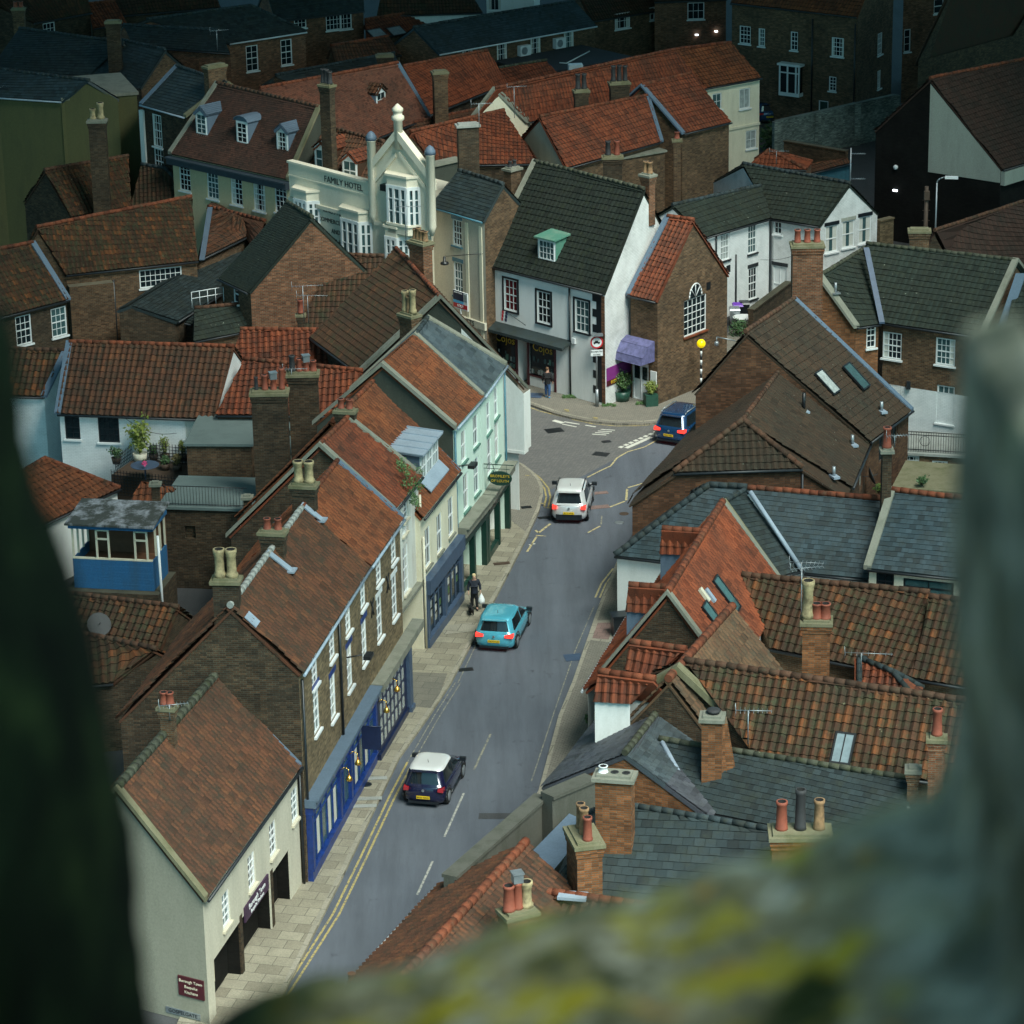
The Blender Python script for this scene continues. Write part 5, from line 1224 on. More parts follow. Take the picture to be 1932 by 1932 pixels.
# purple canopy: quarter-round awning
aw = MB(); n_ = 5; x0, x1 = b-1.0, b+1.0
prof = [(0, 3.55), (.55, 3.35), (.95, 2.85), (1.05, 2.45)]
for (d0_, z0_), (d1_, z1_) in zip(prof, prof[1:]): aw.poly([Fw.P(x0, z0_, d0_), Fw.P(x0, z1_, d1_), Fw.P(x1, z1_, d1_), Fw.P(x1, z0_, d0_)]); aw.tube(Fw.P(x0, z1_, d1_), Fw.P(x1, z1_, d1_), .02, .02, 5)
for x in (x0, x1): aw.poly([Fw.P(x, 2.45, 0)]+[Fw.P(x, z_, d_) for d_, z_ in reversed(prof)])
aw.build('awning', 'awning_purple', h.root)
h.finish()
# vets: cream tall
h = House('tall narrow cream house with teal framed windows and slate roof', name='terraced_house'); G3 = h
V = h.vol(tB(500, 1165), tB(800, 1252), tB(665, 962), tB(915, 1040), 9.0, 40, wall='render_pink', wm={'L': 'render_dark', 'R': 'brick_brown'}, roof='slate_dark', kind='slate', rm='ridge_slate', gutter='teal_paint'); VG3 = V
F = V['F']
for p, ht in ((tB(655, 1318), 1.45), (tB(662, 1580), 1.9)): h.win(F, p, .78, ht, nx=3, nz=4, fm='white_paint', sill='teal_paint', lintel='teal_paint', glass='glass')
for x in (F.sz(tB(715, 1500))[0], F.L-.35): mb = MB(); F.box(mb, x-.12, x+.12, 0, 8.6, 0, .05); mb.build('pilaster', 'render_cream', h.root)
mb = MB(); F.box(mb, 0, F.L, 2.9, 3.3, 0, .15); fa = mb.build('fascia', 'render_pale', h.root); a, z = F.sz(tB(735, 1810)); text('VETS', .42, 'black_paint', fa, F.P(a, 3.1, .16), F.u, (0, 0, 1))
F.op.append((.4, F.L-.5, .3, 2.5, .3, 0))
a, z = F.sz(tB(665, 1430)); mb = MB(); mb.tube(F.P(F.L-.2, z+.35, 0), F.P(a+.1, z, .95), .02, .02, 5); c = F.P(a, z-.5, 1.0); mb.lathe(c, [(.08, 0), (.24, .05), (.22, .16), (.08, .2), (.07, .45), (.02, .5)], 10); mb.build('wall_lantern', 'dark_metal', h.root)
h.finish()
# estate agent's board
s0 = F.P(F.sz(tB(718, 1760))[0], 4.3, .5); mb = MB(); rr = rotof(V); mb.box(s0+Vector((0, 0, .05)), (1.25, .06, 1.0), rr)
bd = empty('sale_board', (s0.x, s0.y, 3.3), 'blue and red SOLD board on a post by the cream house', 'sign'); ROOTLOC[bd.name] = Vector((s0.x, s0.y, 3.3))
mb.tube(s0-Vector((0, 0, 1.0)), s0-Vector((0, 0, .3)), .04, .04, 6); mb.build('board', 'white_paint', bd)
ux = Vector((math.cos(rr), math.sin(rr), 0)); f = F.n
for (x0, x1, z0, z1, m) in ((-.6, .28, -.02, .5, 'navy_paint'), (-.6, .28, -.18, -.03, 'blue_light'), (-.6, .6, -.43, -.19, 'red_paint'), (.32, .58, 0, .4, 'glass_pale')):
    mb = MB(); mb.obox(s0+ux*x0+f*.032+Vector((0, 0, z0+.05)), ux*(x1-x0), f*.008, Vector((0, 0, z1-z0))); pn = mb.build('panel', m, bd)
text('SOLD', .21, 'white_paint', bd, s0+f*.045+Vector((0, 0, -.26)), ux, (0, 0, 1)); text('JOHN TAYLORS', .10, 'white_paint', bd, s0+f*.045-ux*.16+Vector((0, 0, .45)), ux, (0, 0, 1))
# ---------------- the old hotel
h = House("cream castellated hotel front with pinnacled gable and bay windows", name='hotel', cat='hotel'); G4 = h
zt = 10.2
c0, c1, c2 = W(tA(1632, 918), zt), W(tB(188, 1045), zt), W(tB(522, 1085), zt)
h.setroot(c1)
wl = Wall(c0, c1, None, 'render_pub'); wl.poly = [(0, 0), (wl.L, 0), (wl.L, zt), (0, zt)]; h.walls.append(wl)
g0, g1 = W(tB(188, 900), 12.2), W(tB(510, 960), 12.2)
wg = Wall(c1, c1+(g1-g0).normalized()*((g1-g0).length), None, 'render_pub'); Lg = wg.L
pk = wg.sz(tB(325, 640)); pk = (Lg*.46, min(16.5, pk[1]-.75)); zs = zt+1.3
wg.poly = [(0, 0), (Lg, 0), (Lg, zs), (pk[0], pk[1]-.6), (0, zs)]; h.walls.append(wg)
print('HOTEL', wl.L, Lg, pk)
mb = MB()   # body behind
mb.obox(wg.P(0, 0, -.1)-wg.n*3, wg.u*(Lg-1.6), wg.n*2.9, Vector((0, 0, zt-1.5))); mb.obox(wl.P(0, 0, -.1)-wl.n*6, wl.u*(wl.L-.02), wl.n*5.9, Vector((0, 0, zt-1.1))); mb.build('body', 'render_pub', h.root)
mb = MB()
wl.box(mb, 0, wl.L, zt, zt+.12, -.3, .12); wl.box(mb, 0, wl.L, zt-2.15, zt-1.95, 0, .15); wl.box(mb, 0, wl.L, zt-.75, zt-.68, 0, .05)
wg.box(mb, 0, Lg, zt-2.2, zt-2.0, 0, .15)
for (p, q) in ((( -.1, zs-.5), (pk[0]-.1, pk[1]-.7)), ((pk[0]+.1, pk[1]-.7), (Lg+.1, zs-.5))):
    d = wg.P(q[0], q[1])-wg.P(p[0], p[1]); mb.obox(wg.P(p[0], p[1], -.25), d, wg.n*.45, Vector((0, 0, .5)))
    mb.obox(wg.P(p[0], p[1]-.9, .0), d*.96, wg.n*.10, Vector((0, 0, .25)))
wg.box(mb, -.25, .1, zs-1.0, zs-.45, -.2, .2); wg.box(mb, Lg-.1, Lg+.25, zs-1.0, zs-.45, -.2, .2)
mb.build('parapet', 'render_pub', h.root)
mb = MB()
for x, zz in ((0-.1, zs+1.1), (Lg+.1, zs+.9)):
    mb.lathe(wg.P(x, zt-2.2, .05), [(.1, 0), (.24, .5), (.24, zz-zt+2.2), (.30, zz-zt+2.25)], 8)
mb.lathe(wg.P(pk[0], pk[1]-1.2, 0), [(.24, 0), (.24, 1.5), (.34, 1.58), (.34, 1.78), (.24, 1.86), (.24, 2.0), (.3, 2.05), (.3, 2.2), (.04, 2.45)], 8); mb.build('pinnacle', 'render_pub', h.root)
for x, zz in ((0-.1, zs+1.1), (Lg+.1, zs+.9)):
    mb = MB(); mb.lathe(wg.P(x, zz+.06, .05), [(.31, 0), (.29, .2), (.17, .4), (.03, .5)], 8); mb.build('pinnacle_cap', 'lead', h.root)
mb = MB(); mb.obox(wg.P(pk[0]-1.15, pk[1]-3.6, .0), wg.u*2.3, wg.n*.35, Vector((0, 0, .35))); mb.build('canopy_roof', 'dark_metal', h.root)
def bay(w, s, z0, z1, wd, dpt, nlight, trans=3):
    """canted bay window standing out from a wall"""
    mb = MB(); gl = MB(); fr = MB()
    P = [(s-wd/2, 0), (s-wd/2+dpt*.8, dpt), (s+wd/2-dpt*.8, dpt), (s+wd/2, 0)]
    for zz0, zz1, e in ((z0-.55, z0, 0), (z0, z1, -.12), (z1, z1+.55, 0), (z1+.5, z1+.62, .08), (z0-.08, z0+.04, .08)):
        q = [w.P(a-(e if i < 2 else -e), 0, b+(e if b else 0)) for i, (a, b) in enumerate(P)]
        mb.hexa([Vector((p.x, p.y, zz0)) for p in q], [Vector((p.x, p.y, zz1)) for p in q])
    ob = mb.build('bay_window', 'render_pub', h.root)
    for (a, b), k in zip(zip(P, P[1:]), (1, nlight, 2)):
        A_, B_ = w.P(a[0], 0, a[1]-.03), w.P(b[0], 0, b[1]-.03)
        gl.poly([A_+Vector((0, 0, z0)), B_+Vector((0, 0, z0)), B_+Vector((0, 0, z1)), A_+Vector((0, 0, z1))])
        d = B_-A_; L = d.length; ww = Wall(A_, B_, [], '')
        for i in range(k+1):
            x = min(L-.06, max(.06, L*i/k)); ww.box(fr, x-.07, x+.07, z0, z1, 0, .08)
        for i in range(trans+1): z = z0+(z1-z0)*i/trans; ww.box(fr, .06, L-.06, z-.03, z+.03, .02, .06)
        ww.box(fr, .06, L-.06, z1-.16, z1, 0, .075)
    fr.build('frame', 'white_paint', ob); gl.build('pane', 'glass_teal', ob)
for w, p, wd, n_, ht in ((wg, tB(355, 1150), 2.3, 3, 2.1), (wl, tB(95, 1335), 2.4, 3, 2.0), (wl, tA(1745, 1185), 2.0, 3, 1.3), (wg, tB(320, 1400), 1.7, 2, 1.4)):
    s, z = w.sz(p); bay(w, min(max(s, wd/2+.1), w.L-wd/2-.1), z-ht/2, z+ht/2, wd, .55, n_)
s, z = wl.sz(tA(1885, 1005)); text('FAMILY HOTEL', .5, 'black_paint', h.root, wl.P(s+.9, zt-.4, .02), wl.u, (0, 0, 1))
s, z = wl.sz(tA(1885, 1275))
for i, t in enumerate(("KING'S HEAD", 'COMMERCIAL INN', 'AND', 'POSTING HOUSE')): text(t, .36, 'black_paint', h.root, wl.P(s+.25, z+.75-.55*i, .02), wl.u, (0, 0, 1))
h.finish()
# roof and dormers behind the hotel
h = House('brown pantile roof with two gabled dormers rising behind the hotel parapet', name='pantile_house')
V = h.vol(tA(1735, 985), tB(180, 1055), tA(1840, 715), tB(240, 800), 9.0, 45, wall='brick_dark', roof='pan_brown', kind='pan', rm='ridge_brown'); 
dormer(h.root, V, tA(1828, 965), 1.15, 1.3, 2.2, roofm='pan_red', wallm='pan_dark', nx=2, nz=2, roofkind='far'); dormer(h.root, V, tB(52, 1030), 1.15, 1.3, 2.2, roofm='pan_red', wallm='pan_dark', nx=2, nz=2, roofkind='far')
chimney(h.root, tA(1850, 490), V['zr']+3.2, 115, .9, 5, rotof(V), 'brick_dark', (('black', .8, .15), ('black', .8, .15), ('black', .7, .15)), w=1.5, cap='stone_moss')
h.finish()
# ---------------- georgian ochre block and its neighbours
h = House('ochre georgian block with five sash windows and three lead dormers', name='georgian_house'); G5 = h
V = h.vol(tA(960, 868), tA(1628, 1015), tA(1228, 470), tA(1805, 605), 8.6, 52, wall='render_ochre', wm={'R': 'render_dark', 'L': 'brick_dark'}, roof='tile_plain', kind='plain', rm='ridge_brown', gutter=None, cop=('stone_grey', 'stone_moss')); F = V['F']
for p in (tA(1045, 990), tA(1203, 1035), tA(1338, 1068), tA(1467, 1102), tA(1588, 1112)): h.win(F, p, 1.0, 1.95, nx=3, nz=6)
mb = MB(); F.box(mb, -.1, F.L+.1, 8.0, 8.35, 0, .4); F.box(mb, -.1, F.L+.1, 8.36, 8.45, 0, .55); mb.build('cornice', 'cornice_dark', h.root)
for p, st in ((tA(1145, 765), 'gable'), (tA(1375, 815), 'curve'), (tA(1603, 868), 'gable')): dormer(h.root, V, p, 1.0, 1.35, 2.0, roofm='lead', wallm='lead', style=st, nx=2, nz=4, roofkind='plain')
h.finish()
h = House('dark brick house with slate roof and white pilaster beside the olive gable', name='brick_house')
V = h.vol(tA(795, 590), tA(1045, 660), tA(1000, 372), tA(1290, 470), 10.2, 42, wall='brick_dark', wm={'L': 'brick_dark'}, roof='slate_dark', kind='slate', rm='ridge_slate', cop=('lead', 'stone_moss'), gutter='gutter_lead'); F = V['F']
for p, ht in ((tA(890, 740), 2.0), (tA(900, 915), 1.6)): h.win(F, p, 1.0, ht, nx=3, nz=4)
mb = MB(); F.box(mb, -.35, .1, 0, 9.8, -.1, .12); mb.build('pilaster', 'render_white', h.root)
chimney(h.root, tA(1215, 380), V['zr']+.9, 150, .8, 4, rotof(V)+R(90), 'brick_brown', (), w=1.9, cap='stone_moss')
h.finish()
h = House('olive rendered tall gable end with pale slate roof and one rooflight', name='rendered_house')
V = h.vol(tA(-300, 530), tA(348, 572), tA(-300, 355), tA(505, 455), 10.0, 32, wall='render_olive', roof='slate_blue', kind='slate', rm='ridge_slate', gutter='gutter_lead'); 
skylight(h.root, V, tA(50, 480), .9, 1.3, glass='glass_pale'); h.finish()
mb = MB(); w0, w1 = W(tA(345, 570), 10.0), W(tA(775, 535), 10.0)
h = House('long olive rendered flat-topped wall block in shade', name='rendered_block', cat='building'); h.setroot(w0); u = (w1-w0).normalized(); n = Vector((-u.y, u.x, 0))
mb.obox(Vector((w0.x, w0.y, 0)), u*(w1-w0).length, n*6, Vector((0, 0, 10.0))); mb.build('wall', 'render_olive', h.root)
mb = MB(); mb.obox(Vector((w0.x, w0.y, 10.002))-n*.1, u*((w1-w0).length+.1), n*6.2, Vector((0, 0, .18))); mb.build('roof', 'stone_grey', h.root)
mb = MB(); p0, p1 = W(tA(0, 590), 9.5), W(tA(235, 580), 9.5); uu = (p1-p0).normalized(); nn = Vector((-uu.y, uu.x, 0)); mb.obox(Vector((p0.x, p0.y, 0))-uu*6, uu*((p1-p0).length+6), nn*5, Vector((0, 0, 9.5))); mb.build('side_wall', 'render_olive', h.root)
# ================================================================ LEFT CLUSTER
def simple(label, c, d, a, b, ze, pitch, wall, roof, kind, rm, name='house', wins=(), **k):
    h = House(label, name=name); V = h.vol(c, d, a, b, ze, pitch, wall=wall, roof=roof, kind=kind, rm=rm, **k)
    for w in wins:
        kk = dict(w[3]) if len(w) > 3 else {}
        side = kk.pop('side', 'F'); h.win(V[side], w[0], w[1], w[2], **kk)
    return h, V
h, V = simple('dark brick house with mottled pantile roof and tall stack under the olive gable', tA(405, 1228), tA(745, 1165), tA(250, 962), tA(725, 882), 5.5, 45, 'brick_dark', 'pan_mottle', 'pan', 'ridge_brown')
chimney(h.root, tA(550, 690), V['zr']+3.2, 115, .9, 6, 0, 'brick_dark', (('cream', .6, .15), ('cream', .95, .17)), w=1.25, cap='stone_grey'); h.finish()
h, V = simple('small slate hip with mottled pantile slope before the ochre block', tA(740, 1165), tA(1140, 1150), tA(800, 930), tA(930, 950), 5.5, 45, 'brick_dark', 'pan_dark', 'pan', 'ridge_slate', ends='gh'); h.finish()
h, V = simple('long mottled pantile house with orange ridge and small-paned window band', tA(375, 1555), tA(1122, 1475), tA(205, 1285), tA(1082, 1112), 5.6, 45, 'brick_brown', 'pan_mottle', 'pan', 'ridge_red', name='pantile_house', gutter='gutter_dark'); VM2 = V
h.win(V['F'], tA(910, 1570), 2.4, 1.05, nx=8, nz=3, sash=False)
mb = MB(); a, z = V['F'].sz(tA(630, 1600)); V['F'].box(mb, 0, a, 0, 5.0, .0, .6); mb.build('bay_wall', 'brick_brown', h.root)
mb = MB(); mb.tube(V['F'].P(a+.1, 0, .1), V['F'].P(a+.1, 5, .1), .07, .07, 6); mb.build('downpipe', 'black_paint', h.root)
h.finish()
h, V = simple('short pantile roof end beyond the lead valley, before the ochre block', tA(1125, 1470), tA(1540, 1270), tA(1180, 1168), tA(1500, 1250), 5.4, 42, 'brick_brown', 'pan_brown', 'pan', 'ridge_red', square=False); 
mb = MB(); A_ = W(tA(1175, 1180), V['zr']); B_ = W(tA(1128, 1475), 5.5); mb.obox(A_+Vector((0, 0, .02)), Vector((.3, 0, 0)), B_-A_, Vector((0, 0, .06))); mb.build('valley_lead', 'lead', h.root); h.finish()
h, V = simple('left edge brick house with two white sash windows and mottled pantiles', tA(-160, 1835), tA(388, 1695), tA(-190, 1445), tA(186, 1372), 5.6, 45, 'brick_dark', 'pan_mottle', 'pan', 'ridge_red', name='brick_house', wins=((tA(135, 1868), 1.0, 1.6, dict(nx=3, nz=4)), (tA(335, 1822), 1.0, 1.6, dict(nx=3, nz=4))), cop=(None, 'lead')); h.finish()
h = House('dark tiled gabled house with stepped brick gable behind the grey slates', name='gabled_house')
V = h.vol(tA(1235, 1575), tA(1405, 1655), tA(1622, 1140), tA(1768, 1228), 6.0, 48, wall='brick_brown', wm={'R': 'brick_red'}, roof='conc_green', kind='plain', rm='ridge_stone', square=False); 
mb = MB(); w_ = V['F']; h.win(w_, tA(1335, 1665), .6, 1.0, nx=1, nz=2); h.finish()
h, V = simple('red pantile lean-to roof edged with blue lead below the stepped gable', tA(1490, 1690), tA(1580, 1780), tA(1805, 1405), tA(1890, 1500), 4.6, 40, 'brick_red', 'pan_red', 'far', None, back=0, name='lean_to'); 
mb = MB(); mb.tube(W(tA(1480, 1695), 4.75), W(tA(1808, 1402), V['zr']+.1), .12, .12, 6); mb.build('flashing', 'lead_pale', h.root); h.finish()
h, V = simple('dark mossy pantile roof between the aerial chimney and the tall brown gable', tA(1690, 1860), tB(180, 1860), tB(-40, 1440), tB(240, 1450), 4.4, 42, 'brick_dark', 'pan_dark', 'far', 'ridge_brown', name='outbuilding', back=0.6)
chimney(h.root, tA(1702, 1790), 6.2, 60, .5, 3, 0, 'brick_dark', (('red', .7, .16),), w=.6); aerial(h.root, tA(1720, 1790), 6.4, 1.6, .1, boom=1.6); aerial(h.root, tA(1745, 1800), 6.0, 1.2, -.1, boom=1.6)
h.finish()
h, V = simple('low dark concrete tile outbuilding beside the grey slates', tA(1095, 1932), tA(1510, 1850), tA(1100, 1745), tA(1480, 1708), 3.8, 40, 'brick_brown', 'conc_green', 'conc', 'ridge_brown', name='outbuilding'); h.finish()
h, V = simple('long brick outhouse wall with shallow felt roof and white window', tA(735, 1735), tA(1090, 1835), tA(900, 1650), tA(1180, 1760), 3.6, 20, 'brick_dark', 'slate_dark', 'slate', None, name='outbuilding', back=0, wins=((tA(880, 1880), .9, 1.1, dict(nx=2, nz=3, glass='glass_teal')),)); h.finish()
# grey asphalt slope seen from the left
h = House('large grey slate slope with ladder rack, below the dark gabled house', name='slate_house')
V = h.vol(tA(1005, 1818), tA(1600, 1440), tA(735, 1727), tA(1500, 1258), 4.0, 20, wall='brick_dark', roof='slate_dark', kind='slate', rm=None, back=.3)
mb = MB(); A_, B_ = W(tA(1085, 1690), 5.2), W(tA(1265, 1660), 5.2); d = B_-A_
for k in (0, .35): mb.tube(A_+Vector((0, 0, k)), B_+Vector((0, 0, k)), .025, .025, 5)
for i in range(5): q = A_+d*(i/4); mb.tube(q+Vector((0, 0, -.5)), q+Vector((0, 0, .36)), .02, .02, 5)
mb.build('roof_ladder', 'white_metal', h.root); h.finish()
# white cottage with pantile roof
h, V = simple('whitewashed cottage with dark windows under a long pantile roof', tD(325, 408), tD(1212, 440), tD(392, 2), tD(1325, 28), 4.6, 42, 'brick_white', 'pan_brown', 'big', 'ridge_red', name='cottage', cop=('lead', None), gutter='gutter_dark'); VN = V
for p, w_, h_, nx in ((tD(410, 490), .75, 1.15, 2), (tD(615, 498), 1.05, 1.35, 4)): h.win(V['F'], p, w_, h_, nx=nx, nz=4, fm='black_paint', sill='white_paint')
h.win(V['F'], tD(1075, 500), .62, .95, nx=1, nz=1, fm='white_paint', glass='curtain_cloth'); h.finish()
h, V = simple('white gable cottage with patchy dark pantiles at the left edge', tD(-200, 300), tD(248, 312), tD(-200, 30), tD(372, 52), 4.6, 40, 'brick_white', 'pan_mottle', 'big', 'ridge_brown', name='cottage', cop=(None, 'lead')); h.finish()
mb = MB(); p = W(tD(318, 605), 0); q = PX
b_ = W(tD(318, 600), 1.2); mb.tube(b_, b_+Vector((-.12, 0, 2.85)), .24, .22, 12); mb.tube(b_+Vector((-.12, 0, 2.85)), b_+Vector((-.12, 0, 2.95)), .34, .34, 12); mb.tube(b_+Vector((-.12, 0, 2.96)), b_+Vector((-.12, 0, 3.12)), .30, .06, 12); mb.tube((b_.x, b_.y, 0), b_, .12, .12, 8); mb.tube(b_-Vector((0, 0, .05)), b_+Vector((0, 0, .05)), .3, .3, 12)
single('extractor_flue', mb, 'metal_grey', 'thick grey metal kitchen flue standing against the whitewashed cottage', 'flue')
h, V = simple('red pantile roof behind the pair of tall stacks', tD(1222, 415), tD(1960, 420), tD(1380, 98), tD(2050, 165), 5.0, 42, 'brick_dark', 'pan_red', 'big', 'ridge_red', name='pantile_house'); h.finish()
h, V = simple('far red pantile roof above the tall stacks, beside the dark gable', tD(1300, 160), tD(1890, 140), tA(1360, 1862), tA(2010, 1870), 5.0, 42, 'brick_dark', 'pan_red', 'big', 'ridge_red', name='pantile_house'); 
h.finish()
# flat-roofed back extensions
def block(h, px0, px1, z, depth, m, roofm, z0=0, over=.12, name='extension', th=.12):
    a, b = W(px0, z), W(px1, z); u = (b-a); u.z = 0; L = u.length; u.normalize(); n = Vector((-u.y, u.x, 0)); h.setroot(a)
    w = Wall(a, b, [(0, z0), (L, z0), (L, z), (0, z)], m); h.walls.append(w)
    for p, q in ((b, b+n*depth), (b+n*depth, a+n*depth), (a+n*depth, a)):
        ww = Wall(p, q, None, m); ww.poly = [(0, z0), (ww.L, z0), (ww.L, z), (0, z)]; h.walls.append(ww)
    mb = MB(); mb.obox(Vector((a.x, a.y, z+.002))-u*over-n*over, u*(L+2*over), n*(depth+2*over), Vector((0, 0, th))); mb.build('flat_roof', roofm, h.root)
    return w
h = House('flat-roofed brick extension and tall stacks behind the terrace', name='extension', cat='extension')
block(h, tD(1055, 590), tD(1420, 592), 4.6, 4.2, 'brick_brown', 'flat_felt')
block(h, tD(1540, 640), tD(1640, 640), 4.9, 2.2, 'render_pale', 'flat_felt')
block(h, tD(1420, 500), tD(1800, 500), 4.5, 3.5, 'render_dark', 'flat_felt')
chimney(h.root, tD(1525, 295), 8.8, 225, .9, 6.5, 0, 'brick_dark', (('black', .6, .09), ('red', .7, .14), ('cowl', .5, .14), ('red', 1.0, .13)), w=1.75, cap='stone_moss')
chimney(h.root, tD(1715, 190), 9.0, 190, .9, 6.5, 0, 'brick_dark', (('black', .75, .14), ('red', .6, .14), ('cowl', .45, .14), ('red', .5, .15)), w=1.6, cap='stone_moss')
aerial(h.root, tD(1650, 180), 9.2, .2, 0, boom=1.1)
h.finish()
h = House('brick back range with railed flat roof terrace', name='back_range', cat='building')
w = block(h, tD(905, 945), tD(1400, 960), 3.8, 4.0, 'brick_dark', 'flat_felt')
mb = MB(); L = w.L
for i in range(int(L/.14)): x = i*.14; mb.tube(w.P(x, 3.95, -.1), w.P(x, 4.85, -.1), .012, .012, 4)
for z in (4.0, 4.85): mb.tube(w.P(0, z, -.1), w.P(L, z, -.1), .02, .02, 5)
mb.build('railing', 'black_paint', h.root)
a, z = w.sz(tD(1075, 1060)); w.op.append((a-.25, a+.25, 2.4, 3.0, .15, 0))
chimney(h.root, tD(880, 815), 5.2, 45, .45, 3.5, 0, 'brick_dark', (), w=.5, band=False, cap='stone_grey'); chimney(h.root, tD(1400, 890), 4.6, 60, .5, 2.5, 0, 'brick_dark', (), w=.55, band=False, cap='stone_grey')
h.finish()
h, V = simple('small orange pantile patch of roof behind the railed terrace', tD(735, 908), tD(965, 905), tD(795, 800), tD(985, 825), 3.6, 38, 'brick_dark', 'pan_orange', 'big', None, name='outhouse', back=.4); h.finish()
# orange hipped shed at the left edge
h, V = simple('orange pantile outhouse with white wall at the left edge', tD(205, 1052), tD(680, 830), tD(-60, 850), tD(255, 662), 3.2, 35, 'render_white', 'pan_orange', 'big', 'ridge_red', name='outhouse', ends='gh', square=False); h.finish()
# blue timber conservatory on a roof
h = House('blue boarded roof conservatory with peeling felt roof and empty window frames', name='conservatory', cat='conservatory')
z1 = 5.0; a, b = W(tD(400, 1055), z1), W(tD(852, 1075), z1); u = (b-a); u.z = 0; L = u.length; u.normalize(); n = Vector((-u.y, u.x, 0)); h.setroot(a); D_ = 2.2; zf0 = z1-2.75; zm = z1-1.4
fz = Vector((0, 0, 1)); A0 = Vector((a.x, a.y, 0))
mb = MB()
for i in range(10):
    z = zf0+i*.135; mb.obox(A0+fz*z-n*(.02 if i % 2 else .012), u*L, n*.06, fz*.125); mb.obox(A0+u*(L+.012)+fz*z, n*D_, -u*.06, fz*.125); mb.obox(A0+u*-.012+fz*z, n*D_, u*.06, fz*.125)
mb.build('boarding', 'wood_blue', h.root)
mb = MB(); mb.obox(A0-u*.1-n*.1+fz*z1, u*(L+.2), n*.1, fz*.18); mb.obox(A0+u*(L+.02)-n*.1+fz*z1, n*(D_+.1), u*.08, fz*.18); mb.build('fascia', 'wood_blue', h.root)
mb = MB()
for x in (0, L*.30, L*.45, L*.78, L*.93): mb.obox(A0+u*x+fz*zm, u*.08, n*.08, fz*1.4)
for x0, x1 in ((L*.30, L*.45), (L*.78, L*.93)): mb.obox(A0+u*x0+fz*(z1-.5), u*(x1-x0), n*.07, fz*.07); mb.obox(A0+u*x0+fz*(z1-.1), u*(x1-x0), n*.07, fz*.07)
for y in (.7, 1.4, 2.1): mb.obox(A0+u*(L-.08)+n*y+fz*zm, u*.08, n*.07, fz*1.4); mb.obox(A0+n*y+fz*zm, u*.08, n*.07, fz*1.4)
mb.obox(A0-n*.03+fz*zm, u*L, n*.14, fz*.06); mb.build('window_frame', 'cream_paint', h.root)
mb = MB(); mb.obox(A0+n*D_+fz*zf0, u*L, n*.08, fz*(z1-zf0)); mb.obox(A0+n*.08+fz*zf0, u*L, n*(D_-.1), fz*.9); mb.build('back_boarding', 'wood_brown', h.root)
mb = MB(); mb.obox(A0-u*.2-n*.25+fz*(z1+.182), u*(L+.4), n*(D_+.4)+fz*.25, fz*.08); mb.build('flat_roof', 'felt_peel', h.root)
mb = MB(); mb.obox(A0-u*.3-n*.4, u*(L+.6), n*(D_+.6), fz*(zf0-.02)); mb.build('base_wall', 'brick_dark', h.root)
mb = MB(); mb.tube(A0+u*(L+.35)+fz*.3, A0+u*(L+.3)+fz*(z1-.2), .06, .06, 6); mb.build('downpipe', 'white_metal', h.root)
h.finish()
# lower dark roofs in front of the conservatory
h, V = simple('mottled pantile roof with satellite dish under the blue conservatory', tD(300, 1660), tD(905, 1745), tD(330, 1418), tD(1010, 1502), 3.4, 40, 'brick_dark', 'pan_mottle', 'big', 'ridge_brown', name='outhouse'); 
q, nn = roofpoint(V, tD(582, 1640)); mb = MB(); ax = (Vector((.3, -.7, .5))).normalized(); c = q+nn*.5; mb.tube(q, c, .03, .03, 5); mb.lathe(c, [(.03, 0), (.25, .03), (.45, .1), (.5, .15), (.49, .17)], 16, axis=ax); mb.tube(c, c+ax*.5, .015, .015, 5); mb.build('satellite_dish', 'dish_grey', h.root); h.finish()
h, V = simple('lower mottled pantile roof beside the brick gable, half hidden by the stone', tD(330, 1960), tD(640, 1932), tD(460, 1650), tD(885, 1740), 3.0, 40, 'brick_dark', 'pan_mottle', 'big', 'ridge_brown', name='outhouse'); h.finish()
# ================================================================ FAR TOWN
# white inn
h = House('white painted L-shaped house with green concrete tiles and black lintels', name='white_house'); G6 = h
V = h.vol(tC(505, 1238), tC(772, 1280), tC(340, 925), tC(948, 1036), 5.2, 40, wall='brick_whiteworn', roof='conc_green', kind='conc', rm='ridge_slate'); VW = V
F, Rw = V['F'], V['R']
h.win(F, tC(538, 1290), .55, .75, nx=2, nz=2, sash=False, lintel='black_paint'); 
for p in (tC(843, 1352), tC(938, 1325), tC(1032, 1300)): h.win(Rw, p, .95, 1.6, nx=1, nz=2, lintel='black_paint' if p != tC(938, 1325) else 'render_grey', glass='glass_teal', curtain=((0, .35), (.65, 1)))
window(h.root, F, F.sz(tC(548, 1590))[0], 1.3, .95, 2.2, nx=2, nz=2, glass='white_paint', sill=None, name='door', lintel='black_paint')
V2_ = h.vol(tC(135, 1340), tC(505, 1232), tC(-60, 1160), tC(440, 1050), 5.2, 38, wall='brick_white', roof='conc_green', kind='conc', rm='ridge_slate', walls='FL')
for p, ht, gl, cu in ((tC(240, 1398), 1.55, 'glass_pale', None), (tC(395, 1350), 1.75, 'glass_teal', None), (tC(397, 1603), 1.9, 'glass', None)): h.win(V2_['F'], p, .78, ht, nx=3, nz=4, glass=gl, sill='black_paint', lintel='black_paint')
a, z = V2_['F'].sz(tC(296, 1640)); mb = MB(); mb.tube(V2_['F'].P(a, 0, .08), V2_['F'].P(a, 3.6, .08), .05, .05, 6); mb.build('downpipe', 'black_paint', h.root)
a, z = V2_['F'].sz(tC(185, 1340)); mb = MB(); mb.tube(V2_['F'].P(a, 3, .08), V2_['F'].P(a, 5.2, .08), .05, .05, 6); mb.build('downpipe', 'black_paint', h.root)
h.finish()
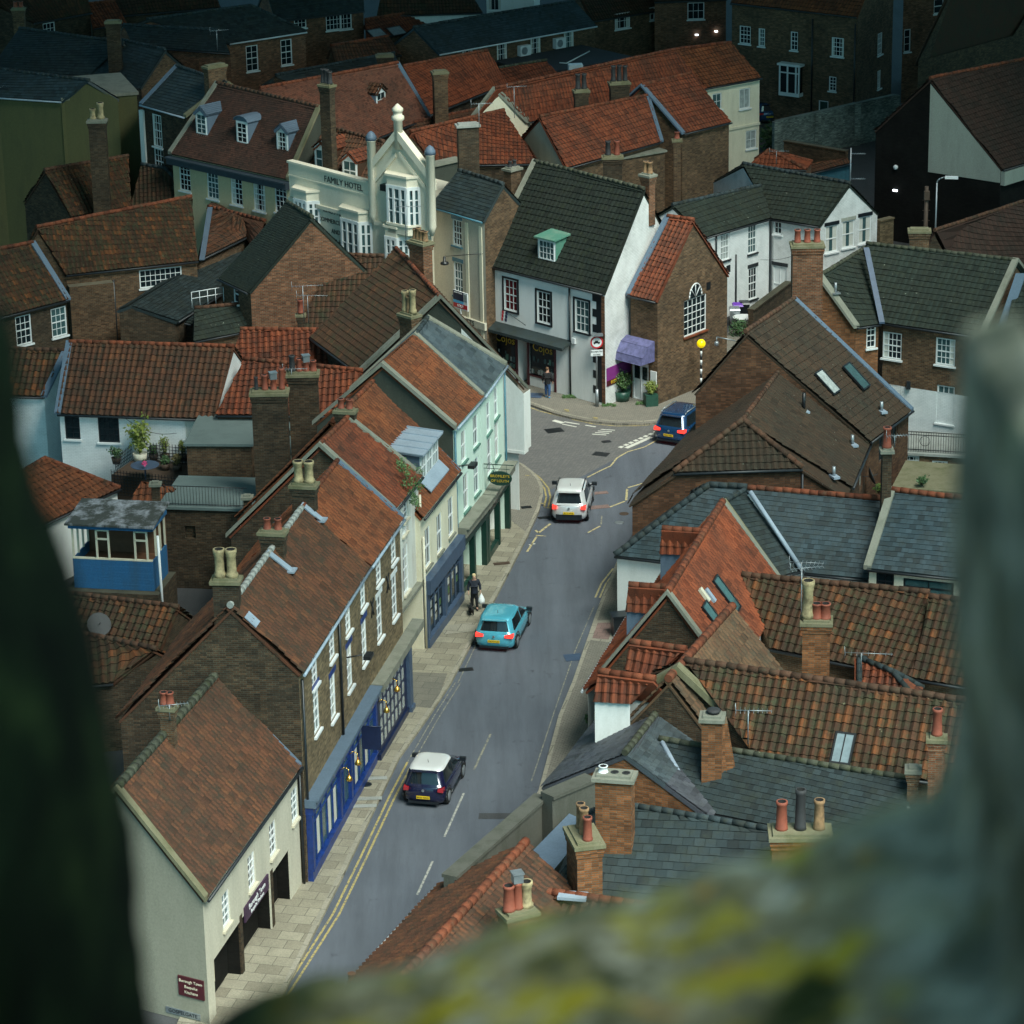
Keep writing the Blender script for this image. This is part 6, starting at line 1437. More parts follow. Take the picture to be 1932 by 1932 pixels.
# R10
h = House('brick house with whitewashed ground floor and dark green concrete roof', name='brick_house'); G7 = h
V = h.vol(tC(1125, 1825), tC(1690, 1905), tC(1040, 1378), tC(1885, 1472), 6.0, 40, wall='brick_brown', roof='conc_green', kind='conc', rm='ridge_stone', cop=(None, 'stone_grey')); F = V['F']
L = F.L
for p in (tF(1185, 25), tF(1487, 60)): h.win(F, p, 1.05, 1.4, nx=4, nz=4, label='wide white sash window')
h.win(F, tF(1487, 360), .95, 2.0, nx=3, nz=4, glass='glass_teal'); 
mb = MB(); zz = 2.75; 
a, z = F.sz(tF(1190, 280)); window(h.root, F, a, 1.55, .9, 2.4, nx=1, nz=2, glass='grey_paint', sill=None, name='door')
ops = list(F.op)
mb = MB(); w_ = Wall(F.P(0, 0, .02), F.P(L, 0, .02), [(0, 0), (L, 0), (L, zz), (0, zz)], 'brick_white'); w_.op = [o for o in ops if o[2] < zz and o[3] < zz+.4]; w_.op = [(o[0], o[1], o[2], min(o[3], zz), .02, 0) for o in w_.op]; h.walls.append(w_)
mb = MB(); a, z = F.sz(tF(1283, 245)); mb.box(F.P(a, z, .12), (.2, .2, .4), 0); mb.build('wall_lantern', 'black_paint', h.root)
V2_ = h.vol(tC(985, 1852), tC(1122, 1832), tC(775, 1560), tC(1036, 1402), 6.0, 40, wall='brick_orange', roof='conc_green', kind='conc', rm='ridge_stone', walls='FL', back=.8, cop=('stone_grey', None))
h.win(V2_['F'], tC(1068, 1900), .55, 1.3, nx=2, nz=4)
chimney(h.root, tC(705, 1392), V2_['zr']+2.6, 195, 1.1, 7.5, 0, 'brick_red', (('red', .65, .16), ('red', .65, .16), ('red', .65, .16)), w=1.85, cap='stone_moss')
mb = MB(); A_ = W(tC(1034, 1408), V['zr']); B_ = W(tC(1122, 1830), 6.05); mb.obox(A_-Vector((.1, .1, -.0)), Vector((.28, 0, 0)), B_-A_, Vector((0, 0, .1))); mb.build('valley_lead', 'slate_paint', h.root)
q, nn = roofpoint(V2_, tC(865, 1660)); mb = MB(); mb.tube(q, q+Vector((0, 0, .55)), .07, .07, 8); mb.box(q+nn*.05, (.4, .3, .06), .3); mb.build('vent_pipe', 'metal_grey', h.root)
chimney(h.root, tC(1340, 1312), V['zr']+.45, 140, .9, 2.2, -.1, 'brick_brown', (), w=1.5, cap='stone_moss')
A_, B_ = W(tC(1885, 1560), V['zr']-.4), W(tC(1760, 1930), 5.5); mb = MB(); mb.obox(A_, Vector((.5, 0, 0)), B_-A_, Vector((0, 0, .12))); mb.build('valley_lead', 'lead', h.root)
h.finish()
# railings, terrace and low range below R10
h = House('low brick range with mossy flat roof and iron railings along its top', name='low_range', cat='building')
w = block(h, tF(1262, 640), tF(1700, 665), 1.6, 3.2, 'brick_brown', 'cement')
for p in (tF(1295, 675), tF(1455, 705)): h.win(w, p, .75, .5, nx=3, nz=2, sash=False, sill=None)
mb = MB(); L = w.L
for i in range(int(L/.12)): x = i*.12; mb.tube(w.P(x, 1.75, -.1), w.P(x, 2.75, -.1), .014, .014, 4)
for z in (1.85, 2.6, 2.75): mb.tube(w.P(0, z, -.1), w.P(L, z, -.1), .022, .022, 5)
for x in (.9, 3.3):
    for k in range(10): t = 2*math.pi*k/10; mb.tube(w.P(x+.25*math.cos(t), 2.3+.25*math.sin(t), -.1), w.P(x+.25*math.cos(t+.63), 2.3+.25*math.sin(t+.63), -.1), .014, .014, 4)
mb.build('railing', 'black_paint', h.root); h.finish()
h = House('mossy lead flat roof between the modern house and the dark slates', name='flat_roof_store', cat='building'); block(h, tF(1200, 835), tF(1640, 870), 3.2, 3.6, 'brick_brown', 'stone_moss'); h.finish()
# long plum concrete roof right
h, V = simple('long curved plum tile roof at the right edge', tC(1300, 1560), tC(2100, 1500), tC(1425, 1305), tC(2100, 1085), 4.6, 35, 'brick_dark', 'conc_plum', 'conc', 'ridge_brown', name='tiled_house'); h.finish()
h, V = simple('dark tiled roof strip beyond the lead verge at the right edge', tC(1800, 1990), tC(2100, 2010), tC(1895, 1560), tC(2200, 1600), 5.5, 40, 'brick_dark', 'conc_green', 'conc', 'ridge_brown', name='tiled_house'); h.finish()
# black hall with grey gable
h = House('huge black brick hall with grey rendered gable and red tile roof', name='hall', cat='hall')
V = h.vol(tC(1812, 960), tC(2700, 690), tC(1400, 442), tC(2300, 260), 5.6, zr=10.6, wall='brick_black', roof='conc_plum', kind='far', rm='ridge_red', gutter='gutter_dark', back=.75)
Lw = V['L']; L = Lw.L
w_ = Wall(Lw.P(0, 0, .05), Lw.P(L, 0, .05), None, 'render_grey'); Vz = V['ze']
t = (V['a']-w_.o).dot(w_.u); w_.poly = [(t+.05, Vz-.85), (L, Vz-.85), (L, Vz-.1), (t+.05, V['zr']-.35)]; h.walls.append(w_)
mb = MB(); V['F'].box(mb, 0, V['F'].L, 4.6, 5.45, 0, .3); mb.build('fascia', 'render_grey', h.root)
for p, m in ((tC(1205, 1077), 'lamp_white'), (tC(1210, 945), 'white_metal')):
    a, z = Lw.sz(p); mb = MB(); Lw.box(mb, a-.14, a+.14, z-.05, z+.05, 0, .12) if m == 'lamp_white' else mb.lathe(Lw.P(a, z, .05), [(.16, 0), (.14, .12), (.05, .16)], 10, axis=Lw.n); mb.build('wall_lamp', m, h.root)
h.finish()
# slim lamp post
def lamp(p, label, ht=7.5):
    b_ = W(p, ht); b0 = Vector((b_.x, b_.y, 0)); e = empty('street_lamp', b0, label, 'street lamp')
    mb = MB(); mb.tube(b0, b0+Vector((0, 0, 1.2)), .09, .08, 8); mb.tube(b0+Vector((0, 0, 1.2)), b0+Vector((0, 0, ht-.3)), .055, .045, 8)
    pts = [b0+Vector((.0+.5*(1-math.cos(t)), -.1*t, ht-.3+.35*math.sin(t))) for t in (0, .4, .8, 1.2, 1.57)]
    mb.path(pts, .04, 6); mb.build('post', 'metal_grey', e)
    mb = MB(); mb.box(pts[-1]+Vector((.3, -.1, 0)), (.75, .3, .12), -.2); mb.build('lantern', 'white_metal', e)
lamp(tC(1440, 1005), 'tall grey street lamp standing before the black hall')
# telegraph pole
mb = MB(); b_ = W(tC(1382, 1055), 7.5); mb.tube((b_.x, b_.y, 0), b_, .14, .11, 8)
for i in range(8): z = 2.5+i*.6; mb.tube((b_.x-.22, b_.y, z), (b_.x+.22, b_.y, z), .02, .02, 5)
mb.box((b_.x, b_.y-.1, 7.0), (.3, .25, .5)); single('telegraph_pole', mb, 'wood_dark', 'dark telegraph pole with climbing steps beside the slim street lamp', 'telegraph pole')
# aerial mast
mb = MB(); b_ = W(tC(952, 865), 7.0); mb.tube((b_.x, b_.y, 4), b_+Vector((0, 0, .3)), .05, .04, 6)
for z in (6.95, 5.4):
    mb.tube((b_.x, b_.y, z), (b_.x+.9, b_.y-.1, z), .02, .02, 5)
    for i in range(8): mb.tube((b_.x+.1+.1*i, b_.y-.25, z), (b_.x+.1+.1*i, b_.y+.2, z), .012, .012, 4)
single('aerial_mast', mb, 'metal_grey', 'aerial mast on the brick wall before the black hall', 'aerial')
# cream house + long orange roof
h = House('cream rendered house end under the long orange pantile roof', name='cream_house'); G8 = h
V = h.vol(tB(1060, 690), tC(135, 500), tB(868, 500), tC(-45, 280), 7.5, zr=9.9, wall='render_cream', roof='pan_red', kind='far', rm='ridge_red', cop=('stone_grey', None))
V = h.vol(tC(133, 498), tC(447, 440), tC(-47, 280), tC(272, 240), 7.5, 38, wall='render_cream', roof='pan_orange', kind='far', rm='ridge_red', gutter='gutter_dark'); F = V['F']
h.win(F, tC(195, 575), .8, 1.1, nx=2, nz=2, sash=False); h.win(F, tC(352, 558), .95, 1.35, nx=2, nz=1, sash=False, glass='glass_pale'); h.win(F, tC(388, 790), .95, 1.25, nx=2, nz=2, sash=False, glass='glass_pale')
a0, z0 = F.sz(tC(290, 725)); mb = MB(); F.box(mb, 0, F.L, z0-.08, z0+.08, 0, .1); mb.build('string_course', 'render_cream', h.root)
h.finish()
h, V = simple('brick house with two chimneys and red pantiles in the middle of the far terrace', tB(1275, 950), tB(1815, 800), tB(1122, 660), tB(1735, 540), 6.5, 42, 'brick_brown', 'pan_red', 'far', 'ridge_red', name='brick_house', wm={'L': 'render_pale'}, cop=(None, 'lead')); VT = V
chimney(h.root, tB(1357, 520), 0, 105, .9, 2.6, R(10), 'brick_dark', (('black', .95, .16), ('black', .95, .16)), w=1.3, on=V); chimney(h.root, tB(1573, 475), 0, 135, .9, 2.8, R(10), 'brick_dark', (('black', 1.0, .15), ('black', 1.0, .15), ('black', .95, .15)), w=1.7, on=V)
h.finish()
h, V = simple('low red pantile wing before the two-chimney brick house', tB(1110, 925), tB(1295, 845), tB(1030, 768), tB(1210, 728), 6.0, 42, 'brick_brown', 'pan_red', 'far', 'ridge_red', name='pantile_wing'); h.finish()
h, V = simple('brick house with bright orange pantiles behind the white gable', tC(5, 755), tC(275, 690), tB(1700, 480), tC(45, 415), 6.8, 42, 'brick_brown', 'pan_red', 'far', 'ridge_red', name='brick_house', cop=('lead', None)); V8 = V
h.finish()
h = House('brown brick back wall with stacks between the black roof and the red pantiles', name='brick_range', cat='building')
block(h, tB(1150, 975), tB(1830, 860), 6.0, 2.0, 'brick_brown', 'stone_grey'); 
chimney(h.root, tB(1535, 895), 8.2, 125, .9, 6, 0, 'brick_dark', (('black', .85, .16), ('red', .85, .16)), w=1.5); chimney(h.root, tB(1900, 800), 8.0, 60, .8, 7, 0, 'brick_brown', (('red', .4, .16),), w=.9, cap='stone_moss')
h.finish()
h, V = simple('salmon plain tile roof with a small white dormer, left of the brick stack', tA(1720, 950), tB(500, 660), tA(1470, 500), tB(320, 355), 7.5, 45, 'brick_dark', 'tile_salmon', 'plain', 'ridge_red', name='tiled_house', cop=(None, 'lead')) 
dormer(h.root, V, tB(225, 648), 1.15, 1.5, 2.2, roofm='pan_brown', wallm='lead', nx=2, nz=3, roofkind='far'); h.finish()
h, V = simple('bright orange pantile roof behind the lone brick stack', tB(500, 650), tB(940, 470), tB(350, 375), tB(828, 285), 7.0, 42, 'brick_dark', 'pan_bright', 'far', 'ridge_red', name='pantile_house')
chimney(h.root, tB(557, 415), V['zr']+1.4, 110, 1.0, 6, R(12), 'brick_brown', (), w=1.35, cap='stone_moss'); h.finish()
h, V = simple('red pantile roof strip with yellow lichen ridge before the flat roof', tB(930, 490), tB(1225, 415), tB(890, 385), tB(1160, 340), 6.2, 40, 'brick_dark', 'pan_red', 'far', 'ridge_stone', name='pantile_wing'); h.finish()
h, V = simple('red pantile house directly behind the hotel gable', tB(520, 935), tB(1110, 925), tB(390, 745), tB(920, 622), 6.8, 42, 'brick_dark', 'pan_red', 'far', 'ridge_red', name='pantile_house')
h.finish()
h, V = simple('narrow pantile roof ridge behind the hotel gable and lone stack', tB(150, 860), tB(900, 700), tB(110, 755), tB(880, 595), 6.6, 40, 'brick_dark', 'pan_brown', 'far', 'ridge_red', name='pantile_wing', back=.6); h.finish()
h = House('wide rendered stack and rough wall right of the hotel pinnacle', name='brick_stack_wall', cat='building'); block(h, tB(520, 945), tB(680, 910), 9.4, .6, 'render_dark', 'stone_grey'); chimney(h.root, tB(715, 715), 13.0, 150, .9, 5.5, R(10), 'brick_dark', (), w=1.75, cap='cement', band=False); h.finish()
# flat dark roof
h = House('dark felt flat roof with air vent behind the long orange ridge', name='flat_roof_building', cat='building'); block(h, tB(1150, 420), tB(1640, 330), 4.4, 11, 'brick_dark', 'felt_dark')
mb = MB(); c = W(tB(1325, 390), 5.1); mb.box(c, (1.0, .7, .7), .1); mb.build('roof_vent', 'white_metal', h.root); mb = MB(); mb.path([W(p, 4.56) for p in (tB(1235, 355), tB(1275, 358), tB(1405, 290))], .05, 5); mb.build('cable_trunking', 'white_paint', h.root); h.finish()
# long slate
h, V = simple('long slate roofed brick range with three white windows and two air conditioners', tB(555, 305), tB(1445, 145), tB(408, 155), tB(1320, 5), 5.8, 38, 'brick_brown', 'slate_blue', 'slate', 'ridge_slate', name='brick_range', gutter='gutter_white'); F = V['F']
for p in (tB(910, 293), tB(1100, 258), tB(1288, 222)): h.win(F, p, .95, 1.35, nx=3, nz=3, sash=False)
h.win(F, tB(715, 300), .95, .9, nx=3, nz=2, sash=False)
for p in (tB(1022, 282), tB(1222, 240)):
    a, z = F.sz(p); mb = MB(); mb.box(F.P(a, z, .25), (.95, .4, .75), rotof(V)); ac = mb.build('air_conditioner', 'white_metal', h.root); mb = MB(); mb.lathe(F.P(a-.1, z, .455), [(.28, 0), (.28, .015)], 14, axis=F.n); mb.build('fan', 'metal_grey', ac)
h.finish()
# top right brick house
h = House('large brown brick house with bay window, orange tiles and arched white windows', name='brick_house')
V = h.vol(tC(270, 15), tC(985, 95), tC(330, -260), tC(1100, -190), 8.5, 40, wall='brick_brown', roof='pan_orange', kind='far', rm='ridge_red'); F, Rw = V['F'], V['R']
for p, w_, h_ in ((tC(353, 198), .95, 1.3), (tC(447, 212), .55, 1.3), (tC(631, 233), .6, 1.35), (tC(877, 267), 1.0, 1.35), (tC(848, 475), .6, 1.05)): h.win(F, p, w_, h_, nx=2 if w_ < .8 else 3, nz=4)
a, z = F.sz(tC(798, 510)); window(h.root, F, a, 1.1, .8, 2.1, nx=1, nz=1, glass='green_paint', sill=None, name='door')
for p, w_, h_ in ((tC(1117, 248), 1.0, 1.6), (tC(1112, 450), .75, 1.35)): h.win(Rw, p, w_, h_, nx=4, nz=4)
a, z = F.sz(tC(625, 440)); mb = MB(); F.box(mb, a-.85, a+.85, z-1.25, z-1.0, 0, .6); F.box(mb, a-.95, a+.95, z+.95, z+1.1, 0, .7)
for x in (-.85, -.2, .5, .75): F.box(mb, a+x, a+x+.1, z-1.0, z+.95, .48, .58)
F.box(mb, a-.85, a+.85, z+.4, z+.48, .5, .57); bw_ = mb.build('bay_window', 'white_paint', h.root); mb = MB(); F.box(mb, a-.8, a+.8, z-1, z+.95, .05, .5); mb.build('pane', 'glass', bw_)
a, z = F.sz(tC(735, 350)); mb = MB(); mb.tube(F.P(a, .2, .08), F.P(a, 8, .08), .06, .06, 6); mb.build('downpipe', 'black_paint', h.root)
mb = MB(); mb.tube(F.P(F.L-.1, .2, .08), F.P(F.L-.1, 8, .08), .06, .06, 6); mb.build('downpipe', 'black_paint', h.root); h.finish()
h, V = simple('olive brick house with red tile roof and rooflights at the upper right corner', tC(1690, 235), tC(2300, 120), tC(1520, -60), tC(2100, -180), 6.5, zr=11, pitch=0, wall='brick_dark', roof='pan_dark', kind='far', rm='ridge_red', name='brick_house')
skylight(h.root, V, tC(1795, 125), .8, 1.4, glass='glass_sky'); skylight(h.root, V, tC(1935, 90), .8, 1.2, glass='glass_sky')
h.win(V['L'], tC(1502, 188), 1.0, 1.2, nx=2, nz=3, sash=False); h.finish()
h, V = simple('red brick house with white windows filling the gap at the top right', tC(1255, -20), tC(1560, -60), tC(1255, -300), tC(1560, -340), 8, 40, 'brick_red', 'pan_dark', 'far', 'ridge_red', name='brick_house', wins=((tC(1450, 35), .9, 1.1, dict(nx=1, nz=2)), (tC(1257+15, 230), .6, 1.7, dict(nx=1, nz=3)))); h.finish()
# top middle and left
h, V = simple('dark brick house with white double window at the top beside the slate range', tB(1420, 120), tB(1900, 40), tB(1330, -60), tB(1800, -150), 5.5, 40, 'brick_brown', 'pan_dark', 'far', 'ridge_brown', name='brick_house', wins=((tB(1592, 118), 1.5, 1.2, dict(nx=3, nz=2, sash=False)), (tB(1760, 78), .5, 1.0, dict(nx=1, nz=2)))); h.finish()
h, V = simple('dark red brick house with lit porch and white casement at the top', tC(-160, 10), tC(250, -5), tC(-160, -200), tC(250, -220), 6.5, 40, 'brick_red', 'pan_dark', 'far', 'ridge_brown', name='brick_house', wins=((tC(75, 62), 1.3, 1.3, dict(nx=3, nz=2, sash=False)),))
for p in (tC(78, 196), tC(188, 176)): a, z = V['F'].sz(p); mb = MB(); V['F'].box(mb, a-.11, a+.11, z-.04, z+.04, .02, .2); mb.build('porch_lamp', 'lamp_white', h.root)
h.finish()
h, V = simple('slate hipped brick house with two tall sash windows at the top left', tA(1300, 245), tA(1735, 178), tA(830, 110), tA(1420, 30), 7.5, 38, 'brick_red', 'slate_dark', 'slate', 'ridge_slate', name='brick_house', ends='gh', gutter='gutter_white', wins=((tA(1428, 330), 1.0, 1.85, dict(nx=2, nz=4)), (tA(1622, 295), .95, 1.85, dict(nx=2, nz=4)))); h.finish()
h, V = simple('dark slate house with brick gable below the hipped slate house', tA(480, 420), tA(790, 500), tA(640, 215), tA(935, 280), 8.0, 42, 'brick_brown', 'slate_dark', 'slate', 'ridge_slate', name='slate_house')
chimney(h.root, tA(640, 130), V['zr']+1.6, 95, .9, 3.5, 0, 'brick_dark', (), w=1.4, cap='stone_moss'); h.finish()
h, V = simple('wide dark slate roof at the upper left behind the pale slate gable', tA(-60, 395), tA(500, 430), tA(110, 160), tA(700, 240), 8.0, 40, 'brick_dark', 'slate_dark', 'slate', 'ridge_slate', name='slate_house'); h.finish()
h, V = simple('middle slate roof with lead ridge before the hipped slate house', tA(750, 260), tA(1300, 300), tA(700, 140), tA(1250, 170), 8.2, 35, 'brick_red', 'slate_dark', 'slate', 'ridge_slate', name='slate_house', back=.5); h.finish()
h, V = simple('brick house with dark pantiles and white window at the top left corner', tA(190, 130), tA(520, 70), tA(-100, -20), tA(480, -60), 7.0, 40, 'brick_dark', 'pan_dark', 'far', 'ridge_brown', name='brick_house', wins=((tA(278, 162), 1.1, .9, dict(nx=3, nz=2, sash=False)),))
chimney(h.root, tA(105, 55), V['zr']+.6, 80, .9, 4, 0, 'brick_brown', (('red', .4, .16), ('red', .4, .16)), w=1.2); h.finish()
h, V = simple('small red pantile roof at the top left between the dark roofs', tA(530, 160), tA(720, 130), tA(500, 20), tA(650, 5), 6.0, 40, 'brick_dark', 'pan_red', 'far', 'ridge_red', name='pantile_wing'); h.finish()
h, V = simple('green-grey tiled house with white casements at the top', tA(1560, 120), tB(130, 60), tA(1500, -80), tB(120, -120), 7.0, 40, 'brick_red', 'slate_dark', 'slate', 'ridge_slate', name='brick_house', wins=((tA(1890, 125), 1.3, 1.2, dict(nx=4, nz=3, sash=False)), (tB(25, 120), 1.0, 1.2, dict(nx=3, nz=3, sash=False)), (tA(1700, 130), 1.0, .8, dict(nx=3, nz=2, sash=False)))); h.finish()
h, V = simple('red pantile roof with skylights at the top, left of the slate range', tB(150, 225), tB(620, 130), tB(135, 110), tB(540, 50), 5.5, 38, 'brick_brown', 'pan_red', 'far', 'ridge_red', name='pantile_house')
for p in (tB(200, 195), tB(310, 182)): skylight(h.root, V, p, 1.4, 1.0, glass='glass_sky')
h.finish()
h, V = simple('brown pantile roof below the skylit red roof', tB(-30, 350), tB(340, 310), tB(-60, 260), tB(265, 205), 5.6, 38, 'brick_brown', 'pan_brown', 'far', 'ridge_red', name='pantile_house'); h.finish()
h, V = simple('dark green slate strip with square stack above the salmon roof', tA(1480, 480), tB(330, 370), tA(1560, 425), tB(300, 300), 6.2, 35, 'brick_dark', 'slate_dark', 'slate', 'ridge_slate', name='slate_house')
chimney(h.root, tB(245, 320), V['zr']+.9, 110, 1.0, 3, .1, 'brick_dark', (), w=1.4, cap='stone_moss'); h.finish()
h, V = simple('dark pantile roof along the top edge left of centre', tB(200, 90), tB(800, 70), tB(230, -60), tB(700, -90), 6.5, 40, 'render_white', 'pan_dark', 'far', 'ridge_brown', name='pantile_house'); h.finish()
h, V = simple('far dark roof along the top left edge beyond the slates', tA(650, 90), tA(1250, 40), tA(620, -60), tA(1200, -80), 6.5, 40, 'brick_dark', 'pan_dark', 'far', 'ridge_brown', name='slate_house'); h.finish()
h = House('pale rendered far house end at the top centre', name='rendered_house'); w = block(h, tB(820, -60), tB(1090, -60), 6.0, 5, 'render_white', 'felt_dark'); h.win(w, tB(868, 10), 1.1, 1.4, nx=2, nz=1); h.finish()
# red pyramid roof, brick yard walls
h, V = simple('small red pyramid pantile roof behind the white inn', tC(375, 945), tC(700, 960), tC(485, 852), tC(497, 853), 4.5, 38, 'brick_red', 'pan_bright', 'far', 'ridge_red', ends='hh', name='outhouse'); aerial(h.root, tC(530, 900), 5.6, .5, -.1, boom=1.2); h.finish()
h, V = simple('narrow brown lean-to and blue door beside the pyramid roof', tC(700, 985), tC(960, 920), tC(700, 930), tC(930, 895), 3.4, 30, 'teal_paint', 'pan_brown', 'far', None, name='lean_to', back=.0); h.finish()
def yardwall(label, pts, z, m, t=.3, name='yard_wall', piers=False):
    mb = MB()
    for a, b in zip(pts, pts[1:]): wallseg(mb, a, b, z, t, .1)
    if piers:
        for i in range(4):
            a = W(pts[0], z); b = W(pts[-1], z); q = a+(b-a)*(i/3); mb.box((q.x, q.y-.1, z/2), (.45, .45, z+.1), .3)
    single(name, mb, m, label, 'wall')
yardwall('tall whitewashed wall with buttresses in the car park', (tC(530, 690), tC(1205, 540)), 2.9, 'brick_wallworn', .3, piers=True)
yardwall('low brick wall below the brown brick house', (tC(447, 540), tC(700, 560), tC(780, 565)), 1.8, 'brick_brown')
yardwall('dark brick yard wall between the inn and the whitewashed wall', (tC(580, 800), tC(930, 860)), 2.2, 'brick_brown')
yardwall('brick wall beside the white inn, running down to the chimney', (tC(385, 1760), tC(600, 1600)), 1.6, 'brick_dark', .3)
yardwall('short yellow brick wall beside the three-windowed white gable', (tC(1108, 1255), tC(1185, 1235)), 2.2, 'brick_tan', .3)
# ================================================================ STREET FURNITURE, PLANTS, VEHICLES, PEOPLE
def leaves(mb, c, rad, n, size, rvmin=0, shell=.35):
    c = Vector(c)
    for _ in range(n):
        while True:
            d = Vector((random.uniform(-1, 1), random.uniform(-1, 1), random.uniform(-1, 1)))
            if .001 < d.length < 1: break
        d = d.normalized()*(shell+(1-shell)*random.random()**.6)*(.8+.35*math.sin(d.x*5+d.y*4)*math.sin(d.z*5+1))
        p = c+Vector((d.x*rad[0], d.y*rad[1], d.z*rad[2]))
        a = Vector((random.gauss(0, 1), random.gauss(0, 1), random.gauss(0, 1))).normalized(); b = a.orthogonal().normalized(); s = size*random.uniform(.6, 1.3)
        mb.poly([p-a*s, p+b*s*.5, p+a*s, p-b*s*.5], rv=random.random())
def bush(label, base, r, h, m='leaf_mid', cat='shrub', tub=None, name='shrub', n=420, size=.07, stems=6):
    e = empty(name, base, label, cat); b = Vector(base); z0 = .0
    if tub:
        mb = MB(); t, th, tm = tub; 
        if t > 0: mb.lathe(b, [(t*.8, 0), (t, th), (t*.92, th), (t*.9, th-.06)], 14)
        else: mb.box(b+Vector((0, 0, th/2)), (-2*t, -2*t, th), .2)
        mb.build('tub', tm, e); z0 = th-.05
    mb = MB()
    for i in range(stems): a = 6.28*i/stems; mb.tube(b+Vector((0, 0, z0)), b+Vector((math.cos(a)*r*.6, math.sin(a)*r*.6, z0+h*.7)), .025, .012, 5)
    mb.build('stem', 'wood_dark', e)
    mb = MB()
    for i in range(7):
        a = 6.28*i/7; q = b+Vector((math.cos(a)*r*.45*random.random(), math.sin(a)*r*.45*random.random(), z0+h*(.35+.3*random.random())))
        leaves(mb, q, (r*.62, r*.62, h*.4), n//7, size)
    mb.build('foliage', m, e); return e
g0_ = lambda p: W(p, 0)
p = zf(1530, 1470); bush('large round variegated bush in a green tub left of the purple awning door', g0_(p)+Vector((0, 0, .1)), .72, 1.25, 'leaf_mid', tub=(.45, .55, 'plastic_green'), n=900)
p = zf(1788, 1510); bush('small yellow-green bush in a square planter right of the awning door', g0_(p)+Vector((0, 0, .1)), .46, .85, 'leaf_yellow', tub=(-.33, .62, 'plastic_green'), n=500)
for p, l in ((zf(1420, 1520), 'low weeds growing at the foot of the white gable wall'), (zf(1720, 1505), 'low weeds between the two planters by the awning door'), (zf(1060, 1445), 'weeds along the foot of the gift shop wall')):
    mb = MB()
    for i in range(9): leaves(mb, g0_((p[0]+random.uniform(-35, 35), p[1]+random.uniform(-4, 4)))+Vector((0, 0, .17)), (.16, .1, .1), 40, .05)
    tag(mb.build('weeds', 'leaf_mid'), l, 'weeds')
# weeds on the peeling house's gutter
p = W(zd(1290, 1010), 7.9); mb = MB()
for i in range(16):
    q = p+Vector((random.uniform(-.5, .5), random.uniform(-.8, .8), random.uniform(-.3, .9))); leaves(mb, q, (.28, .28, .3), 34, .06); mb.tube(p, q, .01, .006, 4)
for i in range(7): q = W(zd(1310+random.uniform(-35, 25), 1110+i*14), 7.4)+Vector((.15, 0, 0)); leaves(mb, q, (.14, .14, .22), 22, .06)
tag(mb.build('buddleia', 'leaf_mid'), 'wild buddleia rooted in the gutter of the peeling cream house', 'plant')
bush('bright yellow-green sprig growing at the chimney foot on the dark slates', W(tF(1110, 860), 6.7), .3, .5, 'leaf_yellow', n=140, size=.06, name='weed_plant', cat='plant')
bush('ferny green plant growing on the mossy flat roof', W(tF(1355, 815), 3.4), .45, .5, 'leaf_green', n=200, size=.07, name='weed_plant', cat='plant')
bush('tuft of grass at the foot of the white house wall beside the slate gable', W(zb(510, 535), .2), .3, .6, 'leaf_mid', n=160, size=.08, name='weed_plant', cat='plant')
bush('leafy green shrub with pale flowers beside the wheelie bins', W(zc(1140, 640), 0), .8, 1.3, 'leaf_green', n=600)
bush('dark green shrub behind the cream house by the whitewashed wall', W(tC(510, 860), 0), 1.3, 2.6, 'leaf_green', n=1200, size=.1)
# roof terrace at the left
tz = 2.55
h = House('timber roof terrace deck with dark trellis panels around its potted plants', name='terrace', cat='terrace')
a, b = W(tD(640, 745), tz), W(tD(1070, 790), tz); u = (b-a); u.z = 0; L = u.length; u.normalize(); n = Vector((-u.y, u.x, 0)); h.setroot(a); D_ = 2.6
A0 = Vector((a.x, a.y, 0)); fz = Vector((0, 0, 1))
mb = MB(); mb.obox(A0-n*.2, u*L, n*D_, fz*(tz-.03)); mb.build('deck', 'wood_dark', h.root)
def trellis(o, du, L_, z0, z1, m='black_paint'):
    mb = MB(); k = int(L_/.16)
    for i in range(k+1): mb.obox(o+du*(L_*i/k)+fz*z0, du*.025, fz.cross(du)*.02, fz*(z1-z0))
    for i in range(int((z1-z0)/.16)+1): mb.obox(o+fz*(z0+.16*i), du*L_, fz.cross(du)*.02, fz*.025)
    return mb.build('trellis', m, h.root)
trellis(A0-n*.22, u, L, tz-1.0, tz+.25); trellis(A0+n*(D_-.5)+u*.8, u, L-.8, tz, tz+.95); trellis(A0+n*.3, n, D_-.8, tz, tz+.75); trellis(A0-n*1.0, u, L*.6, tz-2.2, tz-1.35, 'grey_paint')
mb = MB(); c = W(tD(820, 702), tz+.7); mb.lathe(c, [(.68, 0), (.68, .03)], 18); mb.tube(c-fz*.7, c, .04, .04, 6); single('round_table', mb, 'slate_paint', 'round dark garden table on the roof terrace', 'table')
h.root['label'] = 'dark trellised roof terrace behind the blue conservatory'
def bamboo(label, base, hgt, m):
    e = empty('bamboo', base, label, 'plant'); b = Vector(base); mb = MB(); lm = MB()
    mbp = MB(); mbp.lathe(b-fz*.05, [(.3, 0), (.36, .42), (.31, .42), (.3, .36)], 14); mbp.build('pot', 'render_pale', e)
    for i in range(16):
        t = Vector((random.uniform(-.55, .55), random.uniform(-.3, .3), hgt*random.uniform(.6, 1))); mb.tube(b+fz*.3, b+t, .012, .006, 4)
        for k in range(30): f = random.uniform(.35, 1); q = b+t*f+Vector((random.gauss(0, .12), random.gauss(0, .12), random.gauss(0, .06))); leaves(lm, q, (.03, .03, .02), 1, .1)
    mb.build('stem', 'leaf_yellow', e); lm.build('foliage', m, e)
bamboo('tall yellow-green bamboo in a pale pot on the roof terrace', W(tD(795, 672), tz), 2.3, 'leaf_yellow')
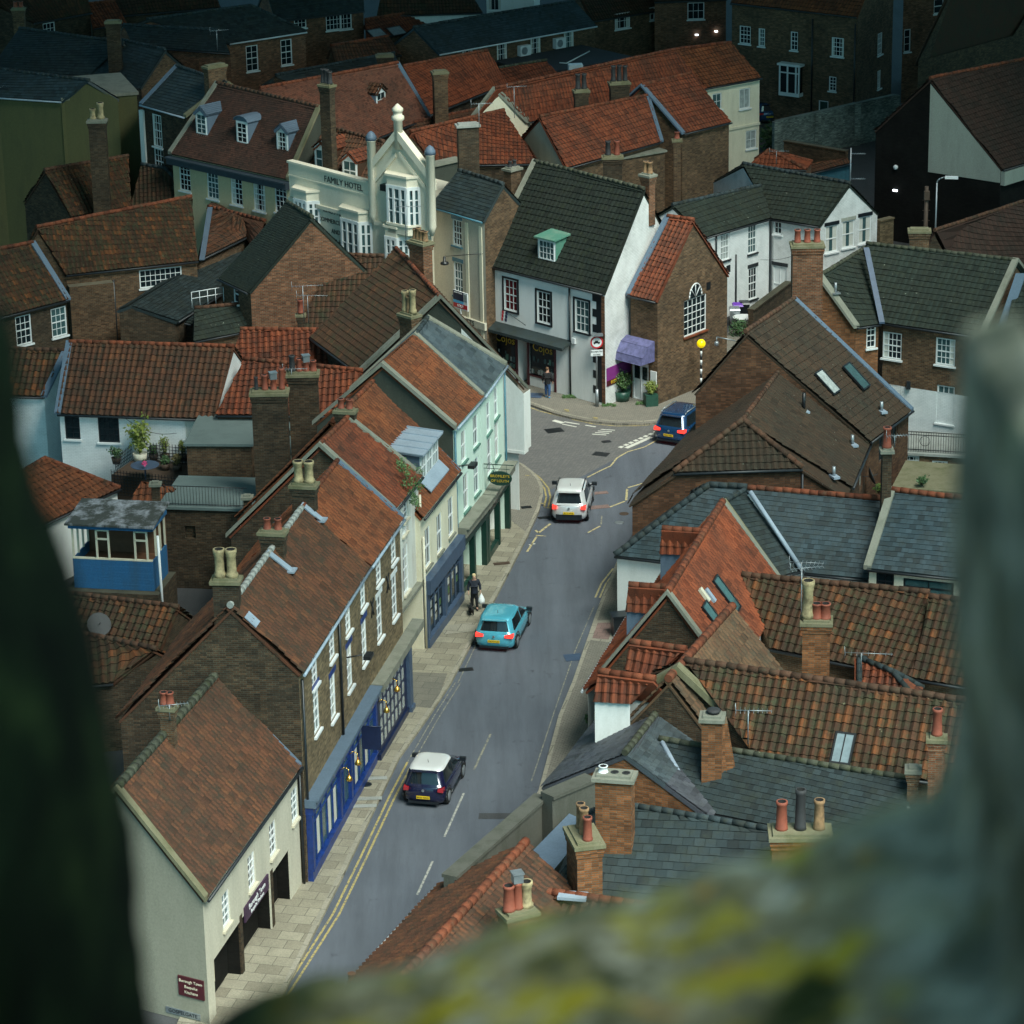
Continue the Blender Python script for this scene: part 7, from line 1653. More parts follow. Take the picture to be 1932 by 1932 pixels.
for p, l, m, r_, hh in ((tD(870, 668), 'round dark green bush in a box on the roof terrace', 'leaf_green', .3, .6), (tD(935, 672), 'climbing plant with rusty leaves against the terrace trellis', 'leaf_yellow', .35, 1.1), (tD(1005, 730), 'feathery rust-coloured grass in a pot at the terrace edge', 'leaf_rust', .32, .7), (tD(660, 690), 'dark bush at the left end of the terrace trellis', 'leaf_green', .45, .7), (tD(935, 725), 'dark leafy pot plant beside the round garden table', 'leaf_green', .3, .5), (tD(1035, 675), 'yellow leaved climber at the right end of the terrace trellis', 'leaf_yellow', .25, .9)):
    bush(l, W(p, tz), r_, hh, m, n=260, size=.06, tub=(.24, .3, 'wood_dark'), name='pot_plant', cat='pot plant')
e = bush('pink flowering plant in a pot on the round garden table', W(tD(818, 697), tz+.73), .14, .22, 'leaf_green', n=60, size=.04, tub=(.1, .14, 'pot_red'), name='pot_plant', cat='pot plant', stems=3)
mb = MB(); leaves(mb, W(tD(818, 690), tz+1.0), (.17, .17, .12), 60, .05); mb.build('blossom', 'petal_pink', e)
# no-vehicles sign post
b0 = g0_(zf(1302, 1525)); b0.z = .11; e = empty('sign_post', b0, 'grey post with round red-rimmed vehicle sign and lantern at the gift shop corner', 'road sign')
mb = MB(); mb.tube(b0, b0+fz*.95, .10, .09, 10); mb.tube(b0+fz*.95, b0+fz*3.9, .045, .045, 8); mb.build('post', 'metal_grey', e)
fn = Vector((.12, -1, 0)).normalized(); fu = Vector((1, .12, 0)).normalized()
c = b0+fz*3.55+fn*.06
mb = MB(); mb.lathe(c, [(.34, 0), (.34, .02)], 20, axis=fn); sg = mb.build('sign_face', 'red_paint', e)
mb = MB(); mb.lathe(c+fn*.022, [(.26, 0), (.26, .008)], 20, axis=fn); mb.build('sign_centre', 'white_paint', sg)
mb = MB(); o = c+fn*.032
for (x, z, w_, h_) in ((-.17, -.05, .34, .07), (-.1, .02, .17, .07), (-.15, -.09, .07, .05), (.07, -.09, .07, .05)): mb.obox(o+fu*x+fz*z, fu*w_, fn*.006, fz*h_)
mb.build('sign_symbol', 'black_paint', sg)
c2 = c-fz*.58; mb = MB(); mb.obox(c2-fu*.32-fz*.17, fu*.64, fn*.02, fz*.34); pl = mb.build('sign_plate', 'white_paint', e)
text('Except for', .15, 'black_paint', pl, c2+fn*.025+fz*.08, fu, (0, 0, 1)); text('access', .15, 'black_paint', pl, c2+fn*.025-fz*.08, fu, (0, 0, 1))
mb = MB(); mb.box(b0+fz*3.98+fn*.15, (.62, .3, .1), .1); mb.build('sign_lamp', 'metal_grey', e)
# belisha beacon
b0 = g0_(zc(794, 1185)); b0.z = .11; e = empty('beacon', b0, 'striped black and white beacon post with yellow globe', 'beacon')
b0.z = 0; htop = hit(zc(797, 696), Vector(b0), Vector((0, -1, 0))).z
mbw, mbb = MB(), MB()
for i in range(11): z0 = .1+(htop-.25)*i/11; z1 = .1+(htop-.25)*(i+1)/11; (mbw if i % 2 else mbb).tube(b0+fz*z0, b0+fz*z1, .06, .06, 10)
mbw.build('white_band', 'white_paint', e); mbb.build('black_band', 'black_paint', e)
mb = MB(); r_ = .235; mb.lathe(b0+fz*(htop-r_), [(.06, 0)]+[(r_*math.sin(t), r_-r_*math.cos(t)) for t in (.4, .7, 1.0, 1.3, 1.57, 1.9, 2.2, 2.5, 2.8, 3.05)], 18); mb.build('globe', 'globe_yellow', e)
# dome camera on a bracket
c = W(zc(935, 700), 4.2); mb = MB(); mb.tube(W(zc(1105, 672), 4.4), c+fz*.38, .035, .035, 6); mb.tube(c+fz*.38, c+fz*.1, .03, .03, 6); mb.lathe(c-fz*.12, [(.03, 0), (.10, .04), (.12, .12), (.12, .2), (.08, .26)], 12); single('dome_camera', mb, 'metal_grey', 'dome security camera hanging from a grey bracket near the beacon', 'camera')
c = g0_(zc(900, 1030)); mb = MB(); mb.box((c.x, c.y+.6, .85), (1.15, .7, 1.5), .15); mb.box((c.x, c.y+.6, 1.64), (1.25, .8, .1), .15); mb.lathe((c.x, c.y+.6, 1.69), [(.55, 0), (.4, .12), (.1, .16)], 12); single('cabinet', mb, 'grey_paint', 'grey street cabinet with rounded top behind the beacon', 'street cabinet')
def bin_(px, label, lid):
    c = g0_(px); e = empty('wheelie_bin', c, label, 'bin', 'bins beside the white house'); mb = MB(); mb.hexa([c+Vector((x, y, .05)) for x, y in ((-.22, -.25), (.22, -.25), (.22, .25), (-.22, .25))], [c+Vector((x, y, 1.0)) for x, y in ((-.29, -.34), (.29, -.34), (.29, .34), (-.29, .34))]); mb.build('bin_body', 'black_paint' if lid != 'metal_grey' else 'metal_grey', e)
    mb = MB(); mb.hexa([c+Vector((x, y, 1.003)) for x, y in ((-.31, -.38), (.31, -.38), (.31, .36), (-.31, .36))], [c+Vector((x, y, 1.08)) for x, y in ((-.26, -.32), (.26, -.32), (.26, .33), (-.26, .33))]); mb.build('lid', lid, e)
    mb = MB(); 
    for s in (-.22, .22): mb.tube(c+Vector((s-.03, .28, .1)), c+Vector((s+.03, .28, .1)), .1, .1, 10)
    mb.build('wheel', 'soot', e)
bin_(zc(1125, 500), 'purple-lidded wheelie bin beside the white house', 'plastic_purple'); bin_(zc(1185, 480), 'black-lidded wheelie bin beside the purple-lidded one', 'black_paint'); bin_(zc(1098, 535), 'pale grey wheelie bin nearest the brick gable corner', 'metal_grey')
c = g0_(zc(1175, 570)); mb = MB(); mb.lathe(c, [(.05, 0), (.05, .7), (.6, .72), (.6, .76)], 16); single('garden_table', mb, 'white_paint', 'round white garden table near the wheelie bins', 'table')
# flag by the gift shop
F = VG1['F']; a, z = F.sz(zf(665, 700)); e0 = F.P(a, 3.45, .1); e = empty('flag', e0, 'small union flag drooping from a slanting pole on the gift shop front', 'flag')
tip = F.P(a-.75, 4.3, .9); mb = MB(); mb.tube(e0, tip, .02, .015, 6); mb.build('pole', 'dark_metal', e)
for i, (m, o_) in enumerate((('red_paint', -.12), ('white_paint', .0), ('navy_paint', .12))):
    mb = MB(); q = tip+F.u*o_
    for k in range(3): mb.obox(q-fz*(.2+.18*k)+F.n*.03*k-F.u*.07, F.u*.15, F.n*.03, fz*.17)
    mb.build('cloth', m, e)
# ---------------------------------------------------------------- vehicles
def rrect(x0, x1, w, r, n=4):
    pts = []
    for cx, cy, a0 in ((x1-r, w-r, 0), (x0+r, w-r, 90), (x0+r, -w+r, 180), (x1-r, -w+r, 270)):
        for k in range(n+1): a = R(a0+90*k/n); pts.append((cx+r*math.cos(a), cy+r*math.sin(a)))
    return pts
def loft(mb, rings, P, m=0, cap=True, skip=None):
    i0 = len(mb.v); n = len(rings[0][0])
    for pts, zf_ in rings:
        for x, y in pts: mb.v.append(tuple(P(x, y, zf_(x, y) if callable(zf_) else zf_)))
    for q in range(len(rings)-1):
        for k in range(n):
            j = (k+1) % n
            if skip and skip(q, k): continue
            mb.face((i0+q*n+k, i0+q*n+j, i0+(q+1)*n+j, i0+(q+1)*n+k), m, sm=True)
    if cap: mb.face(tuple(i0+(len(rings)-1)*n+k for k in range(n)), m, sm=True)
def car(label, rear_px, front_px, L, Wd, Ht, paint, roofm, plate, lamp='tail_red', suv=False, rear_oh=.62, side_px=None, wb=2.55, badge=True, two_tone=None, braking=False, heading=None, rail=None, tailshape='wide', dark_bumper=False):
    ra, fr = W(rear_px, 0), W(front_px, 0)
    d = (fr-ra); d.normalize() 
    if heading is not None: d = Vector((math.cos(heading), math.sin(heading), 0))
    s = Vector((-d.y, d.x, 0)); c = ra+d*(L/2-rear_oh)
    c.z = .004
    e = empty('car', c, label, 'car')
    P = lambda x, y, z: c+d*x+s*y+Vector((0, 0, z))
    w = Wd/2; h0, h1 = -L/2, L/2
    belt = Ht*.60; gz = .16 if not suv else .2
    drop = lambda z, k: (lambda x, y: z-k*max(0, (x-.12*L)/(.38*L))**1.5*.28-k*max(0, (-x-.44*L)/(.06*L))*.04)
    rings = [(rrect(h0+.14, h1-.16, w*.90, .4), gz), (rrect(h0+.03, h1-.05, w*.98, .46), gz+.12), (rrect(h0, h1, w, .5), .44), (rrect(h0+.015, h1-.03, w*1.0, .54), drop(belt*.72, .5)), (rrect(h0+.035, h1-.09, w*.995, .56), drop(belt*.9, .8)), (rrect(h0+.075, h1-.2, w*.965, .56), drop(belt*.985, 1)), (rrect(h0+.14, h1-.3, w*.90, .5), drop(belt+.015, 1)), (rrect(h0+.4, h1-.6, w*.72, .4), drop(belt+.03, 1))]
    mb = MB(); loft(mb, rings, P); bd = mb.build('body', paint, e)
    # greenhouse
    rx = .03 if not suv else .0
    g = [(rrect(h0+.07, .28*L, w*.95, .34), belt-.04), (rrect(h0+.13, .245*L, w*.93, .34), belt+.04), (rrect(h0+.42-rx*3, .055*L, w*.79, .36), Ht-.11), (rrect(h0+.46-rx*3, .035*L, w*.765, .36), Ht-.05), (rrect(h0+.60, .0*L, w*.68, .32), Ht-.012), (rrect(h0+.85, -.05*L, w*.48, .25), Ht)]
    n = len(g[0][0]); corner = lambda k: k % 5 in (1, 2)  # pillars on the rounded corners
    body = MB(); gl = MB()
    loft(body, g[:3], P, cap=False, skip=lambda q, k: q == 1 and not corner(k)); loft(gl, [(p, z) for p, z in g[1:3]], P, cap=False, skip=lambda q, k: corner(k))
    body.build('cabin', paint, e); gl.build('window', 'car_glass', e)
    mb = MB(); loft(mb, g[2:], P); mb.build('roof', roofm, e)
    mb = MB()
    for sg in (1, -1):
        x = -.07*L
        mb.poly([P(x-.05, sg*w*.936, belt+.04), P(x+.05, sg*w*.936, belt+.04), P(x+.02, sg*w*.797, Ht-.11), P(x-.08, sg*w*.797, Ht-.11)])
    mb.build('pillar', paint if not two_tone else 'black_paint', e)
    rear = lambda y, z, o=0: P(h0-.012-o+ (.0 if z < .55 else (z-.55)*.11)+max(0, abs(y)-w*.6)**2*.55, y, z)
    # tail lamps
    for sg in (1, -1):
        mb = MB(); y0, y1 = (w*.52, w*.90) if tailshape == 'wide' else (w*.66, w*.90); z0, z1 = belt*.76, belt*.93
        q = [(y0, z0+.03), (y1, z0), (y1, z1), (y0, z1-.02)]
        a = [rear(sg*y, z, .02) for y, z in q]; b = [P(h0+.32, sg*y*1.01, z) for y, z in q]
        mb.hexa(a if sg > 0 else a[::-1], b if sg > 0 else b[::-1]); mb.build('tail_light', 'tail_lit' if braking else lamp, e)
    mb = MB(); zp = belt*.58 if not two_tone else belt*.50; mb.obox(rear(.26, zp-.055, .03), rear(-.26, zp-.055, .03)-rear(.26, zp-.055, .03), d*.02, Vector((0, 0, .115))); pl = mb.build('number_plate', 'plate_yellow', e)
    text(plate, .10, 'black_paint', pl, rear(0, zp, .034), -s, (0, 0, 1), ext=.002)
    mb = MB(); mb.obox(rear(w*.70, gz+.02, .015), rear(-w*.70, gz+.02, .015)-rear(w*.70, gz+.02, .015), d*.12, Vector((0, 0, .09 if not dark_bumper else .26))); mb.build('bumper', 'black_paint', e)
    if badge: mb = MB(); mb.lathe(rear(0, belt*.82, .02), [(.055, 0), (.055, .02)], 12, axis=-d); mb.build('badge', 'metal_grey', e)
    mb = MB(); mb.tube(P(h0+.95, 0, Ht-.01), P(h0+.85, 0, Ht+.16), .012, .006, 5); mb.build('antenna', 'black_paint', e)
    mb = MB(); mb.obox(P(h0+.36, w*.6, Ht-.10), -s*w*1.2, -d*.16, Vector((0, 0, .035))); mb.build('spoiler', roofm if not two_tone else paint, e)
    for sg in (1, -1):
        mb = MB(); q = P(.19*L, sg*(w*.97+.11), belt+.10); mb.box(q, (.14, .24, .15), math.atan2(d.y, d.x)); mb.tube(P(.2*L, sg*w*.88, belt), q, .03, .03, 5); mb.build('wing_mirror', 'black_paint', e)
        for x in (h0+rear_oh, h0+rear_oh+wb):
            r_ = .33 if not suv else .36
            mb = MB(); mb.lathe(P(x, sg*(w-.21), r_), [(r_-.04, 0), (r_, .04), (r_, .19), (r_-.03, .225)], 18, axis=s*sg); tw = mb.build('wheel', 'soot', e)
            mb = MB(); mb.lathe(P(x, sg*(w+.012), r_), [(r_*.66, 0), (r_*.62, .014), (.05, .02)], 10, axis=s*sg); mb.build('rim', 'metal_grey', tw)
        mb = MB(); 
        for x in (h0+rear_oh, h0+rear_oh+wb):
            for k in range(8): t0, t1 = math.pi*k/8, math.pi*(k+1)/8; rr = .40 if not suv else .44; mb.tube(P(x+rr*math.cos(t0), sg*w*.985, .33+rr*math.sin(t0)), P(x+rr*math.cos(t1), sg*w*.985, .33+rr*math.sin(t1)), .035, .035, 5)
        mb.tube(P(h0+rear_oh+.42, sg*w*.975, gz+.08), P(h0+rear_oh+wb-.42, sg*w*.975, gz+.08), .05, .05, 5)
        mb.build('wheel_arch', 'black_paint', e)
        if rail: mb = MB(); mb.path([P(.02*L, sg*w*.70, Ht-.03), P(-.05*L, sg*w*.71, Ht+.05), P(-.33*L, sg*w*.71, Ht+.05), P(-.38*L, sg*w*.70, Ht-.03)], .028, 6); mb.build('roof_rail', rail, e)
    return e
def carpaint(name, col): plain(name, col, .25, .25, .5, 0, coat=1)
carpaint('car_navy', (.010, .012, .045)); carpaint('car_white', (.80, .80, .79)); carpaint('car_turq', (.09, .43, .56)); carpaint('car_silver', (.60, .61, .62)); carpaint('car_blue', (.010, .05, .13))
plain('car_glass', (.012, .018, .022), .04, spec=.6, var=0, coat=.5); plain('tail_red', (.35, .02, .03), .2, var=0, coat=.5); plain('tail_lit', (.7, .02, .02), .2, var=0, emit=(1, .05, .03), es=.35); plain('plate_yellow', (.80, .52, .02), .4, var=0)
car('dark blue hatchback with white roof driving up the street nearest the camera', tH(487, 672), tH(575, 520), 3.70, 1.72, 1.48, 'car_navy', 'car_white', 'BP66 WRO', two_tone=True, wb=2.31, rear_oh=.6, tailshape='n')
car('turquoise hatchback with lit tail lights beside the pavement', tE(882, 1728), tE(958, 1590), 4.05, 1.80, 1.44, 'car_turq', 'car_turq', 'YX70 YUD', wb=2.58, rear_oh=.64, braking=True)
car('silver white crossover with roof rails waiting at the junction', tE(1296, 1008), tE(1325, 905), 4.15, 1.76, 1.60, 'car_silver', 'car_white', 'EV19 HVK', suv=True, wb=2.6, rear_oh=.68, braking=True, rail='black_paint', dark_bumper=True, tailshape='n')
car('dark blue estate car with roof rails turning behind the brown roof', zc(560, 1580), zc(685, 1460), 4.66, 1.88, 1.60, 'car_blue', 'car_blue', 'FG67 PXR', suv=True, wb=2.82, rear_oh=.8, braking=True, rail='metal_grey', heading=R(62))
car('blue car parked beyond the cream house in the car park', tC(480, 690), tC(470, 655), 4.0, 1.75, 1.45, 'car_blue', 'car_blue', 'FX12 LMV', heading=R(100))
# ---------------------------------------------------------------- people and a dog
def skin_mesh(name, verts, edges, radii, m, parent, sub=2, root=0):
    me = bpy.data.meshes.new(name); me.from_pydata(verts, edges, []); ob = bpy.data.objects.new(name, me); COL.objects.link(ob)
    md = ob.modifiers.new('skin', 'SKIN'); md.use_smooth_shade = True
    for i, r in enumerate(radii):
        v = me.skin_vertices[0].data[i]; v.radius = (r if isinstance(r, tuple) else (r, r)); v.use_root = (i == root)
    md2 = ob.modifiers.new('sub', 'SUBSURF'); md2.levels = sub; md2.render_levels = sub
    dg = bpy.context.evaluated_depsgraph_get(); nm = bpy.data.meshes.new_from_object(ob.evaluated_get(dg)); bpy.data.objects.remove(ob)
    nm.materials.clear(); nm.materials.append(M[m]); o = bpy.data.objects.new(name, nm); COL.objects.link(o); o.parent = parent
    return o
plain('skin', (.50, .28, .20), .6); plain('hair_blond', (.62, .47, .25), .7); plain('hair_brown', (.16, .08, .04), .7); plain('cloth_navy', (.010, .014, .026), .8); plain('cloth_black', (.010, .010, .012), .85); plain('cloth_jeans', (.03, .08, .20), .8); plain('cloth_pink', (.72, .06, .20), .8); plain('cloth_white', (.72, .72, .70), .8); plain('shoe_blue', (.08, .28, .5), .7); plain('fur_black', (.012, .012, .012), .9); plain('plastic_white', (.75, .75, .74), .5)
def person(label, px, face, H_, hair, coat, legs, shoes, collar, step=.0, coat_len=.78, hand_out=.0):
    b = W(px, .115); e = empty('person', b, label, 'person'); k = H_/1.7
    ca, sa = math.cos(face), math.sin(face)
    T = lambda x, y, z: ((x*ca-y*sa)*k, (x*sa+y*ca)*k, z*k)   # x forward, y to its left
    hipL, hipR = (0, .09, .9), (0, -.09, .9)
    V_ = [(0, 0, .95), (0, 0, 1.12), (0, 0, 1.32), (.01, 0, 1.45), (.03, 0, 1.54), (.035, 0, 1.66),
          (step*.5, .10, .5), (step, .10, .09), (step+.13, .11, .04), (-step*.5, -.10, .5), (-step, -.10, .09), (-step+.13, -.11, .04),
          (0, .18, 1.38), (-.02, .25, 1.12), (.06+hand_out, .27, .90), (.08+hand_out, .275, .82), (0, -.18, 1.38), (-.02, -.25, 1.12), (.06, -.27, .90), (.08, -.275, .82)]
    E_ = [(0, 1), (1, 2), (2, 3), (3, 4), (4, 5), (0, 6), (6, 7), (7, 8), (0, 9), (9, 10), (10, 11), (2, 12), (12, 13), (13, 14), (14, 15), (2, 16), (16, 17), (17, 18), (18, 19)]
    r_ = [.13, .12, .13, .055, .085, .075, .06, .04, .035, .06, .04, .035, .055, .042, .028, .03, .055, .042, .028, .03]
    for base, sg in ((15, 1), (19, -1)):   # five short fingers
        x0, y0, z0 = V_[base]
        for f, (dx, dz) in enumerate(((.03, -.05), (.022, -.085), (.005, -.09), (-.012, -.085), (-.028, -.07))):
            i = len(V_); V_.append((x0+dx, y0+.004*sg, z0+dz*.5)); V_.append((x0+dx+.01, y0-.008*sg, z0+dz)); E_ += [(base, i), (i, i+1)]; r_ += [.009, .008]
    skin_mesh('body', [T(*v) for v in V_], E_, [q*k for q in r_], 'skin', e)
    # clothes
    tv = [(0, 0, coat_len), (0, 0, .98), (0, 0, 1.15), (0, 0, 1.33), (.005, 0, 1.43), (0, .19, 1.37), (-.02, .26, 1.12), (.05+hand_out, .275, .93), (0, -.19, 1.37), (-.02, -.26, 1.12), (.05, -.275, .93)]
    skin_mesh('coat', [T(*v) for v in tv], [(0, 1), (1, 2), (2, 3), (3, 4), (3, 5), (5, 6), (6, 7), (3, 8), (8, 9), (9, 10)], [q*k for q in (.185, .175, .165, .165, .09, .085, .068, .056, .085, .068, .056)], coat, e, root=1)
    lv = [(0, 0, .96), (step*.5, .10, .52), (step, .10, .12), (-step*.5, -.10, .52), (-step, -.10, .12)]
    skin_mesh('trousers', [T(*v) for v in lv], [(0, 1), (1, 2), (0, 3), (3, 4)], [q*k for q in (.155, .088, .068, .088, .068)], legs, e)
    for st, y in ((step, .10), (-step, -.10)): skin_mesh('shoe', [T(st-.05, y, .045), T(st+.06, y, .05), T(st+.17, y, .035)], [(0, 1), (1, 2)], [.05*k, .052*k, .04*k], shoes, e, sub=1)
    skin_mesh('hair', [T(-.02, 0, 1.58), T(-.01, 0, 1.66), T(.02, 0, 1.735)], [(0, 1), (1, 2)], [.085*k, .108*k, .06*k], hair, e)
    skin_mesh('collar', [T(-.03, 0, 1.46), T(.03, 0, 1.475)], [(0, 1)], [(.105*k, .10*k), (.085*k, .08*k)], collar, e, sub=1)
    mb = MB(); B_ = Vector(b)
    for sg in (1, -1): mb.lathe(B_+Vector(T(.112, .03*sg, 1.62)), [(.011, 0), (.008, .008)], 6, axis=Vector(T(1, 0, 0)))
    mb.build('eye', 'black_paint', e); mb = MB(); mb.lathe(B_+Vector(T(.115, 0, 1.585)), [(.018, 0), (.006, .03)], 6, axis=Vector(T(1, 0, -.3))); mb.build('nose', 'skin', e)
    return e, (lambda x, y, z: Vector(b)+Vector(T(x, y, z)))
e, T1 = person('woman in navy jacket with blond hair carrying a white bag on the pavement', tE(755, 1517), R(-82), 1.66, 'hair_blond', 'cloth_navy', 'cloth_black', 'cloth_black', 'cloth_white', step=.10)
hb = T1(.08, .30, .78); mb = MB(); mb.lathe(hb-fz*.50, [(.05, 0), (.15, .06), (.16, .2), (.11, .34), (.03, .48), (.02, .52)], 12); single('carrier_bag', mb, 'plastic_white', "white carrier bag hanging from the navy-jacketed woman's hand", 'bag')
db_ = W(tE(735, 1545), .115); e = empty('dog', db_, 'small black dog on a lead in front of the woman', 'dog')
fa = R(-82); D = lambda x, y, z: (x*math.cos(fa)-y*math.sin(fa), x*math.sin(fa)+y*math.cos(fa), z)
dv = [(0, 0, .27), (.17, 0, .29), (-.17, 0, .27), (.27, 0, .38), (.36, 0, .40), (.46, 0, .36), (-.27, 0, .33), (-.34, 0, .42), (.17, .07, .14), (.17, .07, .02), (.17, -.07, .14), (.17, -.07, .02), (-.15, .07, .17), (-.2, .07, .09), (-.17, .07, .02), (-.15, -.07, .17), (-.2, -.07, .09), (-.17, -.07, .02), (.34, .05, .47), (.34, -.05, .47)]
skin_mesh('body', [D(*v) for v in dv], [(0, 1), (0, 2), (1, 3), (3, 4), (4, 5), (2, 6), (6, 7), (1, 8), (8, 9), (1, 10), (10, 11), (2, 12), (12, 13), (13, 14), (2, 15), (15, 16), (16, 17), (4, 18), (4, 19)], [.115, .125, .10, .075, .08, .035, .035, .02, .04, .03, .04, .03, .05, .028, .028, .05, .028, .028, .022, .022], 'fur_black', e)
mb = MB(); mb.path([T1(.08, -.275, .80), T1(.25, -.2, .5), Vector(db_)+Vector(D(.2, 0, .40))], .008, 4); tag(mb.build('dog_lead', 'cloth_black'), 'thin dark lead between the woman and the small dog', 'lead')
person('person in black coat with pink collar looking into the gift shop window', zf(855, 1428), R(75), 1.68, 'hair_brown', 'cloth_black', 'cloth_jeans', 'shoe_blue', 'cloth_pink', step=.07, coat_len=.7)

# aerials on the stacks and a few slack wires across the roofs
for nm, p, z, hh, rot_, lab in (('aerial', tB(780, 690), 13.4, 1.0, .1, 'thin aerial on the wide stack beside the hotel'), ('aerial', tB(980, 640), 9.8, 1.6, .2, 'tall thin aerial at the white gable of the long orange roof'), ('aerial', tB(365, 1330), 12.6, 1.4, .0, 'bent aerial on the four-pot brick stack'), ('aerial', tA(1230, 260), 11.2, 1.0, .3, 'aerial on the dark slate roof below the hipped slate house'), ('aerial', tI(370, 300), 9.0, .9, -.1, 'small aerial behind the brick stack on the dark slates')):
    o_ = aerial(None, p, z, hh, rot_); tag(o_, lab, 'aerial', 'roof aerials')
for lab, p, q, z0, z1 in (('slack black cable from the white inn to the stack', tC(440, 1470), tC(770, 1370), 5.0, 7.6), ('thin wire sagging between the whitewashed cottage roofs', tD(700, 430), tD(1000, 520), 4.6, 4.0)):
    a_, b_ = W(p, z0), W(q, z1); pts = [a_+(b_-a_)*(i/8)-fz*(.35*math.sin(math.pi*i/8)) for i in range(9)]; mb = MB(); mb.path(pts, .014, 4); tag(mb.build('overhead_cable', 'black_paint'), lab, 'cable')
SUN_E = 1.5; SUN_A = 34; SKY_S = .042; EXPO = 2.25; SUN_EL = 53; SUN_AZ = 148; SKY_TINT = (.48, 1, .92, 1); CLOUD_Z = 82.; CLOUD_YMIN = 48  # CLOUD_*: the unseen ring added to shade the view's edges
d_ = CLOUD_Z/math.tan(R(SUN_EL)); CLOUD_C = (-1+d_*math.sin(R(SUN_AZ)), 153+d_*math.cos(R(SUN_AZ)), 0); CLOUD_R = (20, 47)  # centre and radii of the added shade ring
# ================================================================ THE TOWER the photo is taken from: pierced stone parapet round the view
def on_plane(px, Y):
    d = ray((px[0]*3, px[1]*3)); t = Y/d[1]; return Vector((d[0]*t, Y, CAM_H+d[2]*t))
Lft = [(-8, 628), (8, 655), (20, 720), (26, 790), (42, 880), (52, 930), (72, 990), (96, 1050), (118, 1100), (145, 1160), (172, 1230), (190, 1300), (204, 1370), (215, 1450), (228, 1540), (240, 1610), (252, 1680), (262, 1760), (272, 1850), (284, 1930), (296, 2020)]
Sil = [(335, 1990), (400, 1950), (470, 1908), (560, 1880), (640, 1868), (745, 1850), (845, 1820), (930, 1786), (1010, 1762), (1062, 1742), (1144, 1719), (1226, 1710), (1290, 1690), (1372, 1662), (1455, 1652), (1506, 1630), (1590, 1588), (1656, 1560), (1722, 1536), (1768, 1524)]
Rgt = [(1786, 1505), (1800, 1455), (1810, 1390), (1816, 1325), (1798, 1270), (1795, 1177), (1799, 1077), (1802, 944), (1808, 850), (1816, 740), (1820, 690), (1832, 655), (1860, 640), (1932, 622)]
Lft = [(x-10, y) for x, y in Lft]; Sil = [(x, y+40) for x, y in Sil]; Rgt = [(x+8, y+14*(i == 0)) for i, (x, y) in enumerate(Rgt)]
inner = Lft+Sil+Rgt
YF, YN = 1.42, 1.12
import bmesh
from mathutils import noise as mnoise
outer = [(2700, 600), (2700, 2900), (-800, 2900), (-800, 600)]
bm = bmesh.new()
def dens(pts, k=3):
    out = []
    for a, b in zip(pts, pts[1:]):
        for i in range(k): out.append((a[0]+(b[0]-a[0])*i/k, a[1]+(b[1]-a[1])*i/k))
    return out+[pts[-1]]
inn = dens(inner)
# rings from the far edge of the opening round over a worn arris to the near face and outwards
def off(i, amt):  # move an outline point into the stone
    a = inn[max(0, i-2)]; b = inn[min(len(inn)-1, i+2)]; tx, ty = b[0]-a[0], b[1]-a[1]; l = math.hypot(tx, ty) or 1
    return (inn[i][0]-ty/l*amt, inn[i][1]+tx/l*amt)
rings = [(14, YF+.05), (3, YF+.02), (0, YF-.02), (3, YF-.10), (9, YF-.17), (22, YN+.06), (46, YN+.01), (95, YN-.01), (190, YN-.02), (380, YN-.02), (700, YN-.02)]
vs = []
for amt, y in rings:
    row = []
    for i in range(len(inn)):
        q = off(i, amt); p = on_plane(q, YF); p = Vector((p.x, y, p.z))
        nz = (mnoise.noise(p*14)*.007+mnoise.noise(p*45)*.004+mnoise.noise(p*110)*.002)*(.5 if y > YF-.12 else 1)
        p += Vector((nz*.8, nz, nz*1.1)); row.append(bm.verts.new(p))
    vs.append(row)
for a, b in zip(vs, vs[1:]):
    for i in range(len(inn)-1): bm.faces.new((a[i], a[i+1], b[i+1], b[i]))
back = [bm.verts.new(Vector((v.co.x, YF+.05, v.co.z))) for v in vs[-1]]
for i in range(len(inn)-1):
    bm.faces.new((vs[-1][i], vs[-1][i+1], back[i+1], back[i])); bm.faces.new((back[i], back[i+1], vs[0][i+1], vs[0][i]))
for k in (0, len(inn)-1):
    loop = [r[k] for r in vs]+[back[k]]
    bm.faces.new(loop if k == 0 else loop[::-1])
bmesh.ops.recalc_face_normals(bm, faces=bm.faces)
e = empty('church_tower', (0, -3, 0), 'stone church tower with lichen covered pierced parapet framing the view', 'church tower')
me = bpy.data.meshes.new('parapet'); 
for v in bm.verts: v.co -= Vector((0, -3, 0))
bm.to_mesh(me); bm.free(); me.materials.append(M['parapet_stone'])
for p in me.polygons: p.use_smooth = True
po = bpy.data.objects.new('parapet', me); COL.objects.link(po); po.parent = e
mb = MB(); mb.obox((-5, -9, 0), (10, 0, 0), (0, 10.3, 0), (0, 0, 48.6)); mb.build('shaft', 'stone_grey', e)
mb = MB(); mb.obox((-5, -9, 48.602), (10, 0, 0), (0, 7.4, 0), (0, 0, 9.0)); mb.obox((-1.5, -1.59, 48.61), (.25, 0, 0), (0, 2.6, 0), (0, 0, 3.0)); mb.obox((1.25, -1.59, 48.61), (.25, 0, 0), (0, 2.6, 0), (0, 0, 3.0)); mb.build('spire_base', 'stone_grey', e)  # unseen walls added behind the opening to block sun from the stone
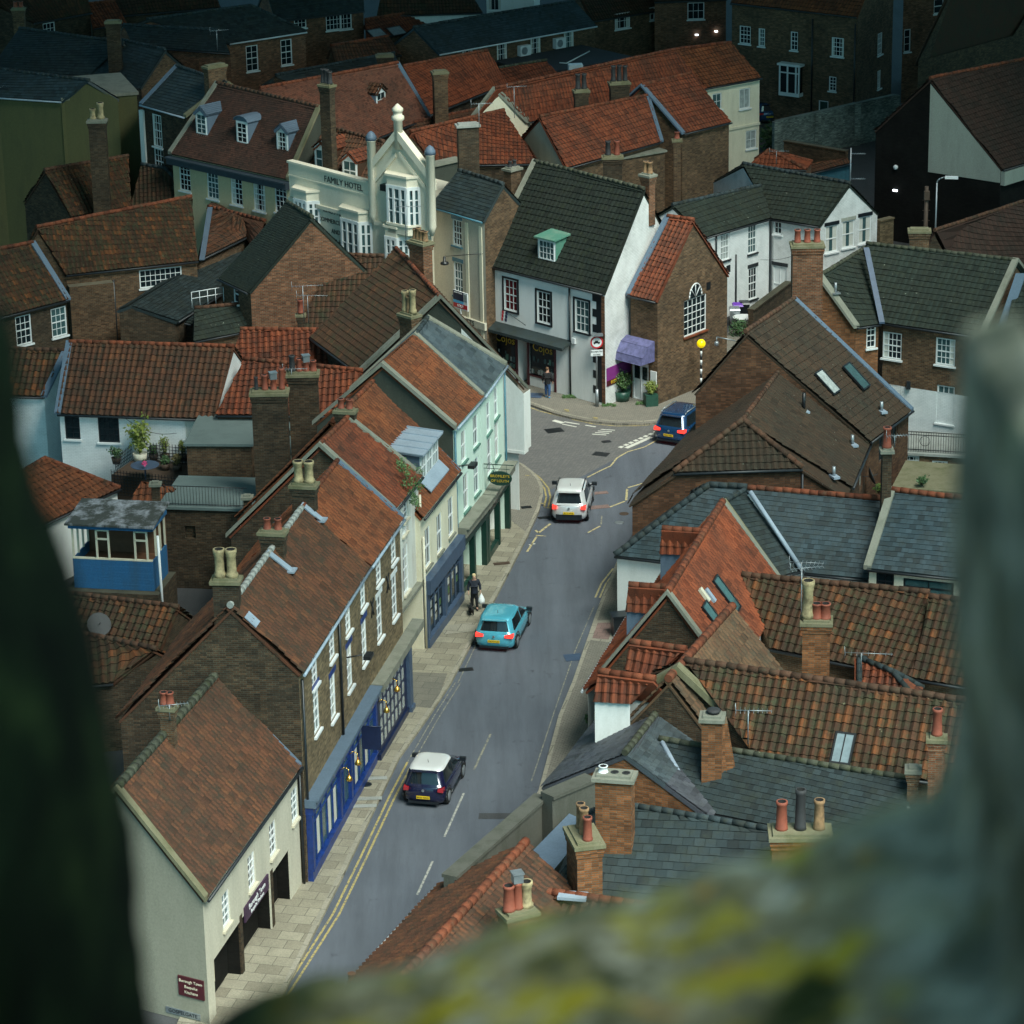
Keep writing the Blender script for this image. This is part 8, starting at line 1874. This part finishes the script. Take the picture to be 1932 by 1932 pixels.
# ---------------------------------------------------------------- unseen ring added to shade the view's edges, with a gap over the street
bm = bmesh.new(); CZ = CLOUD_Z
GC = Vector(CLOUD_C); ra_, rb_ = CLOUD_R
rows = [(0, -4), (.12, -9), (.4, -13), (1.2, -14), (3, -13), (5.5, -12), (7, -4), (7, 6), (5, 14), (2.4, 17), (1, 14), (.3, 8), (0, 2)]
NS = 72; vv = []
for s_, z in rows:
    row = []
    for k in range(NS):
        t = 2*math.pi*k/NS; wv = 1+.10*math.sin(3*t+1)+.07*math.sin(5*t)
        x = GC.x+math.cos(t)*ra_*wv*(1+s_*1.1); y = max(CLOUD_YMIN-z*.5, GC.y+math.sin(t)*rb_*wv*(1+s_*.62))
        p = Vector((x, y, CZ+z)); nz = mnoise.noise(p*.035); p.z += nz*6; row.append(bm.verts.new(p))
    vv.append(row)
for a, b in zip(vv, vv[1:]+vv[:1]):
    for k in range(NS): j = (k+1) % NS; bm.faces.new((a[k], a[j], b[j], b[k]))
bmesh.ops.recalc_face_normals(bm, faces=bm.faces); me = bpy.data.meshes.new('cloud'); bm.to_mesh(me); bm.free()  # mesh of the added shade ring
m_, nt_, b_ = mat('cloud_white'); b_.inputs['Base Color'].default_value = (.6, .66, .66, 1); b_.inputs['Roughness'].default_value = 1; b_.inputs['Specular IOR Level'].default_value = 0  # material of the added shade ring
me.materials.append(m_); co_ = bpy.data.objects.new('cloud', me); COL.objects.link(co_); co_['kind'] = 'structure'  # object of the added, unseen shade ring
if DEBUG:
    for o in bpy.data.objects:
        if o.name.startswith(('bamboo', 'pot_plant', 'terrace', 'round_table')): print('VOL', o.name, o.location, PX(o.location))
# ---------------------------------------------------------------- camera, light, sky
cam = bpy.data.cameras.new('camera'); co = bpy.data.objects.new('camera', cam); COL.objects.link(co); sc.camera = co
from mathutils import Matrix
cam.sensor_width = 36; cam.sensor_fit = 'HORIZONTAL'; cam.lens = 36*F_U/5796; cam.clip_end = 3000; cam.clip_start = .05
rt = Vector((CR, -SR*SP, -SR*CP)); up = Vector((SR, CR*SP, CR*CP))
# columns: camera right, up, back in world space
fwd = Vector((0, CP, -SP)); rt0 = Vector((1, 0, 0)); up0 = Vector((0, SP, CP))
rt = rt0*CR-up0*SR; up = rt0*SR+up0*CR
co.matrix_world = Matrix(((rt.x, up.x, -fwd.x, 0), (rt.y, up.y, -fwd.y, 0), (rt.z, up.z, -fwd.z, CAM_H), (0, 0, 0, 1)))
cam.dof.use_dof = True; cam.dof.focus_distance = 150; cam.dof.aperture_fstop = cam.lens/1000/.013
sun = bpy.data.lights.new('sun', 'SUN'); so = bpy.data.objects.new('sun', sun); COL.objects.link(so)
EL, AZ = R(SUN_EL), R(SUN_AZ)   # veiled sun from the right, a little behind the camera
sun.energy = SUN_E; sun.angle = R(SUN_A); sun.color = (1, .985, .90)
dirn = Vector((math.sin(AZ)*math.cos(EL), math.cos(AZ)*math.cos(EL), math.sin(EL)))
so.rotation_euler = dirn.to_track_quat('Z', 'Y').to_euler(); so.location = (0, 0, 90)
w = bpy.data.worlds.new('World'); sc.world = w; w.use_nodes = True; nt = w.node_tree; bg = nt.nodes['Background']
sky = nt.nodes.new('ShaderNodeTexSky'); sky.sky_type = 'NISHITA'; sky.sun_disc = False; sky.sun_elevation = EL; sky.sun_rotation = AZ
sky.air_density = 1.0; sky.dust_density = 3.0; sky.ozone_density = 2.0
tn = nt.nodes.new('ShaderNodeMix'); tn.data_type = 'RGBA'; tn.blend_type = 'MULTIPLY'; tn.inputs[0].default_value = 1; tn.inputs[7].default_value = SKY_TINT
nt.links.new(sky.outputs[0], tn.inputs[6]); nt.links.new(tn.outputs[2], bg.inputs['Color']); bg.inputs['Strength'].default_value = SKY_S
sc.view_settings.view_transform = 'Standard'; sc.view_settings.look = 'None'; sc.view_settings.exposure = EXPO; sc.view_settings.gamma = 1
sc.cycles.max_bounces = 5; sc.cycles.diffuse_bounces = 3; sc.cycles.glossy_bounces = 2; sc.cycles.use_denoising = True
